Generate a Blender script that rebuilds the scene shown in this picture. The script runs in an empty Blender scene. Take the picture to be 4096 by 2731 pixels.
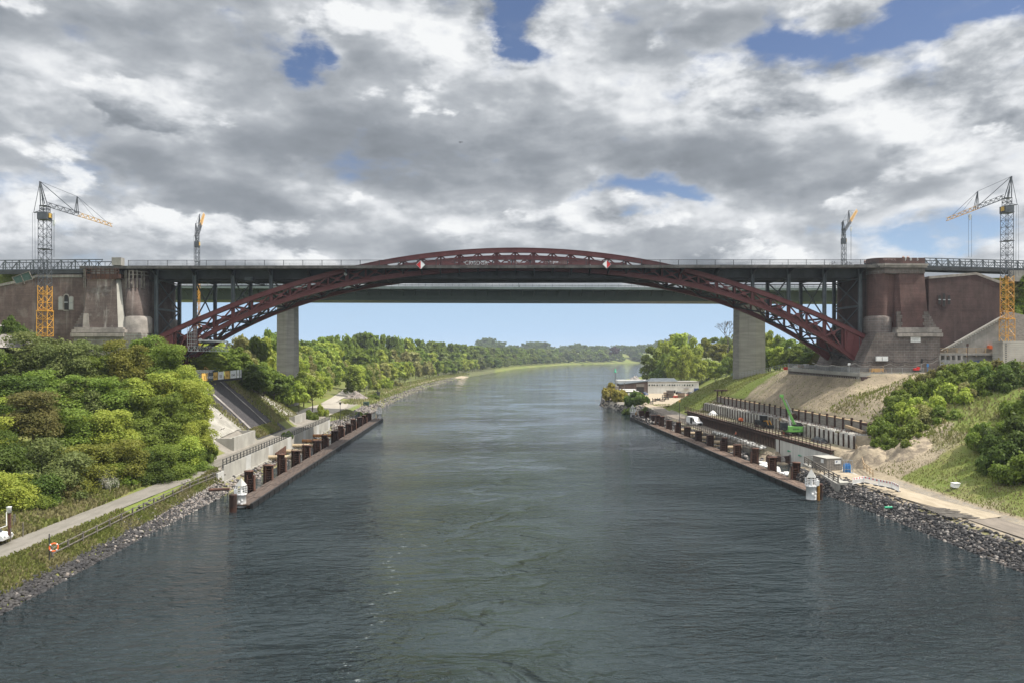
import bpy, math, random
import numpy as np
from mathutils import Vector, Matrix
random.seed(7); rng = np.random.default_rng(11)
sc = bpy.context.scene
# ------------------------------------------------------------------ camera
HAZE = 0.00011; H = 23.6; FPX = 2960.0; HY = 1416.0; YAW = math.atan(124 / 2960.0)
cd = bpy.data.cameras.new("camera"); cam = bpy.data.objects.new("camera", cd)
sc.collection.objects.link(cam); sc.camera = cam
cam.location = (0, 0, H); cam.rotation_euler = (math.pi / 2, 0, -YAW)
cd.sensor_width = 36.0; cd.lens = 36.0 * FPX / 4096
cd.shift_y = (HY - 2731 / 2) / 4096
cd.clip_start = 0.5; cd.clip_end = 12000
# ------------------------------------------------------------------ light
SUN_EL = math.radians(54); SUN_AZ = math.radians(-10)      # azimuth from +X towards +Y
sun_dir = Vector((math.cos(SUN_EL) * math.cos(SUN_AZ), math.cos(SUN_EL) * math.sin(SUN_AZ), math.sin(SUN_EL)))
sl = bpy.data.lights.new("sun", 'SUN'); so = bpy.data.objects.new("sun", sl); sc.collection.objects.link(so)
sl.energy = 4.3; sl.angle = math.radians(0.8); sl.color = (1.0, 0.93, 0.82)
so.rotation_euler = sun_dir.to_track_quat('Z', 'Y').to_euler(); so.location = (60, -40, 120)
sc.view_settings.view_transform = 'Standard'; sc.view_settings.look = 'None'
sc.view_settings.exposure = 0.55; sc.view_settings.gamma = 1.0
sc.cycles.max_bounces = 6; sc.cycles.diffuse_bounces = 3; sc.cycles.glossy_bounces = 2
sc.cycles.transmission_bounces = 3; sc.cycles.transparent_max_bounces = 6; sc.cycles.volume_bounces = 0
sc.cycles.use_denoising = True; sc.cycles.denoiser = 'OPENIMAGEDENOISE'; sc.cycles.denoising_input_passes = 'RGB_ALBEDO_NORMAL'
sc.cycles.sample_clamp_direct = 3.0; sc.cycles.sample_clamp_indirect = 3.0; sc.cycles.caustics_reflective = False; sc.cycles.caustics_refractive = False
# ------------------------------------------------------------------ projection helpers (plan the site from survey lines of sight)
cs, sn = math.cos(YAW), math.sin(YAW)
def ray(px, py):
    u = (px - 2048) / FPX; v = (HY - py) / FPX
    return sn + u * cs, cs - u * sn, v
def PY(px, py, Y):
    dx, dy, v = ray(px, py); t = Y / dy
    return Vector((dx * t, Y, H + v * t))
def PZ(px, py, z):
    dx, dy, v = ray(px, py); t = (z - H) / v
    return Vector((dx * t, dy * t, z))
def PX(px, py, X):
    dx, dy, v = ray(px, py); t = X / dx
    return Vector((X, dy * t, H + v * t))
# ------------------------------------------------------------------ node helper
class NT:
    def __init__(s, tree):
        s.t = tree; s.n = tree.nodes; s.l = tree.links
    def new(s, kind, **kw):
        nd = s.n.new(kind)
        for k, v in kw.items():
            setattr(nd, k, v)
        return nd
    def put(s, sock, v):
        if isinstance(v, bpy.types.NodeSocket): s.l.new(v, sock)
        else: sock.default_value = v
    def m(s, op, a, b=0.0, c=0.0, clamp=False):
        nd = s.new('ShaderNodeMath', operation=op, use_clamp=clamp)
        s.put(nd.inputs[0], a); s.put(nd.inputs[1], b)
        if len(nd.inputs) > 2: s.put(nd.inputs[2], c)
        return nd.outputs[0]
    def add(s, a, b): return s.m('ADD', a, b)
    def mul(s, a, b): return s.m('MULTIPLY', a, b)
    def noise(s, vec, scale, detail=4, rough=0.5, dist=0.0, lac=2.0):
        nd = s.new('ShaderNodeTexNoise'); nd.inputs['Scale'].default_value = scale
        nd.inputs['Detail'].default_value = detail; nd.inputs['Roughness'].default_value = rough
        nd.inputs['Distortion'].default_value = dist; nd.inputs['Lacunarity'].default_value = lac
        s.l.new(vec, nd.inputs['Vector']); return nd.outputs['Fac']
    def mapr(s, v, a, b, c=0.0, d=1.0, smooth=True):
        nd = s.new('ShaderNodeMapRange'); nd.interpolation_type = 'SMOOTHSTEP' if smooth else 'LINEAR'
        s.put(nd.inputs[0], v)
        for i, x in zip((1, 2, 3, 4), (a, b, c, d)): s.put(nd.inputs[i], x)
        return nd.outputs[0]
    def mix(s, f, a, b, blend='MIX'):
        nd = s.new('ShaderNodeMix', data_type='RGBA', blend_type=blend)
        s.put(nd.inputs[0], f)
        for i, x in ((6, a), (7, b)):
            if not isinstance(x, bpy.types.NodeSocket) and len(x) == 3: x = (*x, 1)
            s.put(nd.inputs[i], x)
        return nd.outputs[2]
    def scalev(s, vec, sc_, off=(0, 0, 0)):
        nd = s.new('ShaderNodeMapping'); nd.inputs['Scale'].default_value = sc_; nd.inputs['Location'].default_value = off
        s.l.new(vec, nd.inputs['Vector']); return nd.outputs[0]
# ------------------------------------------------------------------ world: sky with cumulus clouds
w = bpy.data.worlds.new("World"); sc.world = w; w.use_nodes = True
T = NT(w.node_tree); T.n.clear()
sky = T.new('ShaderNodeTexSky', sky_type='NISHITA'); sky.sun_disc = False
sky.sun_elevation = SUN_EL; sky.sun_rotation = math.radians(90) - SUN_AZ
sky.air_density = 1.0; sky.dust_density = 0.6; sky.ozone_density = 2.0; sky.altitude = 20
tc = T.new('ShaderNodeTexCoord'); D = tc.outputs['Generated']
sx = T.new('ShaderNodeSeparateXYZ'); T.l.new(D, sx.inputs[0]); dx_, dy_, dz_ = sx.outputs
az = T.m('ARCTAN2', dx_, dy_); el = T.m('ARCSINE', dz_)
P = T.scalev(D, (2.6, 2.6, 5.2))
wq = T.new('ShaderNodeTexNoise'); wq.inputs['Scale'].default_value = 2.6; wq.inputs['Detail'].default_value = 7; wq.inputs['Roughness'].default_value = 0.6
T.l.new(P, wq.inputs['Vector'])
wsx = T.new('ShaderNodeSeparateColor'); T.l.new(wq.outputs['Color'], wsx.inputs[0])
az0, el0 = az, el
az = T.add(az, T.mul(T.m('SUBTRACT', wsx.outputs[0], 0.5), 0.16)); el = T.add(el, T.mul(T.m('SUBTRACT', wsx.outputs[1], 0.5), 0.11))
def azel(px, py):
    x, y, z = ray(px, py); r = math.sqrt(x * x + y * y + z * z)
    return math.atan2(x, y), math.asin(z / r)
def blob(px, py, rx, ry, amp, rot=0.0):
    a0, e0 = azel(px, py)
    da = T.m('SUBTRACT', az, a0); de = T.m('SUBTRACT', el, e0)
    if rot:
        c_, s_ = math.cos(rot), math.sin(rot)
        da, de = T.add(T.mul(da, c_), T.mul(de, s_)), T.add(T.mul(da, -s_), T.mul(de, c_))
    q = T.add(T.m('POWER', T.m('ABSOLUTE', T.mul(da, FPX / rx)), 2.0), T.m('POWER', T.m('ABSOLUTE', T.mul(de, FPX / ry)), 2.0))
    return T.mul(T.m('POWER', 2.71828, T.mul(q, -1.0)), amp)
def total(lst):
    r = lst[0]
    for x in lst[1:]: r = T.add(r, x)
    return r
def offs(v):
    wv = T.new('ShaderNodeVectorMath', operation='ADD'); T.l.new(P, wv.inputs[0]); wv.inputs[1].default_value = v; return wv.outputs[0]
LD = (0.10, -0.06, 0.16)
n_big = T.noise(P, 1.5, 9, 0.48, 0.2)
n_off = T.noise(offs(LD), 1.5, 9, 0.48, 0.2)
def billow(v):
    n_ = T.noise(v, 2.3, 5, 0.5, 0.2)
    return T.m('SUBTRACT', 1.0, T.mul(T.m('ABSOLUTE', T.m('SUBTRACT', n_, 0.5)), 5.0))
b0, b1 = billow(P), billow(offs((LD[0] * .45, LD[1] * .45, LD[2] * .45)))
n_det = T.noise(P, 5.5, 8, 0.55, 0.15)
f0, f1 = T.noise(P, 6.0, 6, 0.5, 0.15), T.noise(offs((.02, -.012, .035)), 6.0, 6, 0.5, 0.15)
n_soft = T.noise(P, 0.9, 4, 0.45)
# blue gaps
gaps = total([blob(1250, 200, 85, 95, 0.85), blob(1230, 320, 60, 45, .4), blob(2050, 50, 90, 150, 0.95), blob(2020, 190, 50, 50, .3), blob(2620, 735, 190, 55, 0.8, -0.15), blob(2580, 830, 70, 50, .5), blob(2350, 745, 110, 60, 0.5),
              blob(3720, 45, 460, 85, 1.1, 0.12), blob(3150, 175, 130, 70, 0.4), blob(3820, 930, 420, 95, 0.75), blob(3300, 690, 90, 30, 0.3)])
cov = T.add(T.add(T.mul(T.m('SUBTRACT', n_big, 0.5), 1.1), T.mul(T.m('SUBTRACT', n_det, 0.5), 1.7)), 0.72)
cov = T.m('SUBTRACT', cov, gaps)
mask = T.mapr(cov, -0.08, 0.50)
low = T.mapr(T.add(el0, T.mul(T.m('SUBTRACT', n_big, 0.5), 0.05)), math.radians(3.7), math.radians(5.2))
mask = T.mul(mask, low)
wisp = T.mul(T.mapr(n_det, 0.5, 0.75), T.mul(T.mapr(el0, 0.0, math.radians(5)), 0.12))
mask = T.m('MAXIMUM', mask, wisp)
# shading of the clouds
rim = T.mul(T.m('SUBTRACT', n_big, n_off), 1.9)
fine = total([T.mul(T.m('SUBTRACT', b0, b1), 0.26), T.mul(T.m('SUBTRACT', f0, f1), 0.9), T.mul(T.m('SUBTRACT', n_det, 0.5), 0.45)])
lum = T.add(T.mul(T.m('SUBTRACT', n_soft, 0.5), -0.6), rim)
dark = total([blob(900, 300, 700, 200, -0.24), blob(1800, 640, 900, 230, -0.24), blob(2600, 560, 500, 120, -0.16), blob(3300, 640, 800, 130, -0.20), blob(1500, 780, 700, 90, -0.14),
              blob(300, 800, 500, 170, -0.10), blob(300, 100, 500, 200, -0.08), blob(3100, 960, 700, 60, -0.08)])
lite = total([blob(450, 480, 420, 150, 0.22), blob(1900, 170, 330, 260, 0.24), blob(2300, 120, 300, 200, 0.16), blob(3500, 330, 600, 180, 0.28), blob(3900, 560, 300, 170, 0.20),
              blob(2500, 830, 350, 70, 0.16), blob(1500, 410, 170, 70, 0.22), blob(2150, 900, 900, 60, 0.10), blob(150, 560, 260, 120, .15), blob(700, 460, 200, 110, .18), blob(1950, 60, 220, 120, .15), blob(2900, 420, 350, 90, .15), blob(700, 900, 500, 60, .10)])
edge = T.mul(T.m('SUBTRACT', 1.0, T.mapr(cov, 0.15, 0.85)), 0.22)
high = T.add(T.mul(T.mapr(el0, math.radians(27), math.radians(50)), 0.42), T.mul(T.mapr(dy_, -0.35, 0.35, 1.0, 0.0), 0.40))  # added fill light: clouds brightened overhead and behind the camera, out of view
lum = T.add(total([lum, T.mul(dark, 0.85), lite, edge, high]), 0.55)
lum = T.add(lum, T.mul(fine, T.mapr(lum, 0.25, 0.8, 0.22, 0.95)))
# brilliant cumulus heads standing in front of the grey decks
def heads(v): return T.add(T.noise(v, 3.0, 10, 0.56, 0.1), T.mul(T.noise(v, 1.2, 2, 0.4), 0.55))
h0, h1 = heads(P), heads(offs((.05, -.03, .10)))
c2 = T.add(T.m('SUBTRACT', h0, 0.79), T.mul(T.add(lite, T.mul(dark, 1.0)), 0.75))
m2 = T.mul(T.mapr(c2, 0.0, 0.10), 0.8)
s2 = T.add(T.add(0.74, T.mul(T.m('SUBTRACT', h0, h1), 3.6)), T.mul(c2, -0.9))
lum = T.add(T.mul(lum, T.m('SUBTRACT', 1.0, m2)), T.mul(s2, m2))
lum = T.add(T.mul(T.m('SUBTRACT', lum, 0.58), 1.05), 0.575)
lum = T.m('MINIMUM', T.m('MAXIMUM', lum, 0.0), 1.0)
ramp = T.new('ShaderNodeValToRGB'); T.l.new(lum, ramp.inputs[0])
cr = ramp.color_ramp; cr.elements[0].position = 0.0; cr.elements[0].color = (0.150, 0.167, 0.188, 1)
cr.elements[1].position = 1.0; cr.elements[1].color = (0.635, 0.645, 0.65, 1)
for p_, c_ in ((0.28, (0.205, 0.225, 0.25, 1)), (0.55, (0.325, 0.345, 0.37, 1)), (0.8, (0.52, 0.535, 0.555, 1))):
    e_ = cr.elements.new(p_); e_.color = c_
skc = T.mix(T.mapr(el0, math.radians(-1.0), math.radians(14.0), 1.0, 0.0), T.mix(1.0, sky.outputs[0], (0.62, 0.60, 0.66), 'MULTIPLY'), (3.1, 4.5, 6.2))
bg1 = T.new('ShaderNodeBackground'); T.l.new(skc, bg1.inputs[0]); bg1.inputs[1].default_value = 0.105
bg2 = T.new('ShaderNodeBackground'); T.l.new(ramp.outputs[0], bg2.inputs[0]); T.put(bg2.inputs[1], T.mapr(el0, math.radians(26), math.radians(46), 1.0, 2.1))  # clouds above the view boosted to add fill and brighten the water
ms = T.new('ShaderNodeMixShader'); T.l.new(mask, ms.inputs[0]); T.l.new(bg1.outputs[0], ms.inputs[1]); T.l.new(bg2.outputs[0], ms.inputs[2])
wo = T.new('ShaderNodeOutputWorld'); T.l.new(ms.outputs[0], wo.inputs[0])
w.cycles.sampling_method = 'MANUAL'; w.cycles.sample_map_resolution = 512
# ------------------------------------------------------------------ mesh builder
COL = sc.collection
class MB:
    def __init__(s): s.v = []; s.f = []; s.sm = []
    def add(s, vs, fs, smooth=False):
        o = len(s.v); s.v += [tuple(v) for v in vs]; s.f += [tuple(i + o for i in f) for f in fs]; s.sm += [smooth] * len(fs)
    def box(s, c, d, rz=0.0):
        hx, hy, hz = d[0] / 2, d[1] / 2, d[2] / 2; c_, s_ = math.cos(rz), math.sin(rz)
        vs = []
        for z in (-hz, hz):
            for x, y in ((-hx, -hy), (hx, -hy), (hx, hy), (-hx, hy)):
                vs.append((c[0] + x * c_ - y * s_, c[1] + x * s_ + y * c_, c[2] + z))
        s.add(vs, [(3, 2, 1, 0), (4, 5, 6, 7), (0, 1, 5, 4), (1, 2, 6, 5), (2, 3, 7, 6), (3, 0, 4, 7)])
    def bx(s, x0, x1, y0, y1, z0, z1): s.box(((x0 + x1) / 2, (y0 + y1) / 2, (z0 + z1) / 2), (abs(x1 - x0), abs(y1 - y0), abs(z1 - z0)))
    def bar(s, p, q, w_, h_=None, up=(0, 0, 1)):
        h_ = h_ or w_; p = Vector(p); q = Vector(q); d = (q - p)
        if d.length < 1e-6: return
        d.normalize(); u = Vector(up)
        if abs(d.dot(u)) > 0.98: u = Vector((0, 1, 0))
        a = d.cross(u).normalized() * (w_ / 2); b = a.cross(d).normalized() * (h_ / 2)
        vs = [p - a - b, p + a - b, p + a + b, p - a + b, q - a - b, q + a - b, q + a + b, q - a + b]
        s.add(vs, [(3, 2, 1, 0), (4, 5, 6, 7), (0, 1, 5, 4), (1, 2, 6, 5), (2, 3, 7, 6), (3, 0, 4, 7)])
    def tube(s, p, q, r0, r1=None, n=10, cap=True):
        r1 = r0 if r1 is None else r1; p = Vector(p); q = Vector(q); d = (q - p).normalized()
        u = Vector((0, 0, 1)) if abs(d.z) < 0.9 else Vector((1, 0, 0))
        a = d.cross(u).normalized(); b = d.cross(a).normalized(); o = len(s.v)
        vs = []
        for c, r in ((p, r0), (q, r1)):
            for i in range(n):
                t = 2 * math.pi * i / n; vs.append(c + a * (r * math.cos(t)) + b * (r * math.sin(t)))
        s.add(vs, [(i, (i + 1) % n, n + (i + 1) % n, n + i) for i in range(n)], True)
        if cap: s.add(vs[:n], [tuple(range(n))[::-1]]); s.add(vs[n:], [tuple(range(n))])
    def lathe(s, c, prof, n=16, a0=0.0, a1=2 * math.pi, smooth=True):
        full = abs(a1 - a0 - 2 * math.pi) < 1e-6; m = n if full else n + 1; vs = []
        for r, z in prof:
            for i in range(m):
                t = a0 + (a1 - a0) * i / n; vs.append((c[0] + r * math.cos(t), c[1] + r * math.sin(t), c[2] + z))
        fs = []
        for k in range(len(prof) - 1):
            for i in range(n):
                j = (i + 1) % m; fs.append((k * m + i, k * m + j, (k + 1) * m + j, (k + 1) * m + i))
        s.add(vs, fs, smooth)
    def prism(s, poly, axis, a, b):
        n = len(poly)
        def P3(u, v, t):
            return {'x': (t, u, v), 'y': (u, t, v), 'z': (u, v, t)}[axis]
        vs = [P3(u, v, a) for u, v in poly] + [P3(u, v, b) for u, v in poly]
        s.add(vs, [tuple(range(n))[::-1], tuple(range(n, 2 * n))] + [(i, (i + 1) % n, n + (i + 1) % n, n + i) for i in range(n)])
    def hull8(s, lo, hi):
        """a tapered block: lo and hi are four corners each"""
        s.add(list(lo) + list(hi), [(3, 2, 1, 0), (4, 5, 6, 7), (0, 1, 5, 4), (1, 2, 6, 5), (2, 3, 7, 6), (3, 0, 4, 7)])
    def build(s, name, m, parent=None, loc=(0, 0, 0)):
        me = bpy.data.meshes.new(name)
        off = Vector(loc)
        if parent is not None:
            p = parent
            while p is not None: off = off + p.location; p = p.parent
        vs = [(v[0] - off.x, v[1] - off.y, v[2] - off.z) for v in s.v]
        me.from_pydata(vs, [], s.f); me.polygons.foreach_set('use_smooth', s.sm)
        if isinstance(m, (list, tuple)):
            for x in m: me.materials.append(x)
        else: me.materials.append(m)
        me.update()
        o = bpy.data.objects.new(name, me); COL.objects.link(o)
        if parent is not None: o.parent = parent
        o.location = Vector(loc)
        return o
def recalc(o):
    import bmesh
    bm = bmesh.new(); bm.from_mesh(o.data); bmesh.ops.recalc_face_normals(bm, faces=bm.faces); bm.to_mesh(o.data); bm.free(); return o
def tag(o, label=None, cat=None, group=None, kind=None):
    if label: o['label'] = label
    if cat: o['category'] = cat
    if group: o['group'] = group
    if kind: o['kind'] = kind
    return o
def thing(name, label, cat, loc=(0, 0, 0), group=None, rz=0.0):
    o = bpy.data.objects.new(name, None); COL.objects.link(o); o.location = loc; o.rotation_euler[2] = rz
    o.empty_display_size = 0.5
    return tag(o, label, cat, group)
def single(name, mb, m, label, cat, loc=(0, 0, 0), group=None, rz=0.0):
    o = mb.build(name, m, None, loc); return tag(o, label, cat, group)
ONES = "first second third fourth fifth sixth seventh eighth ninth tenth eleventh twelfth thirteenth fourteenth fifteenth sixteenth seventeenth eighteenth nineteenth".split()
TENS = {2: ("twenty", "twentieth"), 3: ("thirty", "thirtieth"), 4: ("forty", "fortieth"), 5: ("fifty", "fiftieth"), 6: ("sixty", "sixtieth"), 7: ("seventy", "seventieth"), 8: ("eighty", "eightieth"), 9: ("ninety", "ninetieth")}
def ordw(n):
    n += 1
    if n < 20: return ONES[n - 1]
    t, o = divmod(n, 10)
    return TENS[t][1] if o == 0 else TENS[t][0] + "-" + ONES[o - 1]
# ------------------------------------------------------------------ materials
def mat(name, c, c2=None, rough=0.7, metal=0.0, sc_=(1, 1, 1), ns=1.0, lo=0.35, hi=0.65, bump=0.0, detail=5, streak=None, streak_c=None, spec=0.4, bs=None):
    m = bpy.data.materials.new(name); m.use_nodes = True; t = NT(m.node_tree)
    b = t.n['Principled BSDF']; b.inputs['Roughness'].default_value = rough; b.inputs['Metallic'].default_value = metal
    b.inputs['Specular IOR Level'].default_value = spec
    tc = t.new('ShaderNodeTexCoord').outputs['Object']
    v = t.scalev(tc, sc_)
    n1 = t.noise(v, ns, detail, 0.6)
    col = t.mix(t.mapr(n1, lo, hi), c, c2) if c2 else None
    if streak:
        n2 = t.noise(t.scalev(tc, streak[0]), 1.0, 4, 0.6)
        col = t.mix(t.mul(t.mapr(n2, streak[1], streak[2]), streak[3]), col if col else (*c, 1), streak_c)
    if col: t.l.new(col, b.inputs['Base Color'])
    else: b.inputs['Base Color'].default_value = (*c, 1)
    if bump:
        bp = t.new('ShaderNodeBump'); bp.inputs['Strength'].default_value = 0.6; bp.inputs['Distance'].default_value = bump
        nb = t.noise(v, bs or ns * 3, 5, 0.6); t.l.new(nb, bp.inputs['Height']); t.l.new(bp.outputs[0], b.inputs['Normal'])
    return m
M = {}
M['red'] = mat('red_steel', (0.098, 0.022, 0.024), (0.140, 0.043, 0.043), 0.55, 0, ns=0.5, streak=((0.6, 0.6, 3.0), 0.55, 0.75, 0.5), streak_c=(0.10, 0.030, 0.022), lo=0.3, hi=0.75)
M['dark_steel'] = mat('dark_grey_steel', (0.020, 0.023, 0.026), (0.042, 0.047, 0.052), 0.6, ns=0.4)
M['post'] = mat('grey_painted_steel', (0.055, 0.068, 0.078), (0.088, 0.104, 0.116), 0.5, ns=0.5)
M['black'] = mat('black_paint', (0.012, 0.012, 0.013), rough=0.6)
M['deckc'] = mat('deck_concrete', (0.11, 0.105, 0.10), (0.055, 0.052, 0.050), 0.9, ns=0.6, streak=((1.2, 1.2, 0.05), 0.5, 0.7, 0.6), streak_c=(0.03, 0.03, 0.03))
M['railing'] = mat('rail_paint', (0.03, 0.035, 0.04), rough=0.6)
M['green_girder'] = mat('green_girder_paint', (0.040, 0.062, 0.054), (0.055, 0.08, 0.07), 0.5, ns=0.15)
M['pale_slab'] = mat('pale_green_edge', (0.15, 0.19, 0.185), (0.11, 0.14, 0.135), 0.7, ns=0.3)
M['pier'] = mat('pier_concrete', (0.31, 0.30, 0.27), (0.23, 0.22, 0.20), 0.9, sc_=(0.25, 0.25, 2.0), ns=0.6, lo=0.3, hi=0.7, streak=((0.9, 0.9, 0.04), 0.5, 0.7, 0.35), streak_c=(0.16, 0.15, 0.14))
def brick(name, a, b, pale, k, c3=(0.5, 0.45, 0.4)):
    m = bpy.data.materials.new(name); m.use_nodes = True; t = NT(m.node_tree); bs = t.n['Principled BSDF']; bs.inputs['Roughness'].default_value = 0.92
    tc = t.new('ShaderNodeTexCoord').outputs['Object']
    s_ = t.new('ShaderNodeSeparateXYZ'); t.l.new(tc, s_.inputs[0])
    cbn = t.new('ShaderNodeCombineXYZ'); t.put(cbn.inputs[0], t.add(s_.outputs[0], s_.outputs[1])); t.put(cbn.inputs[1], s_.outputs[2])
    br = t.new('ShaderNodeTexBrick'); t.l.new(cbn.outputs[0], br.inputs['Vector']); br.inputs['Scale'].default_value = 1.0
    br.inputs['Brick Width'].default_value = 0.5; br.inputs['Row Height'].default_value = 0.16; br.inputs['Mortar Size'].default_value = 0.012
    br.inputs['Color1'].default_value = (*a, 1); br.inputs['Color2'].default_value = (*b, 1); br.inputs['Mortar'].default_value = (a[0] * 1.2 + .02, a[1] * 1.6 + .02, a[2] * 1.6 + .02, 1)
    lay = t.noise(t.scalev(tc, (0.12, 0.12, 3.2)), 1.0, 5, 0.7)
    col = t.mix(t.mapr(lay, 0.35, 0.7, 0.0, 0.5), br.outputs[0], (a[0] * 0.55, a[1] * 0.55, a[2] * 0.55))
    mot = t.mapr(t.noise(t.scalev(tc, (1, 1, .5)), 0.35, 6, 0.7), 0.3, 0.7, 0.62, 1.2)
    mc = t.new('ShaderNodeCombineColor'); [t.put(mc.inputs[q], mot) for q in range(3)]
    col = t.mix(1.0, col, mc.outputs[0], 'MULTIPLY')
    blo = t.noise(tc, 0.25, 6, 0.65)
    st = t.noise(t.scalev(tc, (1.1, 1.1, 0.07)), 1.0, 5, 0.65)
    f = t.mul(t.add(t.mapr(blo, 0.5, 0.8), t.mapr(st, 0.52, 0.78)), k)
    col = t.mix(t.m('MINIMUM', f, 1.0), col, pale)
    t.l.new(col, bs.inputs['Base Color'])
    bp = t.new('ShaderNodeBump'); bp.inputs['Distance'].default_value = 0.03; bp.inputs['Strength'].default_value = 0.7
    t.l.new(t.noise(t.scalev(tc, (1, 1, 4)), 2.0, 4, 0.6), bp.inputs['Height']); t.l.new(bp.outputs[0], bs.inputs['Normal'])
    return m
M['brick_r'] = brick('red_brick', (0.096, 0.047, 0.041), (0.072, 0.036, 0.033), (0.22, 0.15, 0.13), 0.18)
M['brick_dark'] = brick('dark_red_brick', (0.068, 0.036, 0.034), (0.052, 0.029, 0.028), (0.16, 0.12, 0.11), 0.2)
M['brick_l'] = brick('weathered_brick', (0.110, 0.078, 0.069), (0.088, 0.063, 0.057), (0.30, 0.285, 0.265), 0.95)
M['brick_l2'] = brick('weathered_dark_brick', (0.125, 0.082, 0.074), (0.10, 0.066, 0.06), (0.27, 0.25, 0.23), 0.45)
def block(name, a, b, bw=1.2, rh=0.6):
    m = brick(name, a, b, (a[0] * 1.6, a[1] * 1.6, a[2] * 1.6), 0.4)
    for nd in m.node_tree.nodes:
        if nd.type == 'TEX_BRICK': nd.inputs['Brick Width'].default_value = bw; nd.inputs['Row Height'].default_value = rh; nd.inputs['Mortar Size'].default_value = 0.03
    return m
M['stone'] = block('stone_blocks', (0.145, 0.118, 0.108), (0.10, 0.082, 0.077))
M['stone_l'] = block('pale_stone_blocks', (0.22, 0.20, 0.18), (0.16, 0.145, 0.13))
M['trimst'] = mat('pale_trim_stone', (0.30, 0.275, 0.25), (0.18, 0.165, 0.15), 0.85, ns=0.5, streak=((1.5, 1.5, 0.1), 0.5, 0.7, 0.5), streak_c=(0.13, 0.12, 0.11))
M['concrete'] = mat('pale_concrete', (0.385, 0.375, 0.34), (0.29, 0.28, 0.255), 0.9, ns=0.25, streak=((1.1, 1.1, 0.08), 0.5, 0.75, 0.4), streak_c=(0.26, 0.245, 0.22), bump=0.01)
M['concrete_g'] = mat('grey_concrete', (0.30, 0.29, 0.27), (0.20, 0.195, 0.18), 0.9, ns=0.4, streak=((1.5, 1.5, 0.1), 0.5, 0.72, 0.5), streak_c=(0.13, 0.125, 0.115), bump=0.02)
M['concrete_w'] = mat('new_white_concrete', (0.46, 0.46, 0.445), (0.38, 0.38, 0.365), 0.85, ns=0.3, streak=((1.3, 1.3, 0.06), 0.52, 0.75, 0.35), streak_c=(0.33, 0.33, 0.32))
M['rust'] = mat('rusty_steel', (0.115, 0.054, 0.036), (0.050, 0.028, 0.022), 0.85, ns=1.1, streak=((3, 3, 0.5), 0.55, 0.7, 0.6), streak_c=(0.20, 0.085, 0.042), bump=0.02)
M['rust_d'] = mat('dark_rusty_steel', (0.065, 0.030, 0.022), (0.030, 0.018, 0.015), 0.85, ns=0.8, streak=((2, 2, 0.4), 0.55, 0.7, 0.5), streak_c=(0.11, 0.05, 0.032))
M['planks'] = mat('weathered_planks', (0.105, 0.078, 0.064), (0.05, 0.038, 0.033), 0.9, sc_=(2.0, 0.35, 1), ns=2.0, bump=0.03)
M['planks_r'] = mat('brown_planks', (0.165, 0.115, 0.087), (0.075, 0.054, 0.044), 0.9, sc_=(2.0, 0.5, 1), ns=2.0, bump=0.03)
M['wood'] = mat('raw_timber', (0.42, 0.31, 0.19), (0.30, 0.22, 0.14), 0.85, ns=1.5)
M['wood_g'] = mat('grey_timber', (0.17, 0.155, 0.135), (0.10, 0.09, 0.08), 0.9, ns=1.5)
M['galv'] = mat('galvanised_steel', (0.36, 0.38, 0.39), (0.26, 0.275, 0.285), 0.45, 0.3, ns=1.0)
M['white'] = mat('white_paint', (0.78, 0.79, 0.80), (0.66, 0.67, 0.68), 0.45, ns=0.9)
M['whitep'] = mat('clean_white', (0.82, 0.82, 0.82), rough=0.35)
M['signred'] = mat('signal_red', (0.55, 0.03, 0.03), rough=0.5)
M['orange'] = mat('orange_paint', (0.75, 0.16, 0.05), rough=0.5)
M['yellow'] = mat('crane_yellow', (0.62, 0.33, 0.05), (0.48, 0.24, 0.04), 0.5, ns=1.0)
M['ocra'] = mat('faded_yellow', (0.55, 0.34, 0.10), (0.42, 0.24, 0.08), 0.6, ns=1.0)
M['crane_dk'] = mat('crane_grey', (0.055, 0.062, 0.075), (0.085, 0.095, 0.11), 0.5, ns=0.7)
M['glass'] = mat('dark_glass', (0.02, 0.025, 0.03), rough=0.08, spec=0.8)
M['rubber'] = mat('rubber', (0.018, 0.018, 0.018), rough=0.9)
M['lime'] = mat('lime_green_paint', (0.16, 0.40, 0.10), (0.13, 0.33, 0.08), 0.4, ns=1.0)
M['sackw'] = mat('white_sack', (0.74, 0.74, 0.72), (0.60, 0.60, 0.58), 0.8, ns=1.0)
M['blue'] = mat('blue_paint', (0.05, 0.18, 0.42), rough=0.5)
M['dkblue'] = mat('dark_blue_paint', (0.03, 0.06, 0.16), rough=0.4)
M['navy'] = mat('dark_net', (0.03, 0.032, 0.036), (0.045, 0.047, 0.052), 0.95, ns=2.0)
M['banner_y'] = mat('yellow_banner', (0.66, 0.42, 0.08), (0.55, 0.36, 0.10), 0.7, ns=2.0)
M['banner_w'] = mat('white_banner', (0.72, 0.73, 0.72), (0.60, 0.62, 0.62), 0.7, ns=2.0)
M['banner_g'] = mat('slate_banner', (0.07, 0.085, 0.10), rough=0.7)
M['net'] = mat('green_net', (0.035, 0.07, 0.06), (0.05, 0.09, 0.08), 0.8, ns=1.2)
M['skin'] = mat('skin', (0.55, 0.33, 0.24), rough=0.6)
M['cloth_d'] = mat('dark_cloth', (0.03, 0.035, 0.045), rough=0.9)
M['hivis'] = mat('orange_workwear', (0.75, 0.16, 0.06), rough=0.8)
M['teal'] = mat('green_plastic', (0.03, 0.36, 0.20), rough=0.5)
M['tarp'] = mat('black_sheeting', (0.02, 0.02, 0.022), (0.04, 0.04, 0.045), 0.5, ns=1.0)
M['rock'] = mat('basalt_rock', (0.030, 0.030, 0.033), (0.075, 0.071, 0.070), 0.9, ns=0.9, lo=0.35, hi=0.75)
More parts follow.
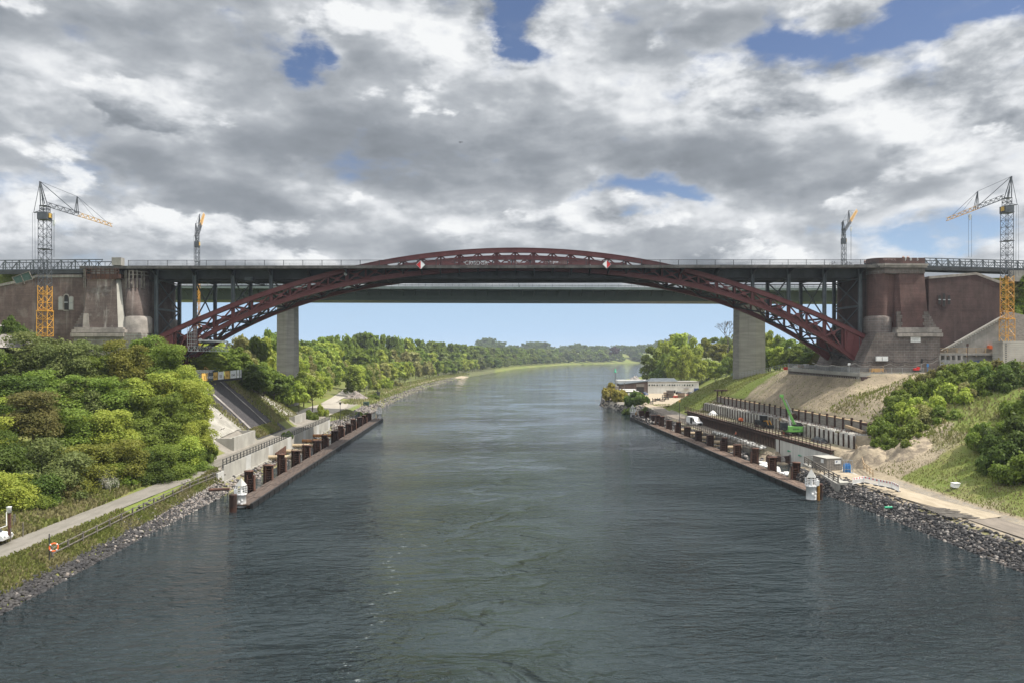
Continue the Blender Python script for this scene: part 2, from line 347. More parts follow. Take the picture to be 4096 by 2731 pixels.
M['rock_b'] = mat('brown_rock', (0.13, 0.11, 0.098), (0.25, 0.22, 0.20), 0.9, ns=0.6)
M['rock_p'] = mat('grey_rubble', (0.30, 0.28, 0.26), (0.16, 0.145, 0.14), 0.9, ns=0.7)
# ------------------------------------------------------------------ terrain
NR = 14
_farR = [(-6, -4), (0, -.25), (2, 2), (4, 3), (25, 3.8), (30, 5), (38, 7.5), (46, 10), (56, 13), (66, 15.5), (80, 18), (110, 22), (200, 24), (900, 26)]
RB = [(-200, 58.5), (110, 58.5), (130, 57.5), (141, 58), (260, 58.5), (272, 60), (291, 60), (322, 54), (350, 55), (380, 60), (408, 67), (450, 75), (510, 88), (600, 114), (720, 160), (900, 222), (1150, 320), (1500, 470), (1900, 700), (2150, 1000), (2400, 1500), (9000, 9000)]
LB = [(-200, -43.5), (125, -43.5), (140, -42.5), (222, -42.3), (240, -42), (300, -44), (390, -42.7), (521, -39), (700, -22), (822, -7), (1225, 62), (1663, 191), (1940, 377), (2050, 520), (2150, 900), (2400, 1480), (9000, 8980)]
def lerp_t(tab, y):
    return float(np.interp(y, [a for a, _ in tab], [b for _, b in tab]))
def R_(y): return lerp_t(RB, y)
def L_(y): return lerp_t(LB, y)
ns_ = [(52.5, -4), (58.5, -.25), (61.3, 1.7), (63, 2.1), (67, 2.4), (69, 3), (72, 4.2), (75, 5.3), (79, 7), (83, 8.3), (90, 10.5), (104, 17), (118, 19.3), (400, 26)]
RST = {
 -200: ns_, 105: ns_,
 122: [(52.5, -4), (57.8, -.25), (59.3, 1.6), (60.5, 2.4), (66, 2.7), (69, 3.6), (72, 5.2), (75, 6.6), (79, 8.7), (83, 10.2), (90, 12.7), (104, 18), (118, 19.4), (400, 26)],
 132: [(52.5, -4), (57.2, -.25), (58.2, 2.2), (60.0, 2.6), (65.5, 2.7), (67.5, 3.2), (71.5, 5.2), (75.2, 7.4), (78, 9.4), (80.5, 10.6), (88, 13.5), (101, 18.5), (118, 19.4), (400, 26)],
 137: [(54.5, -4), (57.2, -1), (58.2, 2.4), (60.0, 2.5), (65.5, 2.6), (67.6, 2.8), (72.2, 4.9), (74.6, 7.5), (76.5, 9.0), (78.5, 10.2), (86, 13.9), (99, 18.7), (118, 19.4), (400, 26)],
 139: [(55, -4), (58, -3), (60, -3), (63, -3), (67.5, -3), (67.6, 5.15), (72.7, 5.2), (73.0, 7.9), (76.5, 7.9), (76.8, 9.7), (84, 13.8), (98, 18.8), (118, 19.4), (400, 26)],
 158: [(55, -4), (58, -3), (60, -3), (63, -3), (67.5, -3), (67.6, 5.2), (72.7, 5.2), (73.0, 7.9), (76.5, 7.9), (76.8, 9.9), (82, 13.5), (94, 18.9), (118, 19.4), (400, 26)],
 163: [(55, -4), (58, -3), (62.4, -2.5), (63.6, .8), (67.5, 1.5), (67.6, 5.2), (72.7, 5.2), (73.0, 7.9), (76.5, 7.9), (76.8, 9.9), (83, 13.4), (99, 17.6), (118, 19.4), (400, 26)],
 168: [(55, -4), (62.5, -3), (62.6, 1.5), (64, 1.9), (67.5, 2.0), (67.6, 5.2), (72.7, 5.2), (73.0, 7.9), (76.5, 7.9), (76.8, 9.9), (85.5, 15.4), (104, 18.4), (118, 19.4), (400, 26)],
 170: [(55, -4), (62.5, -3), (62.6, 1.5), (64, 1.9), (67.5, 2.0), (67.6, 5.2), (72.7, 5.2), (73.0, 7.9), (76.5, 7.9), (76.8, 9.9), (87.2, 16.5), (90, 19.1), (118, 19.4), (400, 26)],
 205: [(55, -4), (62.5, -3), (62.6, 1.5), (64, 1.9), (67.5, 2.0), (67.6, 5.2), (72.7, 5.2), (73.0, 7.8), (76.5, 7.9), (76.8, 10.1), (85, 17.0), (88, 19.3), (118, 19.5), (400, 26)],
 214: [(53, -4), (57.0, -.6), (61.0, 1.2), (63, 1.9), (67.5, 2.0), (67.6, 5.2), (72.7, 5.2), (73.0, 7.8), (76.5, 7.9), (76.8, 10.1), (85, 16.6), (89, 18.9), (118, 19.5), (400, 26)],
 236: [(53, -4), (57.0, -.6), (60.0, 1.5), (62.5, 2.2), (67.5, 2.3), (67.6, 5.2), (72.7, 5.2), (73.0, 7.8), (76.5, 7.9), (76.8, 10.1), (86, 15.0), (93, 17.5), (118, 19.5), (400, 26)],
 242: [(53, -4), (57.6, -.6), (60, 1.8), (62, 2.4), (67, 2.6), (68.5, 4.0), (71.5, 5.6), (74, 7.0), (77, 8.9), (80, 10.5), (86, 13.8), (95, 17.0), (125, 19.5), (400, 26)],
 272: [(53, -4), (60, -.25), (61.5, 2.4), (63, 3), (68, 3.2), (69.5, 3.9), (72, 5.5), (74, 6.7), (79, 9.5), (83, 11.5), (88, 13.8), (96, 16.0), (125, 19), (400, 26)],
 300: [(52, -4), (58.8, -.25), (60, 2.2), (62, 3), (80, 3.1), (82, 4), (85, 5.5), (88, 6.9), (92, 8.6), (96, 10), (102, 12), (110, 14), (140, 18), (400, 26)],
 335: [(48, -4), (54.3, -.25), (56, 2.2), (58, 3), (112, 3.1), (115, 4), (118, 5.2), (121, 6.5), (125, 8), (129, 9.5), (134, 11), (142, 13), (165, 17), (400, 26)],
 420: [(62, -4), (69.2, -.25), (71, 2.2), (73, 3), (119, 3.1), (122, 4), (125, 5.2), (128, 6.5), (132, 8), (136, 9.5), (142, 11.5), (152, 14), (190, 19), (400, 26)],
}
_farL = [(6, -4), (0, -.25), (-2, 1.9), (-6, 3.0), (-20, 4.0), (-26, 5.2), (-36, 7.6), (-52, 11), (-75, 15), (-105, 19), (-160, 24), (-900, 28)]
nl_ = [(-37, -4), (-43.5, -.25), (-45.0, 1.2), (-47.6, 3.05), (-51.6, 3.2), (-54.5, 4.2), (-61, 6), (-70, 8.5), (-82, 12), (-105, 22), (-130, 28), (-420, 34)]
LST = {
 -200: nl_, 100: nl_,
 126: [(-37, -4), (-42.6, -.25), (-44.2, 1.2), (-46.3, 3.5), (-50.0, 3.7), (-51.6, 4.3), (-58, 6.5), (-66, 9.5), (-80, 14), (-102, 25), (-130, 33), (-420, 36)],
 131: [(-39, -4), (-42.2, -.25), (-44.8, 1.3), (-45.2, 3.85), (-49.0, 3.95), (-50.3, 4.4), (-57, 6.7), (-65.5, 10), (-80, 15), (-102, 26), (-130, 32), (-420, 36)],
 146: [(-39, -4), (-42.4, -.25), (-44.8, 1.4), (-45.2, 3.95), (-49.2, 4.0), (-50.3, 4.4), (-57, 8), (-65.5, 12.5), (-80, 17), (-102, 27), (-130, 33), (-420, 36)],
 164: [(-39, -4), (-42.4, -.25), (-44.8, 1.4), (-45.2, 3.95), (-49.2, 4.0), (-50.3, 4.4), (-57, 10.3), (-65.5, 17.5), (-80, 18.5), (-102, 28), (-130, 33), (-420, 36)],
 200: [(-39, -4), (-42.4, -.25), (-44.8, 1.3), (-45.2, 3.95), (-49.2, 4.0), (-50.3, 4.4), (-57, 10.3), (-65.5, 17.5), (-82, 18.5), (-102, 26), (-130, 33), (-420, 36)],
 221: [(-38, -4), (-42, -.25), (-44.8, 1.5), (-45.2, 3.9), (-49.2, 4.0), (-52.3, 4.6), (-60, 9.5), (-70, 16), (-86, 19), (-106, 25), (-130, 31), (-420, 36)],
 226: [(-38, -4), (-42, -.25), (-43.6, 1.7), (-46.4, 3.4), (-52, 4.0), (-56.5, 4.6), (-64, 9), (-74, 15), (-90, 19), (-110, 25), (-130, 29), (-420, 36)],
 250: [(-37, -4), (-42.5, -.25), (-44.5, 1.9), (-47.5, 3.4), (-63, 3.9), (-65, 4.6), (-71, 8), (-80, 13), (-95, 18), (-115, 23), (-140, 27), (-420, 34)],
 330: [(-37, -4), (-43.6, -.25), (-45.6, 1.9), (-49.5, 3.2), (-66, 4.0), (-71, 5.0), (-80, 7.6), (-95, 11.5), (-115, 15.5), (-145, 19.5), (-190, 24), (-420, 30)],
}
def stations(st, far, B, y):
    ys = sorted(st); ymax = ys[-1]
    if y <= ymax:
        n = len(st[ys[0]])
        return [(float(np.interp(y, ys, [st[k][i][0] for k in ys])), float(np.interp(y, ys, [st[k][i][1] for k in ys]))) for i in range(n)]
    b = lerp_t(B, y); t = min(1.0, (y - ymax) / 60.0); last = st[ymax]; b0 = lerp_t(B, ymax)
    return [((last[i][0] - b0 + b) * (1 - t) + (b + far[i][0]) * t, last[i][1] * (1 - t) + far[i][1] * t) for i in range(len(far))]
def profile(y):
    r = stations(RST, _farR, RB, y); l = stations(LST, _farL, LB, y)
    return l, r
_pc = {}
def hgt(x, y):
    k = round(y * 2) / 2
    if k not in _pc:
        l, r = profile(k); pts = sorted(l, key=lambda p: p[0]) + sorted(r, key=lambda p: p[0])
        _pc[k] = ([p[0] for p in pts], [p[1] for p in pts])
    return float(np.interp(x, *_pc[k]))
subL = [2, 3, 4, 3, 3, 6, 7, 8, 8, 8, 14]; subR = [2, 3, 2, 3, 2, 3, 2, 2, 3, 5, 7, 8, 12]
Ys = list(np.arange(-60, 300, 2.0)) + [300, 303, 306, 310] + list(np.arange(315, 500, 6)) + list(np.arange(500, 1000, 16)) + list(np.arange(1000, 2400, 50)) + [2500, 2800, 3400, 4500, 6500, 9000]
Ys = sorted(set([float(y) for y in Ys] + [137.0, 139.0, 131.0, 126.0, 163.0, 168.0, 170.0, 214.0, 221.0, 226.0, 205.0, 242.0, 236.0]))
rows = []
for y in Ys:
    l, r = profile(y); row = []
    l = l[::-1]     # far left -> water
    row.append((-6000, 40))
    sL = subL[::-1]
    for i in range(len(l) - 1):
        for k in range(sL[i]):
            t = k / sL[i]; row.append((l[i][0] * (1 - t) + l[i + 1][0] * t, l[i][1] * (1 - t) + l[i + 1][1] * t))
    row.append(l[-1])
    row.append(((l[-1][0] + r[0][0]) / 2, -6))
    for i in range(len(r) - 1):
        for k in range(subR[i]):
            t = k / subR[i]; row.append((r[i][0] * (1 - t) + r[i + 1][0] * t, r[i][1] * (1 - t) + r[i + 1][1] * t))
    row.append(r[-1]); row.append((6000 + max(0, y) * 1.2, 30))
    rows.append(row)
from mathutils import noise as mn
gv = []; nc = len(rows[0])
for y, row in zip(Ys, rows):
    for (x, z) in row:
        dz = 0
        flat = (-66 < x < -44.9 and 126 <= y <= 226) or (62.3 < x < 77 and 133 < y < 242) or (80 < x < 108 and 160 < y < 210) or z < 0.3
        if not flat and abs(x) < 500:
            a_ = 0.35 if z > 4.5 else 0.10
            dz = a_ * (mn.noise((x * 0.13, y * 0.13, 3.1)) + 0.5 * mn.noise((x * 0.45, y * 0.45, 7.7)))
        gv.append((x, y, z + dz))
gf = [(i * nc + j, i * nc + j + 1, (i + 1) * nc + j + 1, (i + 1) * nc + j) for i in range(len(Ys) - 1) for j in range(nc - 1)]
gm = bpy.data.meshes.new('ground'); gm.from_pydata(gv, [], gf); gm.polygons.foreach_set('use_smooth', [True] * len(gf)); gm.update()
ground = bpy.data.objects.new('ground', gm); COL.objects.link(ground); ground['kind'] = 'structure'
# ground zones painted by where things grow and lie: R grass, G sand/soil, B gravel/asphalt, A dark mat
def srgb_soft(x, a, b): 
    t = min(1, max(0, (x - a) / (b - a))); return t * t * (3 - 2 * t)
zc = np.zeros((len(gv), 4), dtype=np.float32)
for i, (x, y, z) in enumerate(gv):
    g, s_, b, d = 1.0, 0.0, 0.0, 0.0
    if x > 20:
        l, r = profile(y)
        n1 = mn.noise((x * 0.08, y * 0.08, 1.0)) * 0.5 + mn.noise((x * 0.3, y * 0.3, 5.0)) * 0.3
        if y < 120:
            if x < 68.3: s_ = 0.8; b = 0.5 if x > 62.5 else 0.2; g = 0.1
            elif x < 90: g = 0.8; s_ = 0.25 + n1 * 0.6
            if x < 62.5 and y < 105: g = 0.3; s_ = 0.5
        elif y < 242:
            if x < 77.5: s_ = 0.55; b = 0.45; g = 0.0
            elif x < 105:
                t_ = (y - 222 + n1 * 14 + (x - 77) * 0.7) / 10
                s_ = 0.85 * (1 - srgb_soft(t_, -0.5, 0.6)); g = 1 - s_ + max(0, n1) * 0.35
                s_ -= max(0, n1) * .9 + .08
                if y < 140: s_ = 0.45 + n1 * 0.7; g = 0.6
                if y < 166 and x > 83 + max(0, y - 140) * .45: s_ = .15 + n1 * .6; g = .9
            else: s_ = 0.7; g = 0.2
            if y < 146 and x < 76: s_ = 1.0; b = 0.1
        elif y < 330:
            if z < 3.5: s_ = 0.6; b = 0.6; g = 0
            else: g = 1.0; s_ = 0.05
        elif y < 450 and z < 3.6: s_ = 0.7; b = 0.4; g = 0
        if 90 < x < 135 and 150 < y < 225: s_ = 0.8; g = 0.0; b = 0.3
    else:
        if -66.5 < x < -50 and 165 < y < 193: g = 0; d = 1
        elif -66.5 < x < -50 and 150 < y < 206: g = 0.25; d = 0.4; s_ = 0.35
        elif x > -50.3 and 126 < y < 226 and x < -45: g = 0; b = 0.8; s_ = 0.5
        if -58 < x <= -49.4 and (146 < y < 169 or 203 < y < 222): g = 0; s_ = .35; b = .8; d = .15
        elif -64.5 < x < -47 and 226 < y < 330: g = 0.0 if (-63 < x < -50 and y < 318) else 0.6; b = 1 - g
        elif y > 340 and x > L_(y) - 34: g = 1; d = .42 if y < 700 else .5
        elif x > -44.9 and 125 < y < 230: g = 0.45; s_ = 0.5
        elif x > -45.2 and y < 126: g = 0.55; s_ = 0.4
    zc[i] = (max(0, g), min(1, max(0, s_)), min(1, max(0, b)), d)
ca = gm.color_attributes.new('zone', 'FLOAT_COLOR', 'POINT'); ca.data.foreach_set('color', zc.ravel())
m = bpy.data.materials.new('ground_cover'); m.use_nodes = True; t = NT(m.node_tree); b = t.n['Principled BSDF']; b.inputs['Roughness'].default_value = 0.95; b.inputs['Specular IOR Level'].default_value = 0.15
at = t.new('ShaderNodeAttribute', attribute_name='zone'); sp = t.new('ShaderNodeSeparateColor'); t.l.new(at.outputs['Color'], sp.inputs[0])
tc = t.new('ShaderNodeTexCoord').outputs['Object']
na = t.noise(tc, 0.35, 6, 0.65); nb = t.noise(tc, 2.2, 5, 0.7); nd_ = t.noise(tc, 0.07, 4, 0.6)
grass = t.mix(t.mapr(na, 0.3, 0.7), (0.120, 0.150, 0.036), (0.195, 0.185, 0.075))
grass = t.mix(t.mapr(nd_, 0.4, 0.65), grass, t.mix(t.mapr(nb, 0.3, 0.7), (0.100, 0.140, 0.028), (0.150, 0.180, 0.045)))
sand = t.mix(t.mapr(na, 0.3, 0.7), (0.34, 0.285, 0.205), (0.215, 0.18, 0.13)); sand = t.mix(t.mapr(nb, 0.45, 0.7, 0.0, 0.5), sand, (0.17, 0.135, 0.10))
grav = t.mix(t.mapr(na, 0.3, 0.7), (0.27, 0.25, 0.22), (0.20, 0.185, 0.165)); grav = t.mix(t.mapr(nb, 0.5, 0.75, 0.0, 0.5), grav, (0.13, 0.12, 0.105))
darkm = t.mix(t.mapr(nb, 0.3, 0.7), (0.040, 0.038, 0.042), (0.075, 0.072, 0.074))
def contest(f): return t.mapr(t.add(f, t.mul(t.m('SUBTRACT', nb, 0.5), 0.7)), 0.35, 0.65)
col = t.mix(contest(sp.outputs[1]), grass, sand)
col = t.mix(contest(sp.outputs[2]), col, grav)
col = t.mix(t.mapr(t.add(at.outputs['Alpha'], t.mul(t.m('SUBTRACT', na, 0.5), 0.5)), 0.3, 0.7), col, darkm)
t.l.new(col, b.inputs['Base Color'])
bp = t.new('ShaderNodeBump'); bp.inputs['Distance'].default_value = 0.25; bp.inputs['Strength'].default_value = 0.8
t.l.new(t.add(t.mul(nb, 0.6), na), bp.inputs['Height']); t.l.new(bp.outputs[0], b.inputs['Normal'])
gm.materials.append(m); M['ground'] = m
# ------------------------------------------------------------------ water
m = bpy.data.materials.new('canal_water'); m.use_nodes = True; t = NT(m.node_tree); b = t.n['Principled BSDF']
b.inputs['Base Color'].default_value = (0.012, 0.021, 0.020, 1); b.inputs['Roughness'].default_value = 0.04; b.inputs['IOR'].default_value = 1.333
tc = t.new('ShaderNodeTexCoord').outputs['Object']
s1 = t.new('ShaderNodeSeparateXYZ'); t.l.new(tc, s1.inputs[0])
# calmer, slicker water down the ship's wake
wob = t.mul(t.m('SUBTRACT', t.noise(t.scalev(tc, (0.02, 0.012, 1)), 1.0, 4, 0.6), 0.5), 26)
wx = t.m('DIVIDE', t.m('SUBTRACT', t.add(s1.outputs[0], wob), 3.0), t.mapr(s1.outputs[1], 50, 260, 9.0, 30.0, False))
wake = t.m('POWER', 2.71828, t.mul(t.mul(wx, wx), -1.0))
rip = t.noise(t.scalev(tc, (0.75, 1.5, 1)), 1.0, 3, 0.6, 0.5)
rip2 = t.noise(t.scalev(tc, (0.28, 0.62, 1), (5, 3, 0)), 1.0, 2, 0.5, 0.6)
glass = t.mapr(t.noise(t.scalev(tc, (0.10, 0.16, 1), (3, 9, 0)), 1.0, 3, 0.55, 0.8), 0.42, 0.58, 0.30, 1.15)
swl = t.noise(t.scalev(tc, (0.06, 0.17, 1)), 1.0, 3, 0.5, 0.8)
gust = t.mapr(t.noise(t.scalev(tc, (0.025, 0.035, 1)), 1.0, 3, 0.5), 0.38, 0.62, 0.40, 1.6)
far_ = t.mapr(s1.outputs[1], 60, 230, 1.25, 0.13)
glass = t.add(t.mul(glass, wake), t.m('SUBTRACT', 1.0, wake))
amp = t.mul(t.mul(t.m('SUBTRACT', 1.0, t.mul(wake, 0.15)), gust), t.mul(glass, far_))
hh = t.add(t.mul(t.add(t.mul(rip, 0.70), t.mul(rip2, 0.95)), amp), t.mul(t.mul(swl, 0.9), far_))
bp = t.new('ShaderNodeBump'); bp.inputs['Distance'].default_value = 1.0; bp.inputs['Strength'].default_value = 1.0
t.l.new(hh, bp.inputs['Height']); t.l.new(bp.outputs[0], b.inputs['Normal'])
fo = t.noise(t.scalev(tc, (0.30, 0.85, 1)), 1.0, 6, 0.75, 1.5)
foam = t.mul(t.mapr(fo, 0.655, 0.70), t.mapr(t.noise(t.scalev(tc, (0.05, 0.04, 1)), 1.0, 2, 0.5), 0.46, 0.60))
lx = t.m('DIVIDE', t.add(t.add(s1.outputs[0], 9.5), t.mul(t.m('SUBTRACT', t.noise(t.scalev(tc, (0.0, 0.11, 0)), 1.0, 3, 0.6), 0.5), 9.0)), 0.5)
line = t.mul(t.m('POWER', 2.71828, t.mul(t.mul(lx, lx), -1.0)), t.mapr(s1.outputs[1], 90, 125, 1.0, 0.0))
line = t.mul(line, t.mapr(t.noise(t.scalev(tc, (1.3, 1.6, 1)), 1.0, 4, 0.7), 0.57, 0.66, 0.0, 0.6))
foam = t.m('ADD', t.m('MULTIPLY', foam, t.add(t.mul(wake, 0.8), 0.15), clamp=True), line, clamp=True)
t.l.new(t.mix(t.mul(foam, 0.8), t.mix(t.mul(wake, 0.5), (0.013, 0.022, 0.026), (0.032, 0.045, 0.043)), (0.45, 0.5, 0.5)), b.inputs['Base Color'])
wm = MB(); 
ysw = [-60] + list(range(0, 400, 50)) + list(range(400, 2600, 200)) + [9000]
for i in range(len(ysw) - 1):
    a_, c_ = ysw[i], ysw[i + 1]
    wm.add([(-6000, a_, 0), (10000, a_, 0), (10000, c_, 0), (-6000, c_, 0)], [(0, 1, 2, 3)])
water = wm.build('water', m); water['kind'] = 'structure'
# ------------------------------------------------------------------ the old arch bridge
YF, YRR, YD0, YD1 = 178.0, 191.4, 174.5, 195.0
PPM = FPX / YF
cr0 = PY(2053, 993, YF); fl = PY(607, 1356, YF); fr = PY(3466, 1343, YF)
X0 = cr0.x; pnl = (PY(3433, 1300, YF).x - PY(633, 1300, YF).x) / 2 / 18.9
X0 = (PY(3433, 1300, YF).x + PY(633, 1300, YF).x) / 2
au = ((cr0.z - fl.z) / (fl.x - X0) ** 2 + (cr0.z - fr.z) / (fr.x - X0) ** 2) / 2
tilt = ((fr.z - cr0.z + au * (fr.x - X0) ** 2) / (fr.x - X0) + (fl.z - cr0.z + au * (fl.x - X0) ** 2) / (fl.x - X0)) / 2
zcl = PY(2053, 1075, YF).z
def zup(x): d = x - X0; return cr0.z - 0.55 - au * d * d + tilt * d
def zlo(x): d = x - X0; return zcl - 1.137e-4 * PPM * d * d - 4.17e-11 * PPM ** 3 * d ** 4 + tilt * d
zdl, zdr = PY(530, 1064, YD0), PY(3522, 1060, YD0)
def zdk(x): return zdl.z + (zdr.z - zdl.z) * (x - zdl.x) / (zdr.x - zdl.x)      # top of the deck edge
XL, XR = zdl.x, zdr.x
br = thing('arch_bridge', 'old dark red steel truss arch bridge carrying a flat road deck over the canal', 'bridge', (X0, YF, 0))
mb = MB()
def strip(mb, x0, x1, y0, y1, ztop, th, n=20):
    for i in range(n):
        a = x0 + (x1 - x0) * i / n; b_ = x0 + (x1 - x0) * (i + 1) / n
        lo = [(a, y0, ztop(a) - th), (b_, y0, ztop(b_) - th), (b_, y1, ztop(b_) - th), (a, y1, ztop(a) - th)]
        mb.hull8(lo, [(p[0], p[1], p[2] + th) for p in lo])
mb = MB(); strip(mb, XL - 12, XR + 6, YD0 + .25, YD1 - .25, lambda x: zdk(x) - .12, 0.34); slab = mb.build('deck_slab', M['deckc'], br)
for ya_, yb_, n_ in ((YD0, YD0 + .24, 76), (YD1 - .24, YD1, 30)):
    mb = MB(); strip(mb, XL - 12, XR + 6, ya_, yb_, zdk, 0.66, n_); mb.build('deck_edge_beam', M['deckc'], br)
# girders and floor beams
gtop = lambda x: zdk(x) - 0.47
gh = 2.2
for yy in (YF + 1.2, YF + 4.6, YF + 8.9, YRR - 0.8):
    mb = MB(); 
    for i in range(38):
        a, b_ = X0 + (i - 19) * pnl, X0 + (i - 18) * pnl
        for z_, w_, h_ in ((gtop(a) - .06, .5, .1), (gtop(a) - gh + .06, .5, .1), (gtop(a) - gh / 2, .12, gh - .22)):
            mb.bar((a, yy, z_), (b_, yy, z_ + gtop(b_) - gtop(a)), w_, h_)
        mb.bar((a, yy - .1, gtop(a) - .1), (a, yy - .1, gtop(a) - gh + .1), .12, .1, up=(0, 1, 0))
    mb.build('stringer', M['dark_steel'], br)
for k in range(-19, 20):
    x = X0 + k * pnl; zt = gtop(x) - 0.02
    if abs(k) % 2 == 1 or abs(k) < 8:
        mb = MB()
        mb.hull8([(x - .09, YF + .3, zt - 1.6), (x + .09, YF + .3, zt - 1.6), (x + .09, YRR - .3, zt - 1.6), (x - .09, YRR - .3, zt - 1.6)],
                 [(x - .09, YF + .3, zt), (x + .09, YF + .3, zt), (x + .09, YRR - .3, zt), (x - .09, YRR - .3, zt)])
        for s_, y0, y1 in ((-1, YF + .3, YD0 + .3), (1, YRR - .3, YD1 - .3)):
            mb.prism([(y0, zt), (y1, zt), (y1, zt - .25), (y0, zt - 1.5)], 'x', x - .08, x + .08)
            mb.bar((x, y0, zt - 1.5), (x, y1, zt - .22), .3, .08)
        recalc(mb.build('floor_beam', M['dark_steel'], br))
# ribs
CW, CH = 0.95, 1.15
def rib(yc, front):
    r_ = MB(); N = 76
    foot = 19.4
    for zf, h_ in ((zup, CH), (zlo, 1.05)):
        pass
    mb = MB()
    xs = [X0 + (i / N * 2 - 1) * foot * pnl for i in range(N + 1)]
    for i in range(N):
        a, b_ = xs[i], xs[i + 1]; mb.bar((a, yc, zup(a)), (b_, yc, zup(b_)), CW, CH - .2)
        for sg in (-1, 1):
            dz = sg * (CH / 2 - .05); mb.bar((a, yc, zup(a) + dz), (b_, yc, zup(b_) + dz), CW + .25, .1)
    up = mb.build('arch_rib', M['red'], br)
    if front: up['label'] = 'front arch rib facing the viewer, faded brick red'
    mb = MB(); xs = [X0 + (i / N * 2 - 1) * 18.8 * pnl for i in range(N + 1)]
    for i in range(N):
        a, b_ = xs[i], xs[i + 1]; mb.bar((a, yc, zlo(a)), (b_, yc, zlo(b_)), CW - .05, .85)
        for sg in (-1, 1):
            dz = sg * 0.5; mb.bar((a, yc, zlo(a) + dz), (b_, yc, zlo(b_) + dz), CW + .25, .1)
        mb.bar((a, yc - CW / 2 - .03, zlo(a) + .1), (b_, yc - CW / 2 - .03, zlo(b_) + .1), .06, .14)
    mb.build('lower_chord', M['red'], up)
    for k in range(-18, 19):
        x = X0 + k * pnl; w_ = 0.72 if k % 2 else 0.38
        mb = MB(); z0, z1 = zlo(x) + .4, zup(x) - .45
        mb.bx(x - w_ / 2, x + w_ / 2, yc - .06, yc + .06, z0, z1)
        for sg in (-1, 1): mb.bx(x + sg * w_ / 2 - .035, x + sg * w_ / 2 + .035, yc - .26, yc + .26, z0, z1)
        mb.build('web_post', M['red'], up)
    for k in range(-18, 18):
        a, b_ = X0 + k * pnl, X0 + (k + 1) * pnl
        A, B_, C_, D_ = Vector((a, yc, zlo(a) + .4)), Vector((b_, yc, zlo(b_) + .4)), Vector((b_, yc, zup(b_) - .4)), Vector((a, yc, zup(a) - .4))
        mb = MB(); mb.bar(A, C_, .28, .36, up=(0, 1, 0)); mb.bar(D_, B_, .28, .36, up=(0, 1, 0))
        c_ = (A + B_ + C_ + D_) / 4
        n = 10; mb.prism([(c_.x + .48 * math.cos(2 * math.pi * i / n), c_.z + .48 * math.sin(2 * math.pi * i / n)) for i in range(n)], 'y', yc - .22, yc + .22)
        mb.build('cross_brace', M['red'], up)
    for s_ in (-1, 1):
        a = X0 + s_ * 18.1 * pnl; b_ = X0 + s_ * 19.35 * pnl; c_ = X0 + s_ * 18.78 * pnl
        poly = [(a, zlo(a) + .3), (a, zup(a) - .3), (b_, zup(b_) - .3), (c_, zlo(c_) + .2 + .2)]
        mb = MB(); mb.prism(poly, 'y', yc - .3, yc + .3)
        d = Vector((b_ - a, 0, zup(b_) - zup(a))).normalized()
        for q in (0.12, 0.5, 0.95):
            x = a + (b_ - a) * q; e1, e2 = a + (c_ - a) * q, a + (b_ - a) * q; mb.bar((e1, yc - .32, zlo(e1) + .3), (e2, yc - .32, zup(e2) - .4), .14, .2)
        mb.bar((b_ + .1 * s_, yc, zup(b_) + .5), (c_ + .1 * s_, yc, zlo(c_) - .5), 1.5, .35)
        recalc(mb.build('end_plate', M['red'], up))
    return up
rib(YF, True); rib(YRR, False)
# cross frames between the two ribs and lateral bracing of the lower chords
for k in range(-19, 20):
    x = X0 + k * pnl
    if k % 2 == 0 and abs(k) < 19: continue
    mb = MB(); zl, zu = zlo(x), zup(x)
    mb.bar((x, YF, zl + .1), (x, YRR, zl + .1), .45, .5)
    under = zu < zdk(x) - 3.2
    if under:
        mb.bar((x, YF, zu - .2), (x, YRR, zu - .2), .4, .45)
        mb.bar((x, YF, zl), (x, YRR, zu), .22); mb.bar((x, YF, zu), (x, YRR, zl), .22)
    mb.build('cross_frame', M['dark_steel'], br)
mb = MB()
for k in range(-19, 19, 2):
    a, b_ = X0 + k * pnl, X0 + (k + 2) * pnl; mid = (a + b_) / 2
    for p, q in (((a, YF, zlo(a)), (b_, YRR, zlo(b_))), ((a, YRR, zlo(a)), (b_, YF, zlo(b_)))):
        mb.bar(p, q, .3, .3)
        p, q = Vector(p), Vector(q)
        for i in range(6):
            c_ = p.lerp(q, (i + .5) / 6); mb.bar(c_ + Vector((0, 0, -.1)), c_ + Vector((.5, 0, .55)), .1); mb.bar(c_ + Vector((.5, 0, .55)), c_ + Vector((1, 0, -.1)), .1)
mb.build('lateral_bracing', M['dark_steel'], br)
# spandrel columns
for k in (-19, -17, -15, -13, -11, 11, 13, 15, 17, 19):
    x = X0 + k * pnl; zt = gtop(x) - gh + .1
    for yc in (YF, YRR):
        zb = zup(x) + .4 if abs(k) < 19 else (24.6 if yc == YF else 24.6)
        if zt - zb < 0.5: continue
        mb = MB(); wd = .62 if abs(k) > 12 else .5
        mb.bx(x - wd / 2, x + wd / 2, yc - .08, yc + .08, zb, zt + gh * (1 if yc == YF else 1) - .2)
        for sg in (-1, 1): mb.bx(x + sg * wd / 2 - .06, x + sg * wd / 2 + .06, yc - .36, yc + .36, zb, zt + gh - .2)
        mb.bx(x - .5, x + .5, yc - .45, yc + .45, zb - .1, zb + .25)
        mb.build('spandrel_column', M['post'], br)
    zb = zup(x)
    if abs(k) > 12:
        mb = MB(); nst = max(1, round((zt - zb) / 8.5)); 
        for i in range(nst):
            z0, z1 = zb + (zt - zb) * i / nst, zb + (zt - zb) * (i + 1) / nst
            mb.bar((x, YF, z0), (x, YRR, z1), .24); mb.bar((x, YF, z1), (x, YRR, z0), .24)
            if i: mb.bar((x, YF, z0), (x, YRR, z0), .45, .45)
        mb.bar((x, YF, zt - .3), (x, YRR, zt - .3), .2)
        mb.build('column_bracing', M['post'], br)
mb = MB()
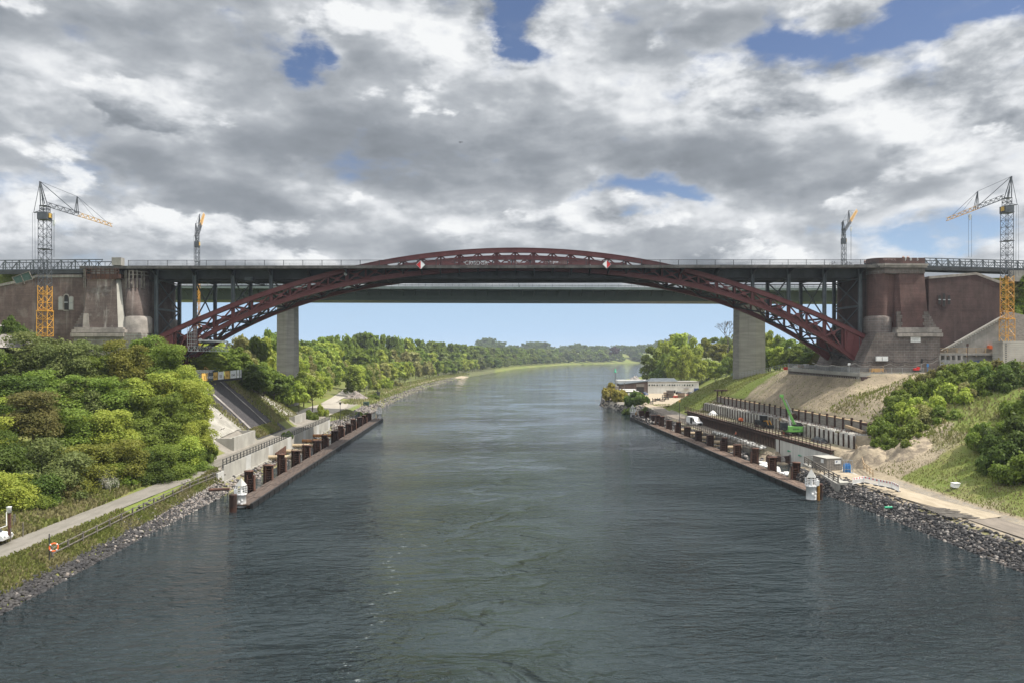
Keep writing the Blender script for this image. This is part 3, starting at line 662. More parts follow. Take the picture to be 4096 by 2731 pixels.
for yc in (YF + .6, YRR):
    for s_ in (-1, 1):
        a, b_ = X0 + s_ * 11 * pnl, X0 + s_ * 20 * pnl; mb.tube((a, yc, gtop(a) - gh - .45), (b_, yc, gtop(b_) - gh - .45), .13, n=6)
mb.build('service_pipe', M['dark_steel'], br)
# railings
def railing(mb, x0, x1, y, zf, h=1.28, post=4.4, bal=.26):
    n = int((x1 - x0) / bal)
    for i in range(n + 1):
        x = x0 + (x1 - x0) * i / n; mb.box((x, y, zf(x) + h / 2), (.05, .05, h - .12))
    m_ = int((x1 - x0) / post)
    for i in range(m_):
        a, b_ = x0 + (x1 - x0) * i / m_, x0 + (x1 - x0) * (i + 1) / m_
        mb.bar((a, y, zf(a) + h), (b_, y, zf(b_) + h), .09, .08); mb.bar((a, y, zf(a) + .1), (b_, y, zf(b_) + .1), .06, .06)
        mb.box((a, y, zf(a) + h / 2), (.12, .10, h))
mb = MB(); railing(mb, XL - 1, XR - .4, YD0 + .12, zdk); mb.build('railing', M['railing'], br)
mb = MB(); railing(mb, XL - 6, XR + 1, YD1 - .12, zdk, bal=.5); mb.build('railing', M['railing'], br)
# slim wire posts beyond the railing
for xa, xb in ((XL - 8, X0 - 46), (X0 + 42, XR + 14)):
    mb = MB(); n = int((xb - xa) / 3.65); 
    for i in range(n + 1):
        x = xa + (xb - xa) * i / n; mb.box((x, YD1 - 1.2, zdk(x) + 1.45), (.06, .06, 2.9)); mb.box((x + .25, YD1 - 1.2, zdk(x) + 2.0), (.5, .1, .05))
    mb.bar((xa, YD1 - 1.2, zdk(xa) + 2.85), (xb, YD1 - 1.2, zdk(xb) + 2.85), .05)
    mb.build('wire_fence', M['galv'], br)
# graffiti lettering standing on the parapet plate
def text_obj(name, s_, m_, loc, size, parent=None, rot=(math.pi / 2, 0, 0), ext=0.01, bold=0.0, align='CENTER'):
    cu = bpy.data.curves.new(name, 'FONT'); cu.body = s_; cu.size = size; cu.extrude = ext; cu.offset = bold
    cu.align_x = align; cu.align_y = 'CENTER'; cu.resolution_u = 2
    tmp = bpy.data.objects.new(name + '_tmp', cu); COL.objects.link(tmp)
    dg = bpy.context.evaluated_depsgraph_get(); me = bpy.data.meshes.new_from_object(tmp.evaluated_get(dg)); me.name = name
    bpy.data.objects.remove(tmp); bpy.data.curves.remove(cu)
    me.materials.clear(); me.materials.append(m_)
    o = bpy.data.objects.new(name, me); COL.objects.link(o)
    off = Vector((0, 0, 0)); p = parent
    while p is not None: off += p.location; p = p.parent
    if parent is not None: o.parent = parent
    o.location = Vector(loc) - off; o.rotation_euler = rot; return o
M['chalk'] = mat('chalk_paint', (0.42, 0.43, 0.43), rough=0.8)
M['chalk_r'] = mat('faded_chalk_paint', (0.30, 0.22, 0.21), rough=0.8)
# solid web plates behind the railing at the crown
mb = MB()
for k in range(-6, 6):
    a, b_ = X0 + k * pnl + .3, X0 + (k + 1) * pnl - .3
    mb.bx(a, b_, YF - .42, YF - .36, zdk(a) - .1, zdk(a) + 1.0)
mb.build('parapet_plate', M['red'], br)
c_ = PY(1905, 1053, YF - .6); text_obj('graffiti', 'CRGDGR', M['chalk'], (c_.x, YF - .45, c_.z), 1.35, br, bold=.012)
c_ = PY(2225, 1051, YF - .6); text_obj('graffiti', 'SNURKASSEL', M['chalk_r'], (c_.x, YF - .45, c_.z), .95, br)
c_ = PY(2075, 1051, YF - .6); text_obj('graffiti', 'IIKA', M['chalk_r'], (c_.x, YF - .45, c_.z), .9, br)
# diamond marks
for px, py, ww in ((1683, 1060, 0), (2427, 1058, 1)):
    c_ = PY(px, py, YD0 - .35); r = 17.5 / FPX * YD0
    th_ = thing('navigation_mark', ('diamond mark on the deck edge beside the graffiti, red half outward', 'diamond mark on the deck edge nearer the lettered brick tower, red half outward')[ww], 'navigation mark', (c_.x, YD0 - .35, c_.z))
    for sd in (-1, 1):
        mb = MB(); mb.prism([(c_.x, c_.z - r), (c_.x + sd * r, c_.z), (c_.x, c_.z + r)], 'y', YD0 - .40, YD0 - .34)
        isred = (sd == -1 and not ww) or (sd == 1 and ww)
        recalc(mb.build('diamond_half', M['signred'] if isred else M['whitep'], th_))
    mb = MB(); q = [(c_.x, c_.z - r), (c_.x + r, c_.z), (c_.x, c_.z + r), (c_.x - r, c_.z)]
    for i in range(4): mb.bar((q[i][0], YD0 - .38, q[i][1]), (q[(i + 1) % 4][0], YD0 - .38, q[(i + 1) % 4][1]), .1, .08)
    mb.box((c_.x, YD0 - .2, c_.z - .2), (.12, .24, 1.6)); mb.build('mark_frame', M['galv'], th_)
# maintenance gondola on the lower chord and trolley under the deck
t_ = thing('inspection_gondola', 'light grey steel truss gondola hanging under the arch foot near the trees', 'gondola', PY(850, 1395, YF - 1.4))
y0 = YF - 1.6
def truss_beam(mb, p, q, w_, h_, n, r=.08, diag=True):
    p, q = Vector(p), Vector(q); d = (q - p).normalized(); s_ = d.cross(Vector((0, 0, 1))).normalized() * (w_ / 2); u = Vector((0, 0, h_ / 2))
    C = [(-s_ - u), (s_ - u), (s_ + u), (-s_ + u)]
    for c in C: mb.bar(p + c, q + c, r)
    for i in range(n + 1):
        b_ = p.lerp(q, i / n)
        for j in range(4): mb.bar(b_ + C[j], b_ + C[(j + 1) % 4], r * .8)
        if i < n and diag:
            e = p.lerp(q, (i + 1) / n)
            for j, k2 in ((0, 3), (1, 2)): mb.bar(b_ + C[j if i % 2 else k2], e + C[k2 if i % 2 else j], r * .8)
            mb.bar(b_ + C[0 if i % 2 else 1], e + C[1 if i % 2 else 0], r * .8)
mb = MB(); truss_beam(mb, PY(753, 1394, y0), PY(912, 1396, y0 + 3), 1.2, 1.1, 13, .09); mb.build('platform', M['galv'], t_)
mb = MB()
a = PY(753, 1385, y0); b_ = PY(783, 1320, y0)
for x_ in (a.x, (a.x + b_.x) / 2, b_.x):
    for yy in (y0 - .5, y0 + .7): mb.bar((x_, yy, a.z), (x_, yy, b_.z + .8), .08)
for i in range(6):
    z_ = a.z + (b_.z - a.z) * i / 5
    for yy in (y0 - .5, y0 + .7): mb.bar((a.x, yy, z_), (b_.x, yy, z_), .07)
mb.build('ladder_cage', M['galv'], t_)
mb = MB(); c_ = PY(800, 1361, y0 - .2); mb.tube(c_, c_ + Vector((0, .5, 0)), .4, n=14); mb.bar(c_ + Vector((0, .3, 0)), c_ + Vector((6.2, .6, -.3)), .45, .4); mb.bar(c_ + Vector((6.2, .6, -.3)), PY(903, 1392, y0 + .6), .3); mb.build('drive_roller', M['galv'], t_)
t_ = thing('inspection_trolley', 'small grey trolley with lattice arm under the deck between the spandrel columns', 'trolley', PY(1000, 1115, YF + 2))
a = PY(982, 1118, YF + .8); mb = MB(); mb.box((a.x + .8, YF + 1.4, a.z), (1.9, 1.6, 1.0)); mb.build('cabin', M['post'], t_)
mb = MB(); truss_beam(mb, PY(1000, 1123, YF + .6), PY(1062, 1136, YF + 3), 1.0, .9, 6, .09); mb.build('lattice_arm', M['dark_steel'], t_)
c_ = PY(1382, 1097, YF - .8); mb = MB(); mb.tube(c_, c_ + Vector((0, .25, 0)), .37, n=18); mb.bar(c_ + Vector((0, .2, 0)), c_ + Vector((-.3, .2, .5)), .08)
single('radar_disc', mb, M['concrete_w'], 'round white disc fixed to the arch rib just below the deck', 'antenna')
c_ = PY(3020, 1118, YF + 3); mb = MB()
for dx in (-.4, .4): mb.bar((c_.x + dx, YF + 3, c_.z + 1.6), (c_.x + dx, YF + 3, c_.z - .8), .07)
for dz in (-.8, -.2, .5): mb.bar((c_.x - .4, YF + 3, c_.z + dz), (c_.x + .4, YF + 3, c_.z + dz), .07)
single('hanging_ladder', mb, M['dark_steel'], 'short dark ladder hanging below the deck between two spandrel columns', 'ladder')
# ------------------------------------------------------------------ the modern girder bridge behind
YM = 252.0
g = thing('girder_bridge', 'straight modern road bridge with green steel box girder behind the arch', 'bridge', (5, YM, 0))
zb_ = H + 212 * YM / FPX; zs = PY(2048, 1158, 247).z
mb = MB(); mb.prism([(YM, zb_), (YM + 12.5, zb_), (YM + 13.2, zs), (YM - .7, zs)], 'x', -260, 330); recalc(mb.build('box_girder', M['green_girder'], g))
mb = MB(); mb.bx(-260, 330, YM - .12, YM - .02, zb_ + .25, zb_ + .42); mb.build('web_flange', M['green_girder'], g)
zt_ = PY(2048, 1147.5, 247).z
mb = MB(); mb.bx(-260, 330, 247, 269.5, zs + .002, zt_); mb.build('deck_slab', M['pale_slab'], g)
for i in range(-25, 34):
    x = i * 4.0 + 2; mb = MB()
    if -100 < x < 125:
        mb.bar((x, 247.2, zs - .1), (x, YM - .1, zs - 1.9), .18, .22); mb.bar((x, YM - .75, zs - .02), (x, 247.2, zs - .06), .18, .12)
        mb.build('bracket', M['green_girder'], g)
mb = MB(); n = 130
for i in range(n + 1):
    x = -130 + 290 * i / n; mb.box((x, 247.3, zt_ + .5), (.07, .07, 1.0))
for h_ in (.35, .68, 1.0): mb.bx(-130, 160, 247.27, 247.33, zt_ + h_ - .03, zt_ + h_ + .03)
mb.build('railing', M['dark_steel'], g)
mb = MB()
for h_ in (.55, .8): mb.bx(-130, 160, 250.0, 250.12, zt_ + h_ - .12, zt_ + h_ + .06)
mb.build('guard_rail', M['galv'], g)
for pxl, pxr, pym, ybase in ((1102, 1148, 1178, 1500), (2961, 3020, 3061, 1505)):
    left = pxl < 2000
    z0 = 6 if left else 14.0; zt2 = zb_
    yA = YM + 2.5
    A = PY(pxl, 1400, yA); B_ = PY(pym, 1400, yA); mid = PY(pxr, 1400, yA)
    hw = (B_.x - A.x) / 2 * (.9 if left else 1); cx_ = (A.x + B_.x) / 2; mx = mid.x + (0.0)
    p1 = [(cx_ - hw, yA + .6), (mx, yA - .9), (cx_ + hw, yA + .3), (cx_ + hw, yA + 7), (cx_ - hw, yA + 7)]
    k_ = 1.06; p0 = [(cx_ + (x - cx_) * k_, y) for x, y in p1]
    mb = MB(); mb.add([(x, y, z0) for x, y in p0] + [(x, y, zt2) for x, y in p1], [tuple(range(5))[::-1], tuple(range(5, 10))] + [(i, (i + 1) % 5, 5 + (i + 1) % 5, 5 + i) for i in range(5)])
    o = recalc(mb.build('pier', M['pier'], g)); 
    o['label'] = 'concrete pier on the tree covered bank' if left else 'concrete pier rising behind the green slope'
p = PY(2074, 1133, 258); mb = MB(); mb.bar((p.x, 258, zt_), (p.x, 258, zt_ + 5.2), .1); mb.box((p.x + .2, 258, zt_ + 1.2), (.5, .4, .7)); mb.build('sign_mast', M['dark_steel'], g)
# ------------------------------------------------------------------ brick towers and abutments
def tower(side, rear=False):
    """side -1: demolished head and pale weathered brick, +1: complete, dark red brick"""
    L = side < 0; y0 = 173.2 if not rear else 196.6; fy = 1 if not rear else -1     # front face plane
    bm_ = M['brick_l'] if L else M['brick_r']
    def X(px, py=1300): return PY(px, py, 173.2).x
    Z = lambda py: PY(400 if L else 3650, py, 173.2).z
    if L:
        xs0, xs1, xt0, xt1, xr = X(326), X(488), X(334), X(462), X(556); zt2 = Z(1114); lab = 'weathered brick bridge tower with missing head, rusty formwork and pale streaks'
    else:
        xs0, xs1, xt0, xt1, xr = X(3721), X(3594), X(3712), X(3601), X(3510); zt2 = Z(1083); lab = 'tall dark red brick bridge tower with stone cornice and painted letters on its head'
    if rear: lab = ('pale round brick tower behind the streaked tower with rusty formwork' if L else 'dark round brick tower behind the arch foot in deep shade')
    t = thing('brick_tower', lab, 'tower', ((xs0 + xs1) / 2, y0 + fy * 3, 19 if not rear else 19))
    zb2 = Z(1316); zbase = 18.4; s = 1 if L else -1
    mb = MB(); yb, yt, yk = y0 + fy * .5, y0 + fy * 1.6, y0 + fy * 8
    q = lambda x, y, z: (x, y, z)
    lo = [q(xs0, yb, zb2), q(xs1 - s * 1.2, yb, zb2), q(xs1, yb + fy * 1.4, zb2), q(xs1, yk, zb2), q(xs0, yk, zb2)]
    hi = [q(xt0, yt, zt2), q(xt1 - s * .6, yt, zt2), q(xt1, yt + fy * .9, zt2), q(xt1, yk, zt2), q(xt0, yk, zt2)]
    mb.add(lo + hi, [(4, 3, 2, 1, 0), (5, 6, 7, 8, 9)] + [(i, (i + 1) % 5, 5 + (i + 1) % 5, 5 + i) for i in range(5)])
    recalc(mb.build('shaft', bm_, t))
    xc = (X(474) + X(556)) / 2 if L else (X(3510) + X(3589)) / 2; rr = abs(X(556) - X(474)) / 2 + .25
    mb = MB(); mb.lathe((xc, y0 + fy * 4.2, 0), [(rr + .1, Z(1266)), (rr, Z(1110)), (rr, zt2)], 28); mb.lathe((xc - s * 1.5, y0 + fy * 4.2, 0), [(rr - .6, Z(1266)), (rr - .6, zt2)], 20); mb.build('turret', bm_, t)
    mb = MB(); mb.lathe((xc + s * .15, y0 + fy * 4.2, 0), [(rr + .55, Z(1331)), (rr + .55, Z(1270)), (rr + .1, Z(1262))], 28); mb.build('turret_plinth', M['trimst'] if L else M['stone'], t)
    # sunlit bevel painted on as a pale strip; quoin stones
    if L and not rear:
        mb = MB(); mb.add([q(xs1 - s * 1.1, yb - .04, zb2), q(xs1 + .02, yb + 1.35, zb2), q(xt1 + .02, yt + .85, zt2), q(xt1 - s * .55, yt - .04, zt2)], [(0, 1, 2, 3)]); mb.build('lit_bevel_strip', M['concrete'], t)
        mb = MB()
        for x_ in (xs0 + .1, ): mb.hull8([(xs0 - .02, yb - .05, zb2), (xs0 + 1.6, yb - .05, zb2), (xs0 + 1.6, yb + .3, zb2), (xs0 - .02, yb + .3, zb2)], [(xs0 + .05, yb + .23, zb2 + 3.6), (xs0 + 1.1, yb + .23, zb2 + 3.6), (xs0 + 1.1, yb + .5, zb2 + 3.6), (xs0 + .05, yb + .5, zb2 + 3.6)])
        mb.build('quoin_stone', M['trimst'], t)
    if not L and not rear:
        for a_, b2 in ((xs0, xs0 - 1.5), (xs1, xs1 + 1.3)):
            mb = MB(); a2, b3 = min(a_, b2), max(a_, b2)
            for i in range(5):
                w_ = (.0 if i % 2 else .35); z0_, z1_ = zb2 + i * .85 + .002, zb2 + (i + 1) * .85 - .03
                yy = yb + 1.1 * (z0_ - zb2) / (zt2 - zb2)
                xx0 = a2 + (w_ if a_ == b3 else 0); xx1 = b3 - (w_ if a_ == a2 else 0)
                mb.bx(xx0, xx1, yy - .06, yy + .4, z0_, z1_)
            mb.build('quoin_stone', M['stone'], t)
    # moulding and plinth
    o0, o1 = (X(288), X(500)) if L else (X(3765), X(3584))
    a2, b3 = min(o0, o1), max(o0, o1)
    mb = MB(); f_ = lambda d: sorted((y0 - fy * d, y0 + fy * 8))
    for (zz0, zz1, d, e) in ((Z(1318), Z(1310), .0, -.5), (Z(1330), Z(1318), .25, -.25), (Z(1347), Z(1332), .75, .0)):
        ya, yb_ = f_(d); mb.bx(a2 - e * 0 + (.5 if e < -.3 else 0) - (0 if e else 0), b3 - (.5 if e < -.3 else 0), ya, yb_, zz0, zz1)
    mb.build('base_moulding', M['trimst'], t)
    mb = MB(); ya, yb_ = f_(.35)
    if L: pl = [(a2 + .6, zbase), (a2 + .6, Z(1349)), (X(494), Z(1349)), (X(494), Z(1331)), (X(566), Z(1331)), (X(600), zbase)]
    else: pl = [(b3 - .5, zbase), (b3 - .5, Z(1349)), (X(3590), Z(1349)), (X(3590), Z(1331)), (X(3503), Z(1331)), (X(3425), zbase)]
    mb.prism(pl, 'y', ya, yb_); o_ = recalc(mb.build('plinth', M['stone_l'] if L else M['stone'], t))
    # stepped side buttress
    mb = MB(); sx_ = -s
    for i in range(7):
        w_ = 2.6 * (1 - i / 7); xa = (xs0 if True else 0); z0_ = zb2 + i * .62
        x_a, x_b = sorted((xs0 + s * .5, xs0 + sx_ * w_)); mb.bx(x_a, x_b, y0 + fy * 2.2 - .9, y0 + fy * 2.2 + .9, z0_, z0_ + .60)
    mb.build('stepped_buttress', M['stone'], t)
    mb = MB(); mb.bx(*sorted((xc, xt1 - s * .3)), *sorted((y0 + fy * 2.5, yk)), Z(1318), zt2 - .002); mb.build('infill_wall', bm_, t)
    if not L:
        # stone bands, cornice and parapet following shaft + turret plan
        def ring(e, z0_, z1_, m_, nm):
            mb = MB(); x_a, x_b = sorted((xt0 + s * -(-e) * 0, xt1)); 
            mb.bx(min(xt0, xt1, xc) - e * .3, max(xt0, xt1) + e * .8, *sorted((yt - fy * (e + .1), yk)), z0_, z1_)
            mb.lathe((xc, y0 + fy * 4.2, 0), [(0, z0_), (rr + e, z0_), (rr + e, z1_), (0, z1_)], 28, smooth=False)
            return mb.build(nm, m_, t)
        ring(.12, Z(1092), Z(1070), M['stone'], 'stone_band'); ring(.55, Z(1069), Z(1062), M['trimst'], 'cornice'); ring(.75, Z(1061.5), Z(1053), M['trimst'], 'cornice'); ring(.15, Z(1052.8), Z(1029), M['brick_r'], 'parapet')
    return t, dict(X=X, Z=Z, xs0=xs0, xs1=xs1, xt0=xt0, xt1=xt1, xc=xc, rr=rr, y0=y0, yt=yt, zt=zt2)
tl, il = tower(-1); tr, ir = tower(1); tower(-1, True); tower(1, True)
# lettering and boards on the right tower
zz = PY(3640, 1038, 173); 
for ch, px, sz in (('F', 3624, 1.15), ('B', 3644, .95), ('S', 3671, .95)):
    c_ = PY(px, 1038, 174.5); text_obj('letter', ch, M['chalk'], (c_.x, ir['yt'] - .27, c_.z), sz, tr, bold=.02)
c_ = PY(3556, 1039, 174.5); text_obj('letter', 'HAYNOL', M['chalk_r'], (c_.x, ir['y0'] + 1.05, c_.z), .8, tr)
c_ = PY(3662, 1353, 172.8); th_ = thing('information_board', 'white board with blue top strip on the brick tower plinth', 'sign', (c_.x, 172.75, c_.z))
mb = MB(); mb.box((c_.x, 172.78, c_.z), (2.4, .06, 1.85)); mb.build('board', M['banner_w'], th_); mb = MB(); mb.box((c_.x, 172.74, c_.z + .75), (2.4, .05, .3)); mb.build('header_strip', M['blue'], th_)
mb = MB()
for i in range(5): mb.box((c_.x - .1, 172.74, c_.z + .35 - i * .22), (1.7 - .2 * (i % 2), .02, .05))
mb.build('print_line', M['galv'], th_)
for i, px in enumerate((3522, 3547)):
    c_ = PY(px, 1434, 171.8); mb = MB(); mb.box((c_.x, 172.6, c_.z), (1.35, .35, 1.1)); mb.box((c_.x, 172.41, c_.z), (1.2, .02, .95))
    single('switch_cabinet', mb, M['banner_w'], ['white wall cabinet with a dark mark, first of two on the tower plinth', 'plain white wall cabinet, second of two on the tower plinth'][i], 'cabinet')
# rusty formwork and planks on the left tower head
t_ = thing('formwork', 'rusty formwork and upright planks round the broken tower head', 'formwork', (il['xt0'], il['yt'], il['zt']))
Z = il['Z']; X = il['X']
mb = MB(); mb.bx(X(337), X(458), il['yt'] - .7, il['yt'] - .6, Z(1116), Z(1095)); mb.bx(X(458), X(470), il['yt'] - .6, il['yt'] + 1.5, Z(1112), Z(1095)); mb.build('panel', M['rust'], t_)
mb = MB(); mb.bx(X(350), X(452), il['yt'] + .1, il['yt'] + 3, Z(1096), Z(1072)); mb.build('masonry_top', M['trimst'], t_)
for px in (337, 356, 376, 396, 412, 432, 452, 459, 466):
    mb = MB(); x_ = X(px); mb.bar((x_, il['yt'] - .75, Z(1116)), (x_, il['yt'] - .75, Z(1070)), .16); mb.build('upright', M['rust_d'], t_)
mb = MB()
for z_ in (1076, 1086): mb.bar((X(337), il['yt'] - .82, Z(z_)), (X(470), il['yt'] - .82, Z(z_)), .14)
mb.build('waling', M['rust_d'], t_)
for i, px in enumerate((478, 490, 505, 520, 535, 549, 555)):
    mb = MB(); x_ = X(px); dd = math.sqrt(max(0, (il['rr']) ** 2 - (x_ - il['xc']) ** 2)); mb.bar((x_, il['y0'] + 4.2 - dd - .25, Z(1150)), (x_, il['y0'] + 4.2 - dd - .25, Z(1078)), .28, .14); mb.build('plank', M['wood_g'], t_)
for px in (326, 332):
    mb = MB(); mb.bar((X(px), il['yt'] - .5, Z(1150)), (X(px), il['yt'] - .5, Z(1076)), .26, .14); mb.build('plank', M['wood_g'], t_)
mb = MB()
for z_ in (1082, 1096):
    for i in range(8):
        a0, a1 = -math.pi / 2 - .3 + i * .22, -math.pi / 2 - .3 + (i + 1) * .22; R2 = il['rr'] + .25
        mb.bar((il['xc'] + R2 * math.cos(a0), il['y0'] + 4.2 + R2 * math.sin(a0), Z(z_)), (il['xc'] + R2 * math.cos(a1), il['y0'] + 4.2 + R2 * math.sin(a1), Z(z_)), .1, .2)
mb.build('waling', M['wood_g'], t_)
mb = MB(); x_ = X(453); mb.bx(X(436), X(474), YD0 - .1, YD0 + 1.6, zdk(XL) + .1, zdk(XL) + 1.9); single('concrete_block', mb, M['concrete_g'], 'grey concrete block on the deck edge beside the tower formwork', 'block')
# abutment bodies, side walls, skewbacks
for s in (-1, 1):
    L = s < 0
    a = thing('abutment', 'brick abutment under the bridge end, ' + ('its side wall streaked with white' if L else 'its side wall clean dark red'), 'abutment', (s * 100, 180, 18))
    xf = (X0 + s * 19.05 * pnl)           # where the arch lands
    xin = PY(560 if L else 3505, 1300, 174).x
    mb = MB(); mb.bx(xin, s * 103, 177.5, 193.2, 18, zdk(xin) - .5); mb.build('body', M['brick_dark'] if not L else M['brick_l2'], a)
    zf_ = zlo(xf); 
    xu_, xl_ = X0 + s * 19.45 * pnl, X0 + s * 18.85 * pnl
    poly = [(xin + s * .3, 31.2), (xu_ + s * 3.2, 29.6), (xu_ + s * .3, zup(xu_) + .5), (xl_ + s * .1, zlo(xl_) - .6), (xl_ - s * .3, zlo(xl_) - 1.5), (xl_ - s * .9, 18), (xin + s * .3, 18)]
    mb = MB(); mb.prism([(x, z) for x, z in poly], 'y', 176.0, 195.0); recalc(mb.build('skewback', M['stone'] if not L else M['stone_l'], a))
    mb = MB()
    for i in range(6):
        t2 = (i + .5) / 6; x_ = (xu_ + s * 3.2) * (1 - t2) + (xu_ + s * .4) * t2; z_ = 29.4 * (1 - t2) + (zup(xu_) + .4) * t2
        mb.box((x_ + s * 1.2, 185.4, z_ + .25), (2.6, 20.6, .28))
    mb.build('stone_step', M['stone'] if not L else M['trimst'], a)
    if L:
        P_ = [(0 - 160, 1150), (0, 1147), (95, 1128), (150, 1110), (330, 1110), (345, 1110), (345, 1480), (-160, 1480)]
        pts = [(PY(x, y, 176).x, PY(x, y, 176).z) for x, y in P_]
    else:
        P_ = [(3715, 1116), (3765, 1112), (3905, 1100), (4007, 1138), (4010, 1470), (3715, 1470)]
        pts = [(PY(x, y, 176).x, PY(x, y, 176).z) for x, y in P_]
    mb = MB(); mb.prism(pts, 'y', 176, 178.6); recalc(mb.build('side_wall', M['brick_l2'] if L else M['brick_dark'], a))
    mb = MB()
    top = pts[1:5] if L else pts[0:4]
    for i in range(len(top) - 1):
        p, q2 = top[i], top[i + 1]; mb.bar((p[0], 177.3, p[1] + .3), (q2[0], 177.3, q2[1] + .3), 2.9, .6)
    mb.build('coping', M['trimst'] if not L else M['stone_l'], a)
    # triple windows
    for px, ph0, ph1 in (((243, 1238, 1188), (265, 1240, 1180), (284, 1238, 1188)) if L else ((3758, 1217, 1181), (3776, 1226, 1174), (3796, 1218, 1181))):
        c0, c1 = PY(px, ph0, 175.9), PY(px, ph1, 175.9); w_ = .85 if L else .62; n = 8
        arch = [(c0.x - w_ / 2, c0.z), (c0.x + w_ / 2, c0.z), (c0.x + w_ / 2, c1.z - w_ / 2)] + [(c0.x + w_ / 2 * math.cos(math.pi * i / n), c1.z - w_ / 2 + w_ / 2 * math.sin(math.pi * i / n)) for i in range(1, n)] + [(c0.x - w_ / 2, c1.z - w_ / 2)]
        f = MB(); k2 = 1.45 if L else 1.7
        cc = (c0.z + c1.z) / 2
        f.prism([(c0.x + (x - c0.x) * k2, cc + (z - cc) * (1.14)) for x, z in arch], 'y', 175.88, 176.1); fr_ = recalc(f.build('window', M['trimst'] if L else M['brick_dark'], a))
        f = MB(); f.prism(arch, 'y', 175.84, 175.95); 
        mid_dark = (not L) or px == 265
        recalc(f.build('opening', M['black'] if mid_dark else M['concrete_w'], fr_))
        f = MB(); f.box((c0.x, 175.80, cc), (w_, .05, .22))
        if not mid_dark:
            for i in range(9): f.box((c0.x, 175.81, c0.z + (c1.z - c0.z) * (i + .5) / 9), (w_ * .8, .04, .05))
        f.build('window_bar', M['galv'], fr_)
    if not L:
        tri = [(PY(x, y, 174.6).x, PY(x, y, 174.6).z) for x, y in ((3772, 1400), (4006, 1268), (4012, 1450), (3772, 1450))]
        w2 = thing('retaining_wall', 'grey concrete wedge shaped retaining wall against the dark brick side wall', 'wall', (tri[0][0], 174.6, 19))
        mb = MB(); mb.prism(tri, 'y', 174.0, 175.6); recalc(mb.build('wall_face', M['concrete_g'], w2))
        mb = MB(); mb.bar((tri[0][0], 174.1, tri[0][1] + .1), (tri[1][0], 174.1, tri[1][1] + .1), 1.0, .35); mb.build('sloping_coping', M['pier'], w2)
        for i in range(26):
            t2 = i / 25; mb = MB(); mb.box((tri[0][0] + (tri[1][0] - tri[0][0]) * t2, 173.9, tri[0][1] + (tri[1][1] - tri[0][1]) * t2 - .25), (.3, .2, .14)); mb.build('coping_block', M['banner_w'], w2)
# the approach embankments
mb = MB()
mb.add([(-300, 180, 42.6), (-100, 180, 42.6), (-100, 197, 42.6), (-300, 197, 42.6), (-300, 170, 26), (-101, 178.7, 26), (-101, 235, 17), (-300, 240, 22)], [(0, 1, 2, 3), (4, 5, 1, 0), (5, 6, 2, 1), (6, 7, 3, 2)])
mb.add([(103, 180, 42.6), (320, 180, 42.6), (320, 197, 42.6), (103, 197, 42.6), (104, 178.7, 18), (124, 178.7, 18), (320, 160, 20), (320, 240, 18), (104, 240, 15)], [(0, 1, 2, 3), (4, 5, 1, 0), (5, 6, 1), (6, 7, 2, 1), (7, 8, 3, 2)])
o = mb.build('embankment', M['ground']); o['kind'] = 'structure'
zc_ = np.zeros((len(o.data.vertices), 4), dtype=np.float32); zc_[:, 0] = 1; zc_[:, 1] = 0.35
ca = o.data.color_attributes.new('zone', 'FLOAT_COLOR', 'POINT'); ca.data.foreach_set('color', zc_.ravel())
# temporary panel bridges on both approaches
def bailey(x0, x1, y, z0, label, hh=1.9, pw=3.0, slope=0.0, dbl=None):
    t = thing('panel_bridge', label, 'temporary bridge', (x0, y, z0))
    n = max(1, round((x1 - x0) / pw)); pw = (x1 - x0) / n
    for yy in (y, y + 4.2):
        for i in range(n):
            a, b_ = x0 + i * pw, x0 + (i + 1) * pw; c = (a + b_) / 2; za = z0 + slope * i * pw; zb3 = z0 + slope * (i + 1) * pw; mb = MB()
            for z_ in (0, hh): mb.bar((a, yy, za + z_), (b_, yy, zb3 + z_), .18, .2)
            mb.bar((a + .08, yy, za), (a + .08, yy, za + hh), .22, .2, up=(0, 1, 0))
            mb.bar((c, yy, za), (c, yy, za + hh), .10)
            mb.bar((a, yy, za + hh), (c, yy, za + .1), .10); mb.bar((b_, yy, zb3 + hh), (c, yy, zb3 + .1), .10)
            mb.bar((a, yy, za + .55), (b_, yy, zb3 + .55), .12)
            mb.build('truss_panel', M['post'], t)
    mb = MB(); mb.hull8([(x0, y + .3, z0 - .1), (x1, y + .3, z0 + slope * (x1 - x0) - .1), (x1, y + 3.9, z0 + slope * (x1 - x0) - .1), (x0, y + 3.9, z0 - .1)], [(x0, y + .3, z0 + .15), (x1, y + .3, z0 + slope * (x1 - x0) + .15), (x1, y + 3.9, z0 + slope * (x1 - x0) + .15), (x0, y + 3.9, z0 + .15)])
    mb.build('roadway', M['concrete_g'], t)
    mb = MB(); mb.bar((x0, y - .2, z0 - .6), (x1, y - .2, z0 + slope * (x1 - x0) - .6), .4, .9); mb.bar((x0, y + 4, z0 - .6), (x1, y + 4, z0 + slope * (x1 - x0) - .6), .4, .9); mb.build('girder', M['dark_steel'], t)
    return t
a = PY(-40, 1080, 176); b_ = PY(408, 1076, 176)
bailey(a.x, b_.x, 176.4, a.z, 'long grey panel bridge on the weathered tower side approach', 2.2, 3.05, (b_.z - a.z) / (b_.x - a.x))
mb = MB(); mb.bar((PY(150, 1037, 176.2).x, 176.3, PY(150, 1037, 176.2).z), (PY(356, 1037, 176.2).x, 176.3, PY(356, 1037, 176.2).z), .35, .2)
a = PY(3726, 1062, 176); b_ = PY(4200, 1076, 176)
bailey(a.x, b_.x, 179.0, PY(3726, 1064, 179).z, 'grey panel bridge on the approach behind the lettered tower', 1.9, 3.05, -.022)
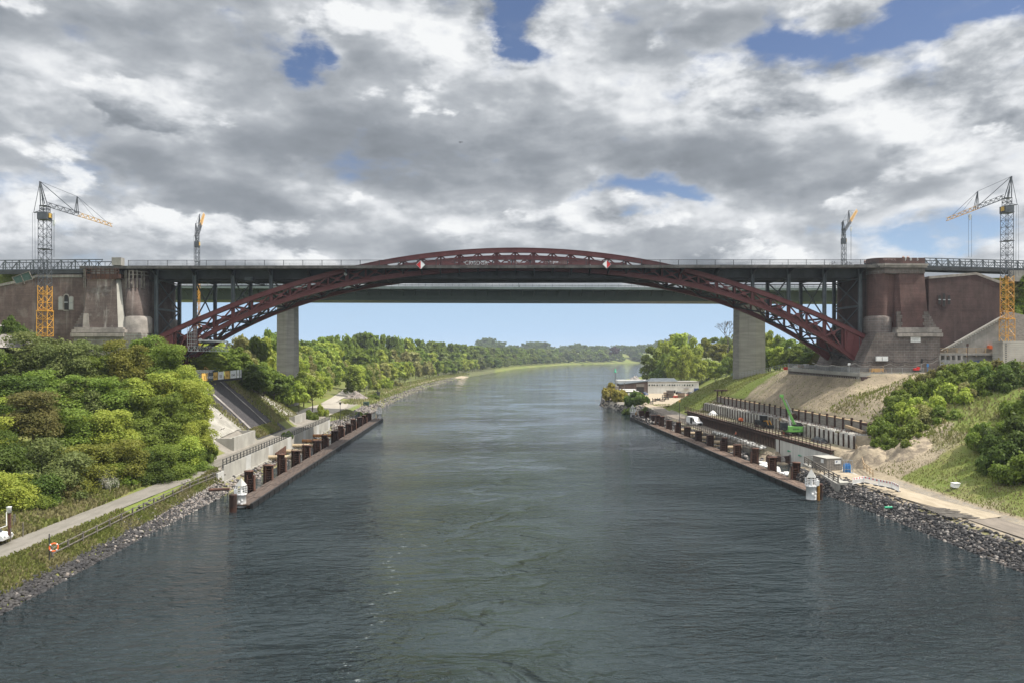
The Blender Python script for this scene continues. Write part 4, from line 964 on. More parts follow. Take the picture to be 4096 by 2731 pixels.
mb = MB(); mb.bx(PY(4060, 1080, 176).x, 160, 177.5, 178.5, 41.5, 44.2); single('parapet_wall', mb, M['concrete_g'], 'low grey parapet wall at the end of the panel bridge by the tall crane', 'wall')
# netting screen beside the left approach
t_ = thing('net_screen', 'tilted green netting screen leaning on the left abutment wall', 'screen', PY(90, 1110, 172))
q = [PY(49, 1111, 172), PY(116, 1087, 172), PY(130, 1118, 172), PY(64, 1137, 172)]
mb = MB(); mb.add(q, [(0, 1, 2, 3)]); mb.add([v + Vector((0, .08, 0)) for v in q], [(3, 2, 1, 0)]); mb.build('netting', M['net'], t_)
mb = MB()
for i in range(4): mb.bar(q[i], q[(i + 1) % 4], .14)
mb.bar(q[0].lerp(q[1], .5), q[3].lerp(q[2], .5) + Vector((.1, 0, -.5)), .14); mb.build('frame', M['wood_g'], t_)
# ------------------------------------------------------------------ tower cranes
def lattice_mast(mb, x, y, z0, z1, w_, bay, r=.055, rd=.034):
    n = max(1, round((z1 - z0) / bay)); h = (z1 - z0) / n; hw = w_ / 2
    cs_ = [(x - hw, y - hw), (x + hw, y - hw), (x + hw, y + hw), (x - hw, y + hw)]
    for cx_, cy_ in cs_: mb.bar((cx_, cy_, z0), (cx_, cy_, z1), r * 2)
    for i in range(n):
        a, b_ = z0 + i * h, z0 + (i + 1) * h
        for j in range(4):
            p, q = cs_[j], cs_[(j + 1) % 4]; mb.bar((*p, a), (*q, a), rd * 2)
            mb.bar((*(p if i % 2 else q), a), (*(q if i % 2 else p), b_), rd * 2)
            mb.bar((*(q if i % 2 else p), a), (*(p if i % 2 else q), a + h / 2), rd * 1.6)
def tri_jib(mb, p, q, w_, h_, n, r=.06, taper=.6):
    p, q = Vector(p), Vector(q); d = (q - p).normalized(); s_ = d.cross(Vector((0, 0, 1))).normalized()
    u = s_.cross(d).normalized()
    def C(t): 
        c_ = p.lerp(q, t); k = 1 - (1 - taper) * t; return [c_ - s_ * w_ / 2 * k, c_ + s_ * w_ / 2 * k, c_ + u * h_ * k]
    for i in range(n):
        A, B_ = C(i / n), C((i + 1) / n)
        for j in range(3): mb.bar(A[j], B_[j], r * 2.2)
        mb.bar(A[0], A[1], r * 1.5); m_ = [(A[j] + B_[j]) / 2 for j in range(3)]
        for j in (0, 1): mb.bar(A[j], m_[2], r * 1.5); mb.bar(m_[2], B_[j], r * 1.5)
        mb.bar(A[0], B_[1], r * 1.3)
def crane(name, label, Yc, mast, jib, apex, a_top, tail, knee, tint, hook=None, two_tone=None, side=1, rz=None):
    """mast=(px, py_base, py_slew, width_m); jib=[(px,py),(px,py)]; pixel marks seen along the line of sight at distance Yc"""
    W = lambda px, py, dy=0: PY(px, py, Yc + dy)
    b0, b1 = W(mast[0], mast[1]), W(mast[0], mast[2]); x = b1.x
    t = thing(name, label, 'crane', (x, Yc, b0.z))
    zb, zt = b0.z, b1.z
    zc_ = W(mast[0], two_tone).z if two_tone else zb
    if two_tone:
        mb = MB(); lattice_mast(mb, x, Yc, zb, zb + (zc_ - zb) * .5, mast[3] * 1.14, 1.9); lattice_mast(mb, x, Yc, zb + (zc_ - zb) * .5, zc_, mast[3], 1.7); mb.bx(x - mast[3] * .62, x + mast[3] * .62, Yc - mast[3] * .62, Yc + mast[3] * .62, zb + (zc_ - zb) * .5 - .1, zb + (zc_ - zb) * .5 + .1)
        mb.build('lower_mast', M['yellow'], t)
    mb = MB(); lattice_mast(mb, x, Yc, zc_, zt, mast[3] * (.94 if two_tone else 1), 1.7, .05, .03)
    mb.bx(x - mast[3] * .55, x + mast[3] * .55, Yc - mast[3] * .55, Yc + mast[3] * .55, (zc_ + zt) / 2, (zc_ + zt) / 2 + .12)
    mb.build('mast', M['crane_dk'] if tint == 'dk' else M['yellow'], t)
    w_ = mast[3]; mb = MB(); mb.box((x - .05, Yc, zt - .7), (w_ * 1.05, w_ * 1.1, 1.5)); mb.box((x, Yc, zt - 1.5), (w_ * 1.12, w_ * 1.12, .1)); mb.build('slewing_unit', M['crane_dk'], t)
    mb = MB(); mb.box((x + side * w_ * .60, Yc - .1, zt - .6), (.16, w_ * .5, 1.0)); mb.build('cabin_panel', M['banner_y'] if two_tone else M['ocra'], t)
    mb = MB(); za2 = W(mast[0], apex[0][1] - 2).z; lattice_mast(mb, x, Yc, zt, za2, w_ * .72, .9, .05, .035); mb.bx(x - w_ * .4, x + w_ * .4, Yc - w_ * .4, Yc + w_ * .4, za2 - .1, za2); mb.build('upper_frame', M['crane_dk'], t)
    j0, j1 = W(*jib[0]), W(jib[1][0], jib[1][1], jib[1][2] if len(jib[1]) > 2 else 0)
    mid = j0.lerp(j1, jib[2] if len(jib) > 2 else .58)
    L = (j1 - j0).length; n1 = max(3, int((mid - j0).length / 1.3)); n2 = max(3, int((j1 - mid).length / 1.2))
    mb = MB(); tri_jib(mb, j0, mid, 1.0, .95, n1, .055, 1.0); mb.build('jib', M['crane_dk'], t)
    mb = MB(); tri_jib(mb, mid, j1, .9, .85, n2, .05, .75); mb.build('jib_tip', M['ocra'] if name != 'x' else M['crane_dk'], t)
    top = W(*a_top); 
    mb = MB()
    for bx_, by_ in ((apex[0][0], apex[0][1]), (apex[1][0], apex[1][1])):
        f = W(bx_, by_)
        for dy in (-.5, .5): mb.bar(f + Vector((0, dy, 0)), top + Vector((0, dy * .3, 0)), .15)
    f0, f1 = W(*apex[0]), W(*apex[1])
    for k in (.25, .5, .75): mb.bar(f0.lerp(top, k), f1.lerp(top, k), .08)
    mb.build('tower_top', M['crane_dk'], t)
    kn = W(knee[0], knee[1], (jib[1][2] if len(jib[1]) > 2 else 0) * knee[4]); kb0, kb1 = W(knee[2], knee[3], (jib[1][2] if len(jib[1]) > 2 else 0) * knee[4]), W(knee[2] + 9 * side, knee[3] + 3, (jib[1][2] if len(jib[1]) > 2 else 0) * knee[4])
    mb = MB()
    for q in (kb0, kb1):
        for dy in (-.4, .4): mb.bar(q + Vector((0, dy, 0)), kn + Vector((0, dy * .2, 0)), .11)
    mb.build('jib_strut', M['crane_dk'], t)
    mb = MB(); mb.bar(top, kn, .07); mb.bar(kn, j0.lerp(j1, .96) + Vector((0, 0, .4)), .07); mb.bar(top, j0.lerp(j1, .46) + Vector((0, 0, .7)), .13)
    tl_ = W(*tail); mb.bar(top, tl_, .08); mb.bar(kn, mid + Vector((0, 0, .6)), .05); mb.bar(kn, j0.lerp(j1, .75) + Vector((0, 0, .6)), .045)
    mb.build('stay_rope', M['crane_dk'], t)
    mb = MB(); base_ = Vector((x, Yc, zt + .2)); mb.bar(base_ + Vector((0, -.4, 0)), tl_ + Vector((0, -.1, 0)), .14); mb.bar(base_ + Vector((0, .4, 0)), tl_ + Vector((0, .1, 0)), .14); mb.bar(base_ + Vector((0, 0, .7)), tl_, .09); mb.build('counter_arm', M['crane_dk'], t)
    mb = MB(); rr_ = Vector((.25, 0, 0)); lo_ = Vector((tl_.x, Yc, (zc_ if two_tone else zb)))
    for k in (-1, 1): mb.bar(tl_ + rr_ * k, lo_ + rr_ * k * 1.4, .045)
    mb.build('hoist_rope', M['crane_dk'], t)
    if hook:
        hp = W(*hook[0]); hq = W(hook[0][0], hook[1]); mb = MB(); hq.x = hp.x
        for k in (-1, 1): mb.bar(hp + rr_ * k * hook[2], hq + rr_ * k * hook[2], .04)
        mb.build('hook_rope', M['crane_dk'], t)
        hb = W(hook[0][0], hook[3]); mb = MB(); mb.box((hp.x, Yc, hb.z), (.42, .35, .9)); mb.tube((hp.x, Yc - .1, hb.z - .7), (hp.x, Yc + .1, hb.z - .7), .22, n=8); mb.build('hook_block', M['banner_w'], t)
    return t
crane('tower_crane', 'tall slewing crane with orange lower mast in front of the weathered brick abutment', 168.0, (180, 1345, 853, 2.0), [(184, 826), (446, 907), .50], ((168, 826), (184, 818)), (160, 727), (135, 851), (309, 787, 301, 853, .5), 'dk', hook=((216, 852), 1030, .3, 890), two_tone=1144, side=1)
crane('tower_crane', 'tall slewing crane with orange lower mast beside the stack of concrete slabs', 170.5, (4028, 1448, 827, 1.95), [(4020, 795), (3788, 884), .45], ((4022, 795), (4040, 792)), (4046, 706), (4069, 820), (3911, 766, 3906, 838, .5), 'dk', hook=((3880, 862), 1030, 1.5, 866), two_tone=1105, side=-1)
crane('tower_crane', 'small distant crane with faded yellow jib tip rising near the weathered tower', 222.0, (789, 1478, 968, 1.15), [(791, 935), (815, 860, 22), .40], ((783, 935), (791, 938)), (783, 895), (779, 942), (798, 857, 792, 920, .6), 'dk', two_tone=1130, side=1)
crane('tower_crane', 'small distant crane with faded yellow jib tip rising behind the deck near the two walkers', 224.0, (3375, 1400, 955, 1.15), [(3378, 925), (3427, 845, 22), .42], ((3370, 920), (3378, 924)), (3372, 884), (3368, 890), (3395, 842, 3392, 895, .6), 'dk', hook=((3404, 905), 1042, .5, 915), two_tone=1330, side=1)
# ------------------------------------------------------------------ fender walkways, piles and lights
def fender(s, Xo, w_, y0, y1, label, mats):
    t = thing('fender_walkway', label, 'walkway', (Xo, (y0 + y1) / 2, 0))
    xi = Xo + s * w_; n = int((y1 - y0) / 0.55)
    x_a, x_b = sorted((Xo + s * .35, xi))
    mb = MB(); r = random.Random(3)
    nb = 5; bw = (x_b - x_a) / nb
    for k in range(nb):
        L = y0
        while L < y1:
            e = min(y1, L + r.uniform(4, 7)); mb.bx(x_a + k * bw + .03, x_a + (k + 1) * bw - .03, L + .03, e - .03, .5, .72 + r.uniform(-.03, .05)); L = e
    for i in range(int((y1 - y0) / 2.2)): 
        yy = y0 + 1 + i * 2.2; mb.bx(x_a, x_b, yy, yy + .25, .3, .62)
    mb.build('decking', mats, t)
    mb = MB(); x_a, x_b = sorted((Xo, Xo + s * .33)); mb.bx(x_a, x_b, y0, y1, -.6, .86); 
    for i in range(int((y1 - y0) / 3)): mb.bx(*sorted((Xo - s * .08, Xo)), y0 + i * 3, y0 + i * 3 + .2, -.6, .8)
    mb.build('fender_beam', M['black'], t)
    mb = MB()
    for i in range(int((y1 - y0) / 6)): 
        x_ = xi - s * .3; mb.tube((x_, y0 + 3 + i * 6, -3), (x_, y0 + 3 + i * 6, .45), .18, n=6, cap=False)
    mb.build('support_post', M['rust_d'], t)
    return t
fender(-1, PZ(975, 2030, .8).x + .35, 3.4, 114.5, 266, 'long dark timber fender walkway beside the pale promenade wall', M['planks'])
fender(1, 54.0, 3.4, 121.5, 267, 'long brown timber fender walkway beside the construction pit', M['planks_r'])
XfL = PZ(975, 2030, .8).x
def pile(x, y, h, label, group, tubular, dark, ry=0.0, pole=False):
    s = -1 if x < 0 else 1; m_ = M['rust_d'] if dark else M['rust']; t = thing('steel_pile', label, 'pile', (x, y, 0), group)
    mb = MB(); mb.lathe((x, y, 0), [(.72, -3), (.72, h), (.78, h), (.78, h + .12), (0, h + .12)], 18, smooth=True); mb.build('tube', m_, t)
    # bracket box with rungs on the canal side
    mb = MB(); bx_ = x - s * .55; top = h - (0.55 if tubular else 0)
    mb.bx(bx_ - .62, bx_ - .5, y - .95, y - .1, -.2, top); mb.bx(bx_ + .5, bx_ + .62, y - .95, y - .1, -.2, top)
    mb.bx(bx_ - .5, bx_ + .5, y - .25, y - .15, -.2, top)
    if not tubular: mb.bx(bx_ - .7, bx_ + .95, y - .95, y + .35, top, top + .1)
    mb.build('bracket', m_, t)
    mb = MB()
    nr = int((top - .9) / .42)
    for i in range(nr): mb.bx(bx_ - .49, bx_ + .49, y - .93, y - .70, .95 + i * .42, 1.05 + i * .42)
    mb.build('rung', M['rust_d'], t)
    return t
pl_ = [(565, 1340, 3.2, 1), (735, 1240, 2.6, 0), (862, 1180, 3.3, 1), (990, 1095, 2.6, 0), (1088, 1025, 2.6, 0), (1185, 970, 2.4, 0), (1263, 925, 2.6, 1), (1350, 875, 2.5, 0), (1412, 845, 2.9, 1), (1480, 792, 2.4, 0), (1527, 760, 3.0, 1), (1583, 725, 2.6, 0), (1627, 704, 2.5, 1), (1668, 676, 2.4, 0)]
pilesL = []
for i, (zx, zy, h, tb) in enumerate(pl_):
    fx = 750 + zx / 2.306; p = PX(fx, 1416 + 400, XfL - 3.5); y = XfL - 3.9
    dx, dy, v = ray(fx, 1900); Yp = (XfL - 3.9) / dx * dy
    h += .7; pilesL.append((XfL - 3.9, Yp, h)); pile(XfL - 3.9, Yp, h, f'{ordw(i)} rusty steel pile from the near light along the walkway by the promenade wall', 'piles of the promenade side fender', tb, i in (3, 5, 7, 9, 11))
pr_ = [(3050 + 575 / 2.614 * 0, 0)]
pts = [(2350 + 570 / 2.614), (2350 + 628 / 2.614), (2350 + 697 / 2.614), (2350 + 740 / 2.614), (2350 + 780 / 2.614), (2350 + 858 / 2.614), (2350 + 953 / 2.614), (2350 + 1050 / 2.614), (2350 + 1168 / 2.614), (2350 + 1290 / 2.614), (2350 + 1433 / 2.614), (2350 + 1575 / 2.614), (2350 + 1755 / 2.614), (2350 + 1940 / 2.614), 2900 + 640 / 2.24]
pts = pts[::-1]
tbs = [1, 0, 1, 0, 1, 0, 0, 0, 1, 0, 1, 1, 0, 1, 0]; pilesR = []
for i, fx in enumerate(pts):
    dx, dy, v = ray(fx, 1900); Yp = 57.9 / dx * dy; h = 3.7 if tbs[i] else 3.2
    pilesR.append((57.9, Yp, h)); pile(57.9, Yp, h, f'{ordw(i)} rusty steel pile from the near light along the walkway by the pit', 'piles of the pit side fender', tbs[i], i in (4, 5, 6, 7, 12, 13))
# horizontal strut tubes
def strut(x0, x1, y, z, label, group, m_, r=.42):
    t = thing('strut_tube', label, 'steel tube', (x0, y, z), group)
    mb = MB(); mb.tube((x0, y, z), (x1, y, z), r, n=14); mb.build('tube', m_, t)
    mb = MB(); sg = 1 if x1 > x0 else -1; mb.tube((x1, y, z), (x1 + sg * .12, y, z), r * 1.35, n=14); mb.tube((x0 + (x1 - x0) * .5, y, z), (x0 + (x1 - x0) * .5 + .15, y, z), r * 1.12, n=14); mb.build('flange', M['rust_d'], t)
M['tube_y'] = mat('yellowed_tube', (0.48, 0.40, 0.27), (0.36, 0.27, 0.17), 0.6, ns=1.0, streak=((2, 2, 2), .55, .7, .6), streak_c=(0.16, 0.07, 0.035))
M['tube_o'] = mat('orange_rust_tube', (0.52, 0.24, 0.07), (0.22, 0.10, 0.05), 0.7, ns=0.9)
for i, k in enumerate((3, 4, 5, 6, 7)):
    x, y, h = pilesL[k]; nm = ['pale', 'yellowed', 'pale grey', 'orange rusted', 'orange rusted'][i]
    strut(x - .7, -44.7 + (-.1), y + (.9), 1.9, f'{nm} strut tube from the {ordw(k)} fender pile to the promenade wall', 'struts to the promenade wall', M['tube_o'] if i in (3, 4) else M['tube_y'])
for i, k in enumerate((4, 5, 6, 7, 8)):
    x, y, h = pilesR[k]
    strut(x + .7, x + (4.7 if k < 8 else 3.8), y + .9, 1.35, f'yellowed strut tube behind the {ordw(k)} pile of the pit side fender', 'struts of the pit side fender', M['tube_y'], .45)
    strut(x + .7, x + 4.6, y + .9, .45, f'lower pale strut tube behind the {ordw(k)} pile of the pit side fender', 'lower struts of the pit side fender', M['tube_y'], .22)
mb = MB()
for k in range(0, 12):
    x, y, h = pilesR[k]; x2, y2, h2 = pilesR[k + 1]; mb.bar((x + .5, y + .4, h + .05), (x2 + .5, y2 - .4, h2 * .75), .10)
single('hand_cable', mb, M['rust_d'], 'long rusty cable slung from pile to pile on the pit side', 'cable')
mb = MB()
for k in (3, 4, 5, 6, 7):
    x, y, h = pilesL[k]; x2, y2, h2 = pilesL[k + 1]; mb.bar((x - .5, y + .4, h - .2), (x2 - .3, y2 - .4, h2 * .85), .10); mb.bar((x - .3, y + .4, .9), (x - 3.8, y + 4.5, 2.6), .08)
single('hand_cable', mb, M['rust_d'], 'rusty bracing rods between the piles on the promenade side', 'cable')
def beacon(x, y, sc_, label, wall):
    """white channel light: drum, gallery with rails, four sided cap on a stalk"""
    t = thing('channel_light', label, 'channel light', (x, y, 0)); s = 1 if x > 0 else -1
    mb = MB(); mb.lathe((x, y, 0), [(1.22, .25), (1.22, 3.35), (1.36, 3.40), (1.36, 3.62), (.0, 3.62)], 22); mb.build('drum', M['white'], t)
    mb = MB(); mb.lathe((x, y, 0), [(1.25, -2), (1.25, .28)], 22); mb.build('waterline_band', M['black'], t)
    mb = MB(); n = 10; R = 1.45; zf = 3.62
    for i in range(n):
        a0, a1 = 2 * math.pi * i / n, 2 * math.pi * (i + 1) / n
        p, q = Vector((x + R * math.cos(a0), y + R * math.sin(a0), zf)), Vector((x + R * math.cos(a1), y + R * math.sin(a1), zf))
        mb.bar(p, p + Vector((0, 0, 1.75)), .09)
        for h_ in (.6, 1.2, 1.75): mb.bar(p + Vector((0, 0, h_)), q + Vector((0, 0, h_)), .08)
    mb.build('gallery_rail', M['whitep'], t)
    mb = MB(); mb.lathe((x, y, 0), [(.32, 3.6), (.32, 5.0), (.22, 5.1), (.22, 5.9)], 12); mb.build('lamp_column', M['white'], t)
    mb = MB(); r_ = 1.45; a0 = .35; cs4 = [(x + r_ * math.cos(a0 + math.pi / 2 * i), y + r_ * math.sin(a0 + math.pi / 2 * i), 5.75) for i in range(4)]
    mb.add(cs4 + [(x, y, 7.7)], [(0, 1, 4), (1, 2, 4), (2, 3, 4), (3, 0, 4), (3, 2, 1, 0)]); mb.build('pyramid_cap', M['concrete_w'], t)
    mb = MB(); mb.box((x - s * -1.15, y - .9, 4.4), (.7, .5, 1.3)); mb.build('equipment_box', M['white'], t)
    mb = MB(); lx = x - s * -1.5 if wall else x + 1.5
    lx = x + s * 1.5
    for dx in (-.2, .2): mb.bar((lx + dx, y - .8, -.5), (lx + dx, y - .8, 4.2), .08)
    for i in range(13): mb.bar((lx - .2, y - .8, .1 + i * .32), (lx + .2, y - .8, .1 + i * .32), .06)
    mb.build('ladder', M['yellow'], t)
    mb = MB(); mb.box((x - .2, y - 1.32, 1.7), (.5, .25, .4)); mb.box((x + .5, y - 1.25, 1.2), (.35, .3, .25)); mb.box((x + .6, y - 1.2, 2.1), (.35, .3, .25)); mb.build('bollard_fitting', M['whitep'], t)
    t.scale = (sc_, sc_, sc_)
    return t
p = PZ(972, 2030, 0); beacon(PZ(958, 2034, 0).x, PZ(958, 2034, 0).y + .8, .60, 'white drum channel light with pyramid cap at the near end of the promenade side walkway', True)
p = PZ(3254, 2003, 0); beacon(p.x, p.y + .8, .66, 'white drum channel light with pyramid cap at the near end of the pit side walkway', False)
beacon(XfL - 1.2, 266.5, .66, 'small distant white channel light at the far end of the promenade side walkway', True)
beacon(55.3, 268, .70, 'small distant white channel light at the far end of the pit side walkway', False)
for px, py, lab in ((925, 2050, 'dark rusty mooring pile beside the near channel light on the promenade side'), (3285, 2000, 'dark rusty mooring pile beside the near channel light on the pit side')):
    p = PZ(px, py, 0); mb = MB(); mb.lathe((p.x, p.y + .8, 0), [(.55, -3), (.55, 2.5), (.6, 2.6), (0, 2.6)], 16); single('mooring_pile', mb, M['rust_d'], lab, 'pile')
# lamp poles on the fenders
for (px, pb, pt), lab in (((1361, 1730, 1612), 'thin dark lamp pole standing on a pile of the promenade side walkway'), ((2718, 1717, 1603), 'thin lamp pole with yellow head standing on a pile of the pit side walkway')):
    X_ = XfL - 3.9 if px < 2000 else 57.9; a = PX(px, pb, X_); b_ = PX(px, pt, X_)
    t = thing('lamp_pole', lab, 'lamp pole', (a.x, a.y, a.z)); mb = MB(); mb.tube((a.x, a.y, 2.4), (a.x, a.y, b_.z), .09, .06, 8); mb.build('pole', M['dark_steel'], t)
    mb = MB(); mb.box((a.x, a.y, b_.z), (.4, .4, .6)); mb.build('lamp_head', M['banner_y'] if px > 2000 else M['dark_steel'], t)
# ------------------------------------------------------------------ promenade side: wall, path, fence
t = thing('promenade_wall', 'pale grey concrete promenade wall in upright panels behind the fender', 'wall', (-45, 176, 0))
n = 31
def wtop(y): return float(np.interp(y, [128, 131.5, 131.6, 222], [3.2, 3.3, 4.15, 4.1]))
for i in range(n):
    a, b_ = 128 + (222 - 128) * i / n, 128 + (222 - 128) * (i + 1) / n; mb = MB(); zt2 = 3.35 if i == 0 else 4.15
    mb.bx(-45.12 + .02 * (i % 2), -44.78, a + .015, b_ - .015, 1.55, zt2); o = mb.build('wall_panel', M['concrete'] if (i * 7) % 5 else M['concrete_w'], t)
mb = MB(); mb.bx(-45.3, -44.5, 129, 222, -1.5, 1.5); mb.build('footing', M['concrete'], t)
def path_strip(name, pts, wd, m_, lift=.05, drape=True, n=6):
    """pts: (x, y) centre line; width wd (m)"""
    mb = MB(); P_ = []
    for i in range(len(pts) - 1):
        k = max(1, int((Vector(pts[i + 1]) - Vector(pts[i])).length / 3))
        for j in range(k): P_.append(Vector(pts[i]).lerp(Vector(pts[i + 1]), j / k))
    P_.append(Vector(pts[-1])); vs = []; nn = 5
    for i, p in enumerate(P_):
        d = (P_[min(i + 1, len(P_) - 1)] - P_[max(i - 1, 0)]).normalized(); nrm = Vector((-d.y, d.x)); w2 = wd(i / (len(P_) - 1)) if callable(wd) else wd
        for j in range(nn + 1):
            q = p + nrm * (w2 * (j / nn - .5)); vs.append((q.x, q.y, hgt(q.x, q.y) + lift + .07))
    mb.add(vs, [(i * (nn + 1) + j, i * (nn + 1) + j + 1, (i + 1) * (nn + 1) + j + 1, (i + 1) * (nn + 1) + j) for i in range(len(P_) - 1) for j in range(nn)], True)
    o = mb.build(name, m_); o['kind'] = 'structure'; return o
def pathmat(name, a, b_, g):
    m = bpy.data.materials.new(name); m.use_nodes = True; t = NT(m.node_tree); bs = t.n['Principled BSDF']; bs.inputs['Roughness'].default_value = .95; bs.inputs['Specular IOR Level'].default_value = .15
    tc = t.new('ShaderNodeTexCoord').outputs['Object']; n1 = t.noise(t.scalev(tc, (1, .25, 1)), .9, 6, .65); n2 = t.noise(tc, 3.0, 5, .7)
    c_ = t.mix(t.mapr(n1, .35, .65), a, b_); c_ = t.mix(t.mapr(n2, .5, .8, 0, .5), c_, g); t.l.new(c_, bs.inputs['Base Color'])
    bp = t.new('ShaderNodeBump'); bp.inputs['Distance'].default_value = .05; t.l.new(n2, bp.inputs['Height']); t.l.new(bp.outputs[0], bs.inputs['Normal']); return m
M['path'] = pathmat('towpath', (0.205, 0.19, 0.168), (0.16, 0.15, 0.13), (0.11, 0.105, 0.085))
M['path_s'] = pathmat('sandy_track', (0.37, 0.315, 0.24), (0.29, 0.245, 0.18), (0.22, 0.19, 0.14))
M['path_d'] = pathmat('dirt_track', (0.22, 0.19, 0.16), (0.16, 0.14, 0.12), (0.12, 0.11, 0.09))
M['asphalt'] = pathmat('worn_asphalt', (0.36, 0.33, 0.285), (0.31, 0.285, 0.245), (0.25, 0.23, 0.20))
path_strip('towpath', [(-49.7, 40), (-49.6, 75), (-49.5, 98), (-48.3, 118), (-47.4, 131), (-47.2, 150), (-47.3, 222), (-49, 236)], 3.4, M['path'])
path_strip('hardstanding', [(-56.0, 236), (-56.5, 262), (-57.5, 286), (-57.6, 305)], lambda t_: 13 if t_ < .7 else 13 - (t_ - .7) * 20, M['asphalt'], .06)
path_strip('valley_road', [(-61, 296), (-63, 318), (-66, 360), (-71, 420), (-77.5, 490), (-86, 560), (-96, 640)], 5, M['asphalt'], .12)
path_strip('bank_track', [(-50, 318), (-52, 360), (-50, 420), (-46, 500), (-36, 620), (-18, 740), (10, 900)], 2.2, M['path_s'], .08)
path_strip('quay_track', [(64.9, 40), (64.9, 100), (63.8, 116), (62.5, 124)], 3.6, M['path_d'])
path_strip('sand_ramp', [(66.0, 93), (64.8, 104), (63.6, 116), (62.2, 127), (62, 134)], lambda t_: 3.0 + 2.5 * t_, M['path_s'], .09)
path_strip('site_road', [(65.2, 170), (65.2, 236), (64.5, 262), (69, 285), (76, 300)], 4.0, M['path_d'])
path_strip('yard', [(78, 283), (84, 325), (92, 400)], lambda t_: 34 + 8 * t_, M['path_s'], .07)
mb = MB()
def fence(pts, label, h=1.15, step=3.0, rails=(.62, 1.1), m_=None, cat='fence', rw=.07, pw=.13, zf=None, group=None, lift=0.0, name='fence'):
    m_ = m_ or M['wood_g']; P_ = []
    for i in range(len(pts) - 1):
        a, b_ = Vector(pts[i]), Vector(pts[i + 1]); k = max(1, round((b_ - a).length / step))
        for j in range(k): P_.append(a.lerp(b_, j / k))
    P_.append(Vector(pts[-1])); Z_ = [(p.z if len(p) > 2 else hgt(p.x, p.y)) + lift for p in P_]
    t = thing(name, label, cat, (P_[0].x, P_[0].y, Z_[0]), group)
    for i, p in enumerate(P_[:100]):
        mb = MB(); mb.box((p.x, p.y, Z_[i] + h / 2 - .1), (pw, pw, h + .3)); mb.build('post', m_, t)
    for r_ in rails:
        mb = MB()
        for i in range(len(P_) - 1): mb.bar((P_[i].x, P_[i].y, Z_[i] + r_), (P_[i + 1].x, P_[i + 1].y, Z_[i + 1] + r_), rw)
        mb.build('rail', m_, t)
    return t
fence([(-45.75, 81), (-46.1, 100), (-45.6, 118), (-44.98, 130)], 'weathered grey post and rail fence along the grassy towpath edge', step=3.0, m_=M['wood_g'], rw=.10, pw=.17, h=1.3, rails=(.6, 1.2))
fence([Vector((-44.95, 131, 4.1)), Vector((-44.95, 222, 4.1)), Vector((-44.4, 226, 3.6)), Vector((-40.5, 240, 2.6)), Vector((-42, 258, 2.6))], 'dark railing on top of the pale promenade wall', step=1.9, m_=M['dark_steel'], h=1.2, rails=(.2, .65, 1.15))
# foundations of the new arch with sprayed concrete aprons
M['apron'] = mat('sprayed_concrete', (0.36, 0.345, 0.31), (0.24, 0.23, 0.205), .95, ns=.5, bump=.12, streak=((.3, 2, .3), .5, .7, .5), streak_c=(0.17, 0.16, 0.14))
def foundation(x0, x1, y0, y1, zb, zt2, label, apron):
    t = thing('arch_foundation', label, 'foundation', ((x0 + x1) / 2, (y0 + y1) / 2, zb)); mb = MB()
    mb.bx(x0, x1, y0, y1, zb, zt2 - .5); mb.build('block', M['concrete'], t)
    mb = MB(); mb.bx(x1 - .4, x1, y0, y1, zt2 - .5 + .002, zt2 + .3); mb.bx(x0, x1 - .4, y0, y0 + .4, zt2 - .5 + .002, zt2 + .1); mb.bx(x0, x1 - .4, y1 - .4, y1, zt2 - .5 + .002, zt2 + .3); mb.build('upstand', M['concrete'], t)
    N = 14; vs = []
    for i in range(N + 1):
        for j in range(N + 1):
            u, v = i / N, j / N; y = y0 + apron[0] + (y1 - y0 + apron[1] - apron[0]) * v
            x = x0 + .5 - u * apron[2]; z = hgt(x, y) + .28 + .25 * mn.noise((x * .4, y * .4, 9)) + .1 * mn.noise((x * 1.3, y * 1.3, 2)) - .5 * (abs(v - .5) * 2) ** 4
            wv = (y - (y0 + y1) / 2) * (1 - .25 * u); vs.append((x, (y0 + y1) / 2 + wv, z))
    mb = MB(); mb.add(vs, [(i * (N + 1) + j, (i + 1) * (N + 1) + j, (i + 1) * (N + 1) + j + 1, i * (N + 1) + j + 1) for i in range(N) for j in range(N)], True)
    mb.build('sprayed_apron', M['apron'], t)
    mb = MB()
    for k in range(9):
        u, v = random.uniform(.15, .7), random.uniform(.15, .85); i, j = int(u * N), int(v * N); p = Vector(vs[i * (N + 1) + j]); mb.tube(p, p + Vector((.35, 0, .25)), .07, n=6)
    mb.build('anchor_bolt', M['rust_d'], t)
foundation(-53.6, -49.6, 151, 165, 3.6, 6.6, 'near pale concrete arch foundation on the promenade side, partly behind the trees', (-3, 4, 9))
foundation(-54.0, -51.2, 206, 219, 3.8, 6.3, 'far pale concrete arch foundation box with hollow top on the promenade side', (-5, 3, 12))
# ridge lines on the dark matted slope
for i, yy in enumerate((173.5, 186)):
    mb = MB(); N = 20
    for j in range(N):
        xa, xb = -64.5 + j * 13.5 / N, -64.5 + (j + 1) * 13.5 / N; mb.bar((xa, yy - j * .12, hgt(xa, yy) + .22), (xb, yy - (j + 1) * .12, hgt(xb, yy) + .22), .9 if i == 0 else .35, .12)
    single('mat_seam', mb, M['rock_p'], ['pale sand covered seam running down the dark matted slope', 'thin seam on the dark matted slope near the grassy strip'][i], 'seam')
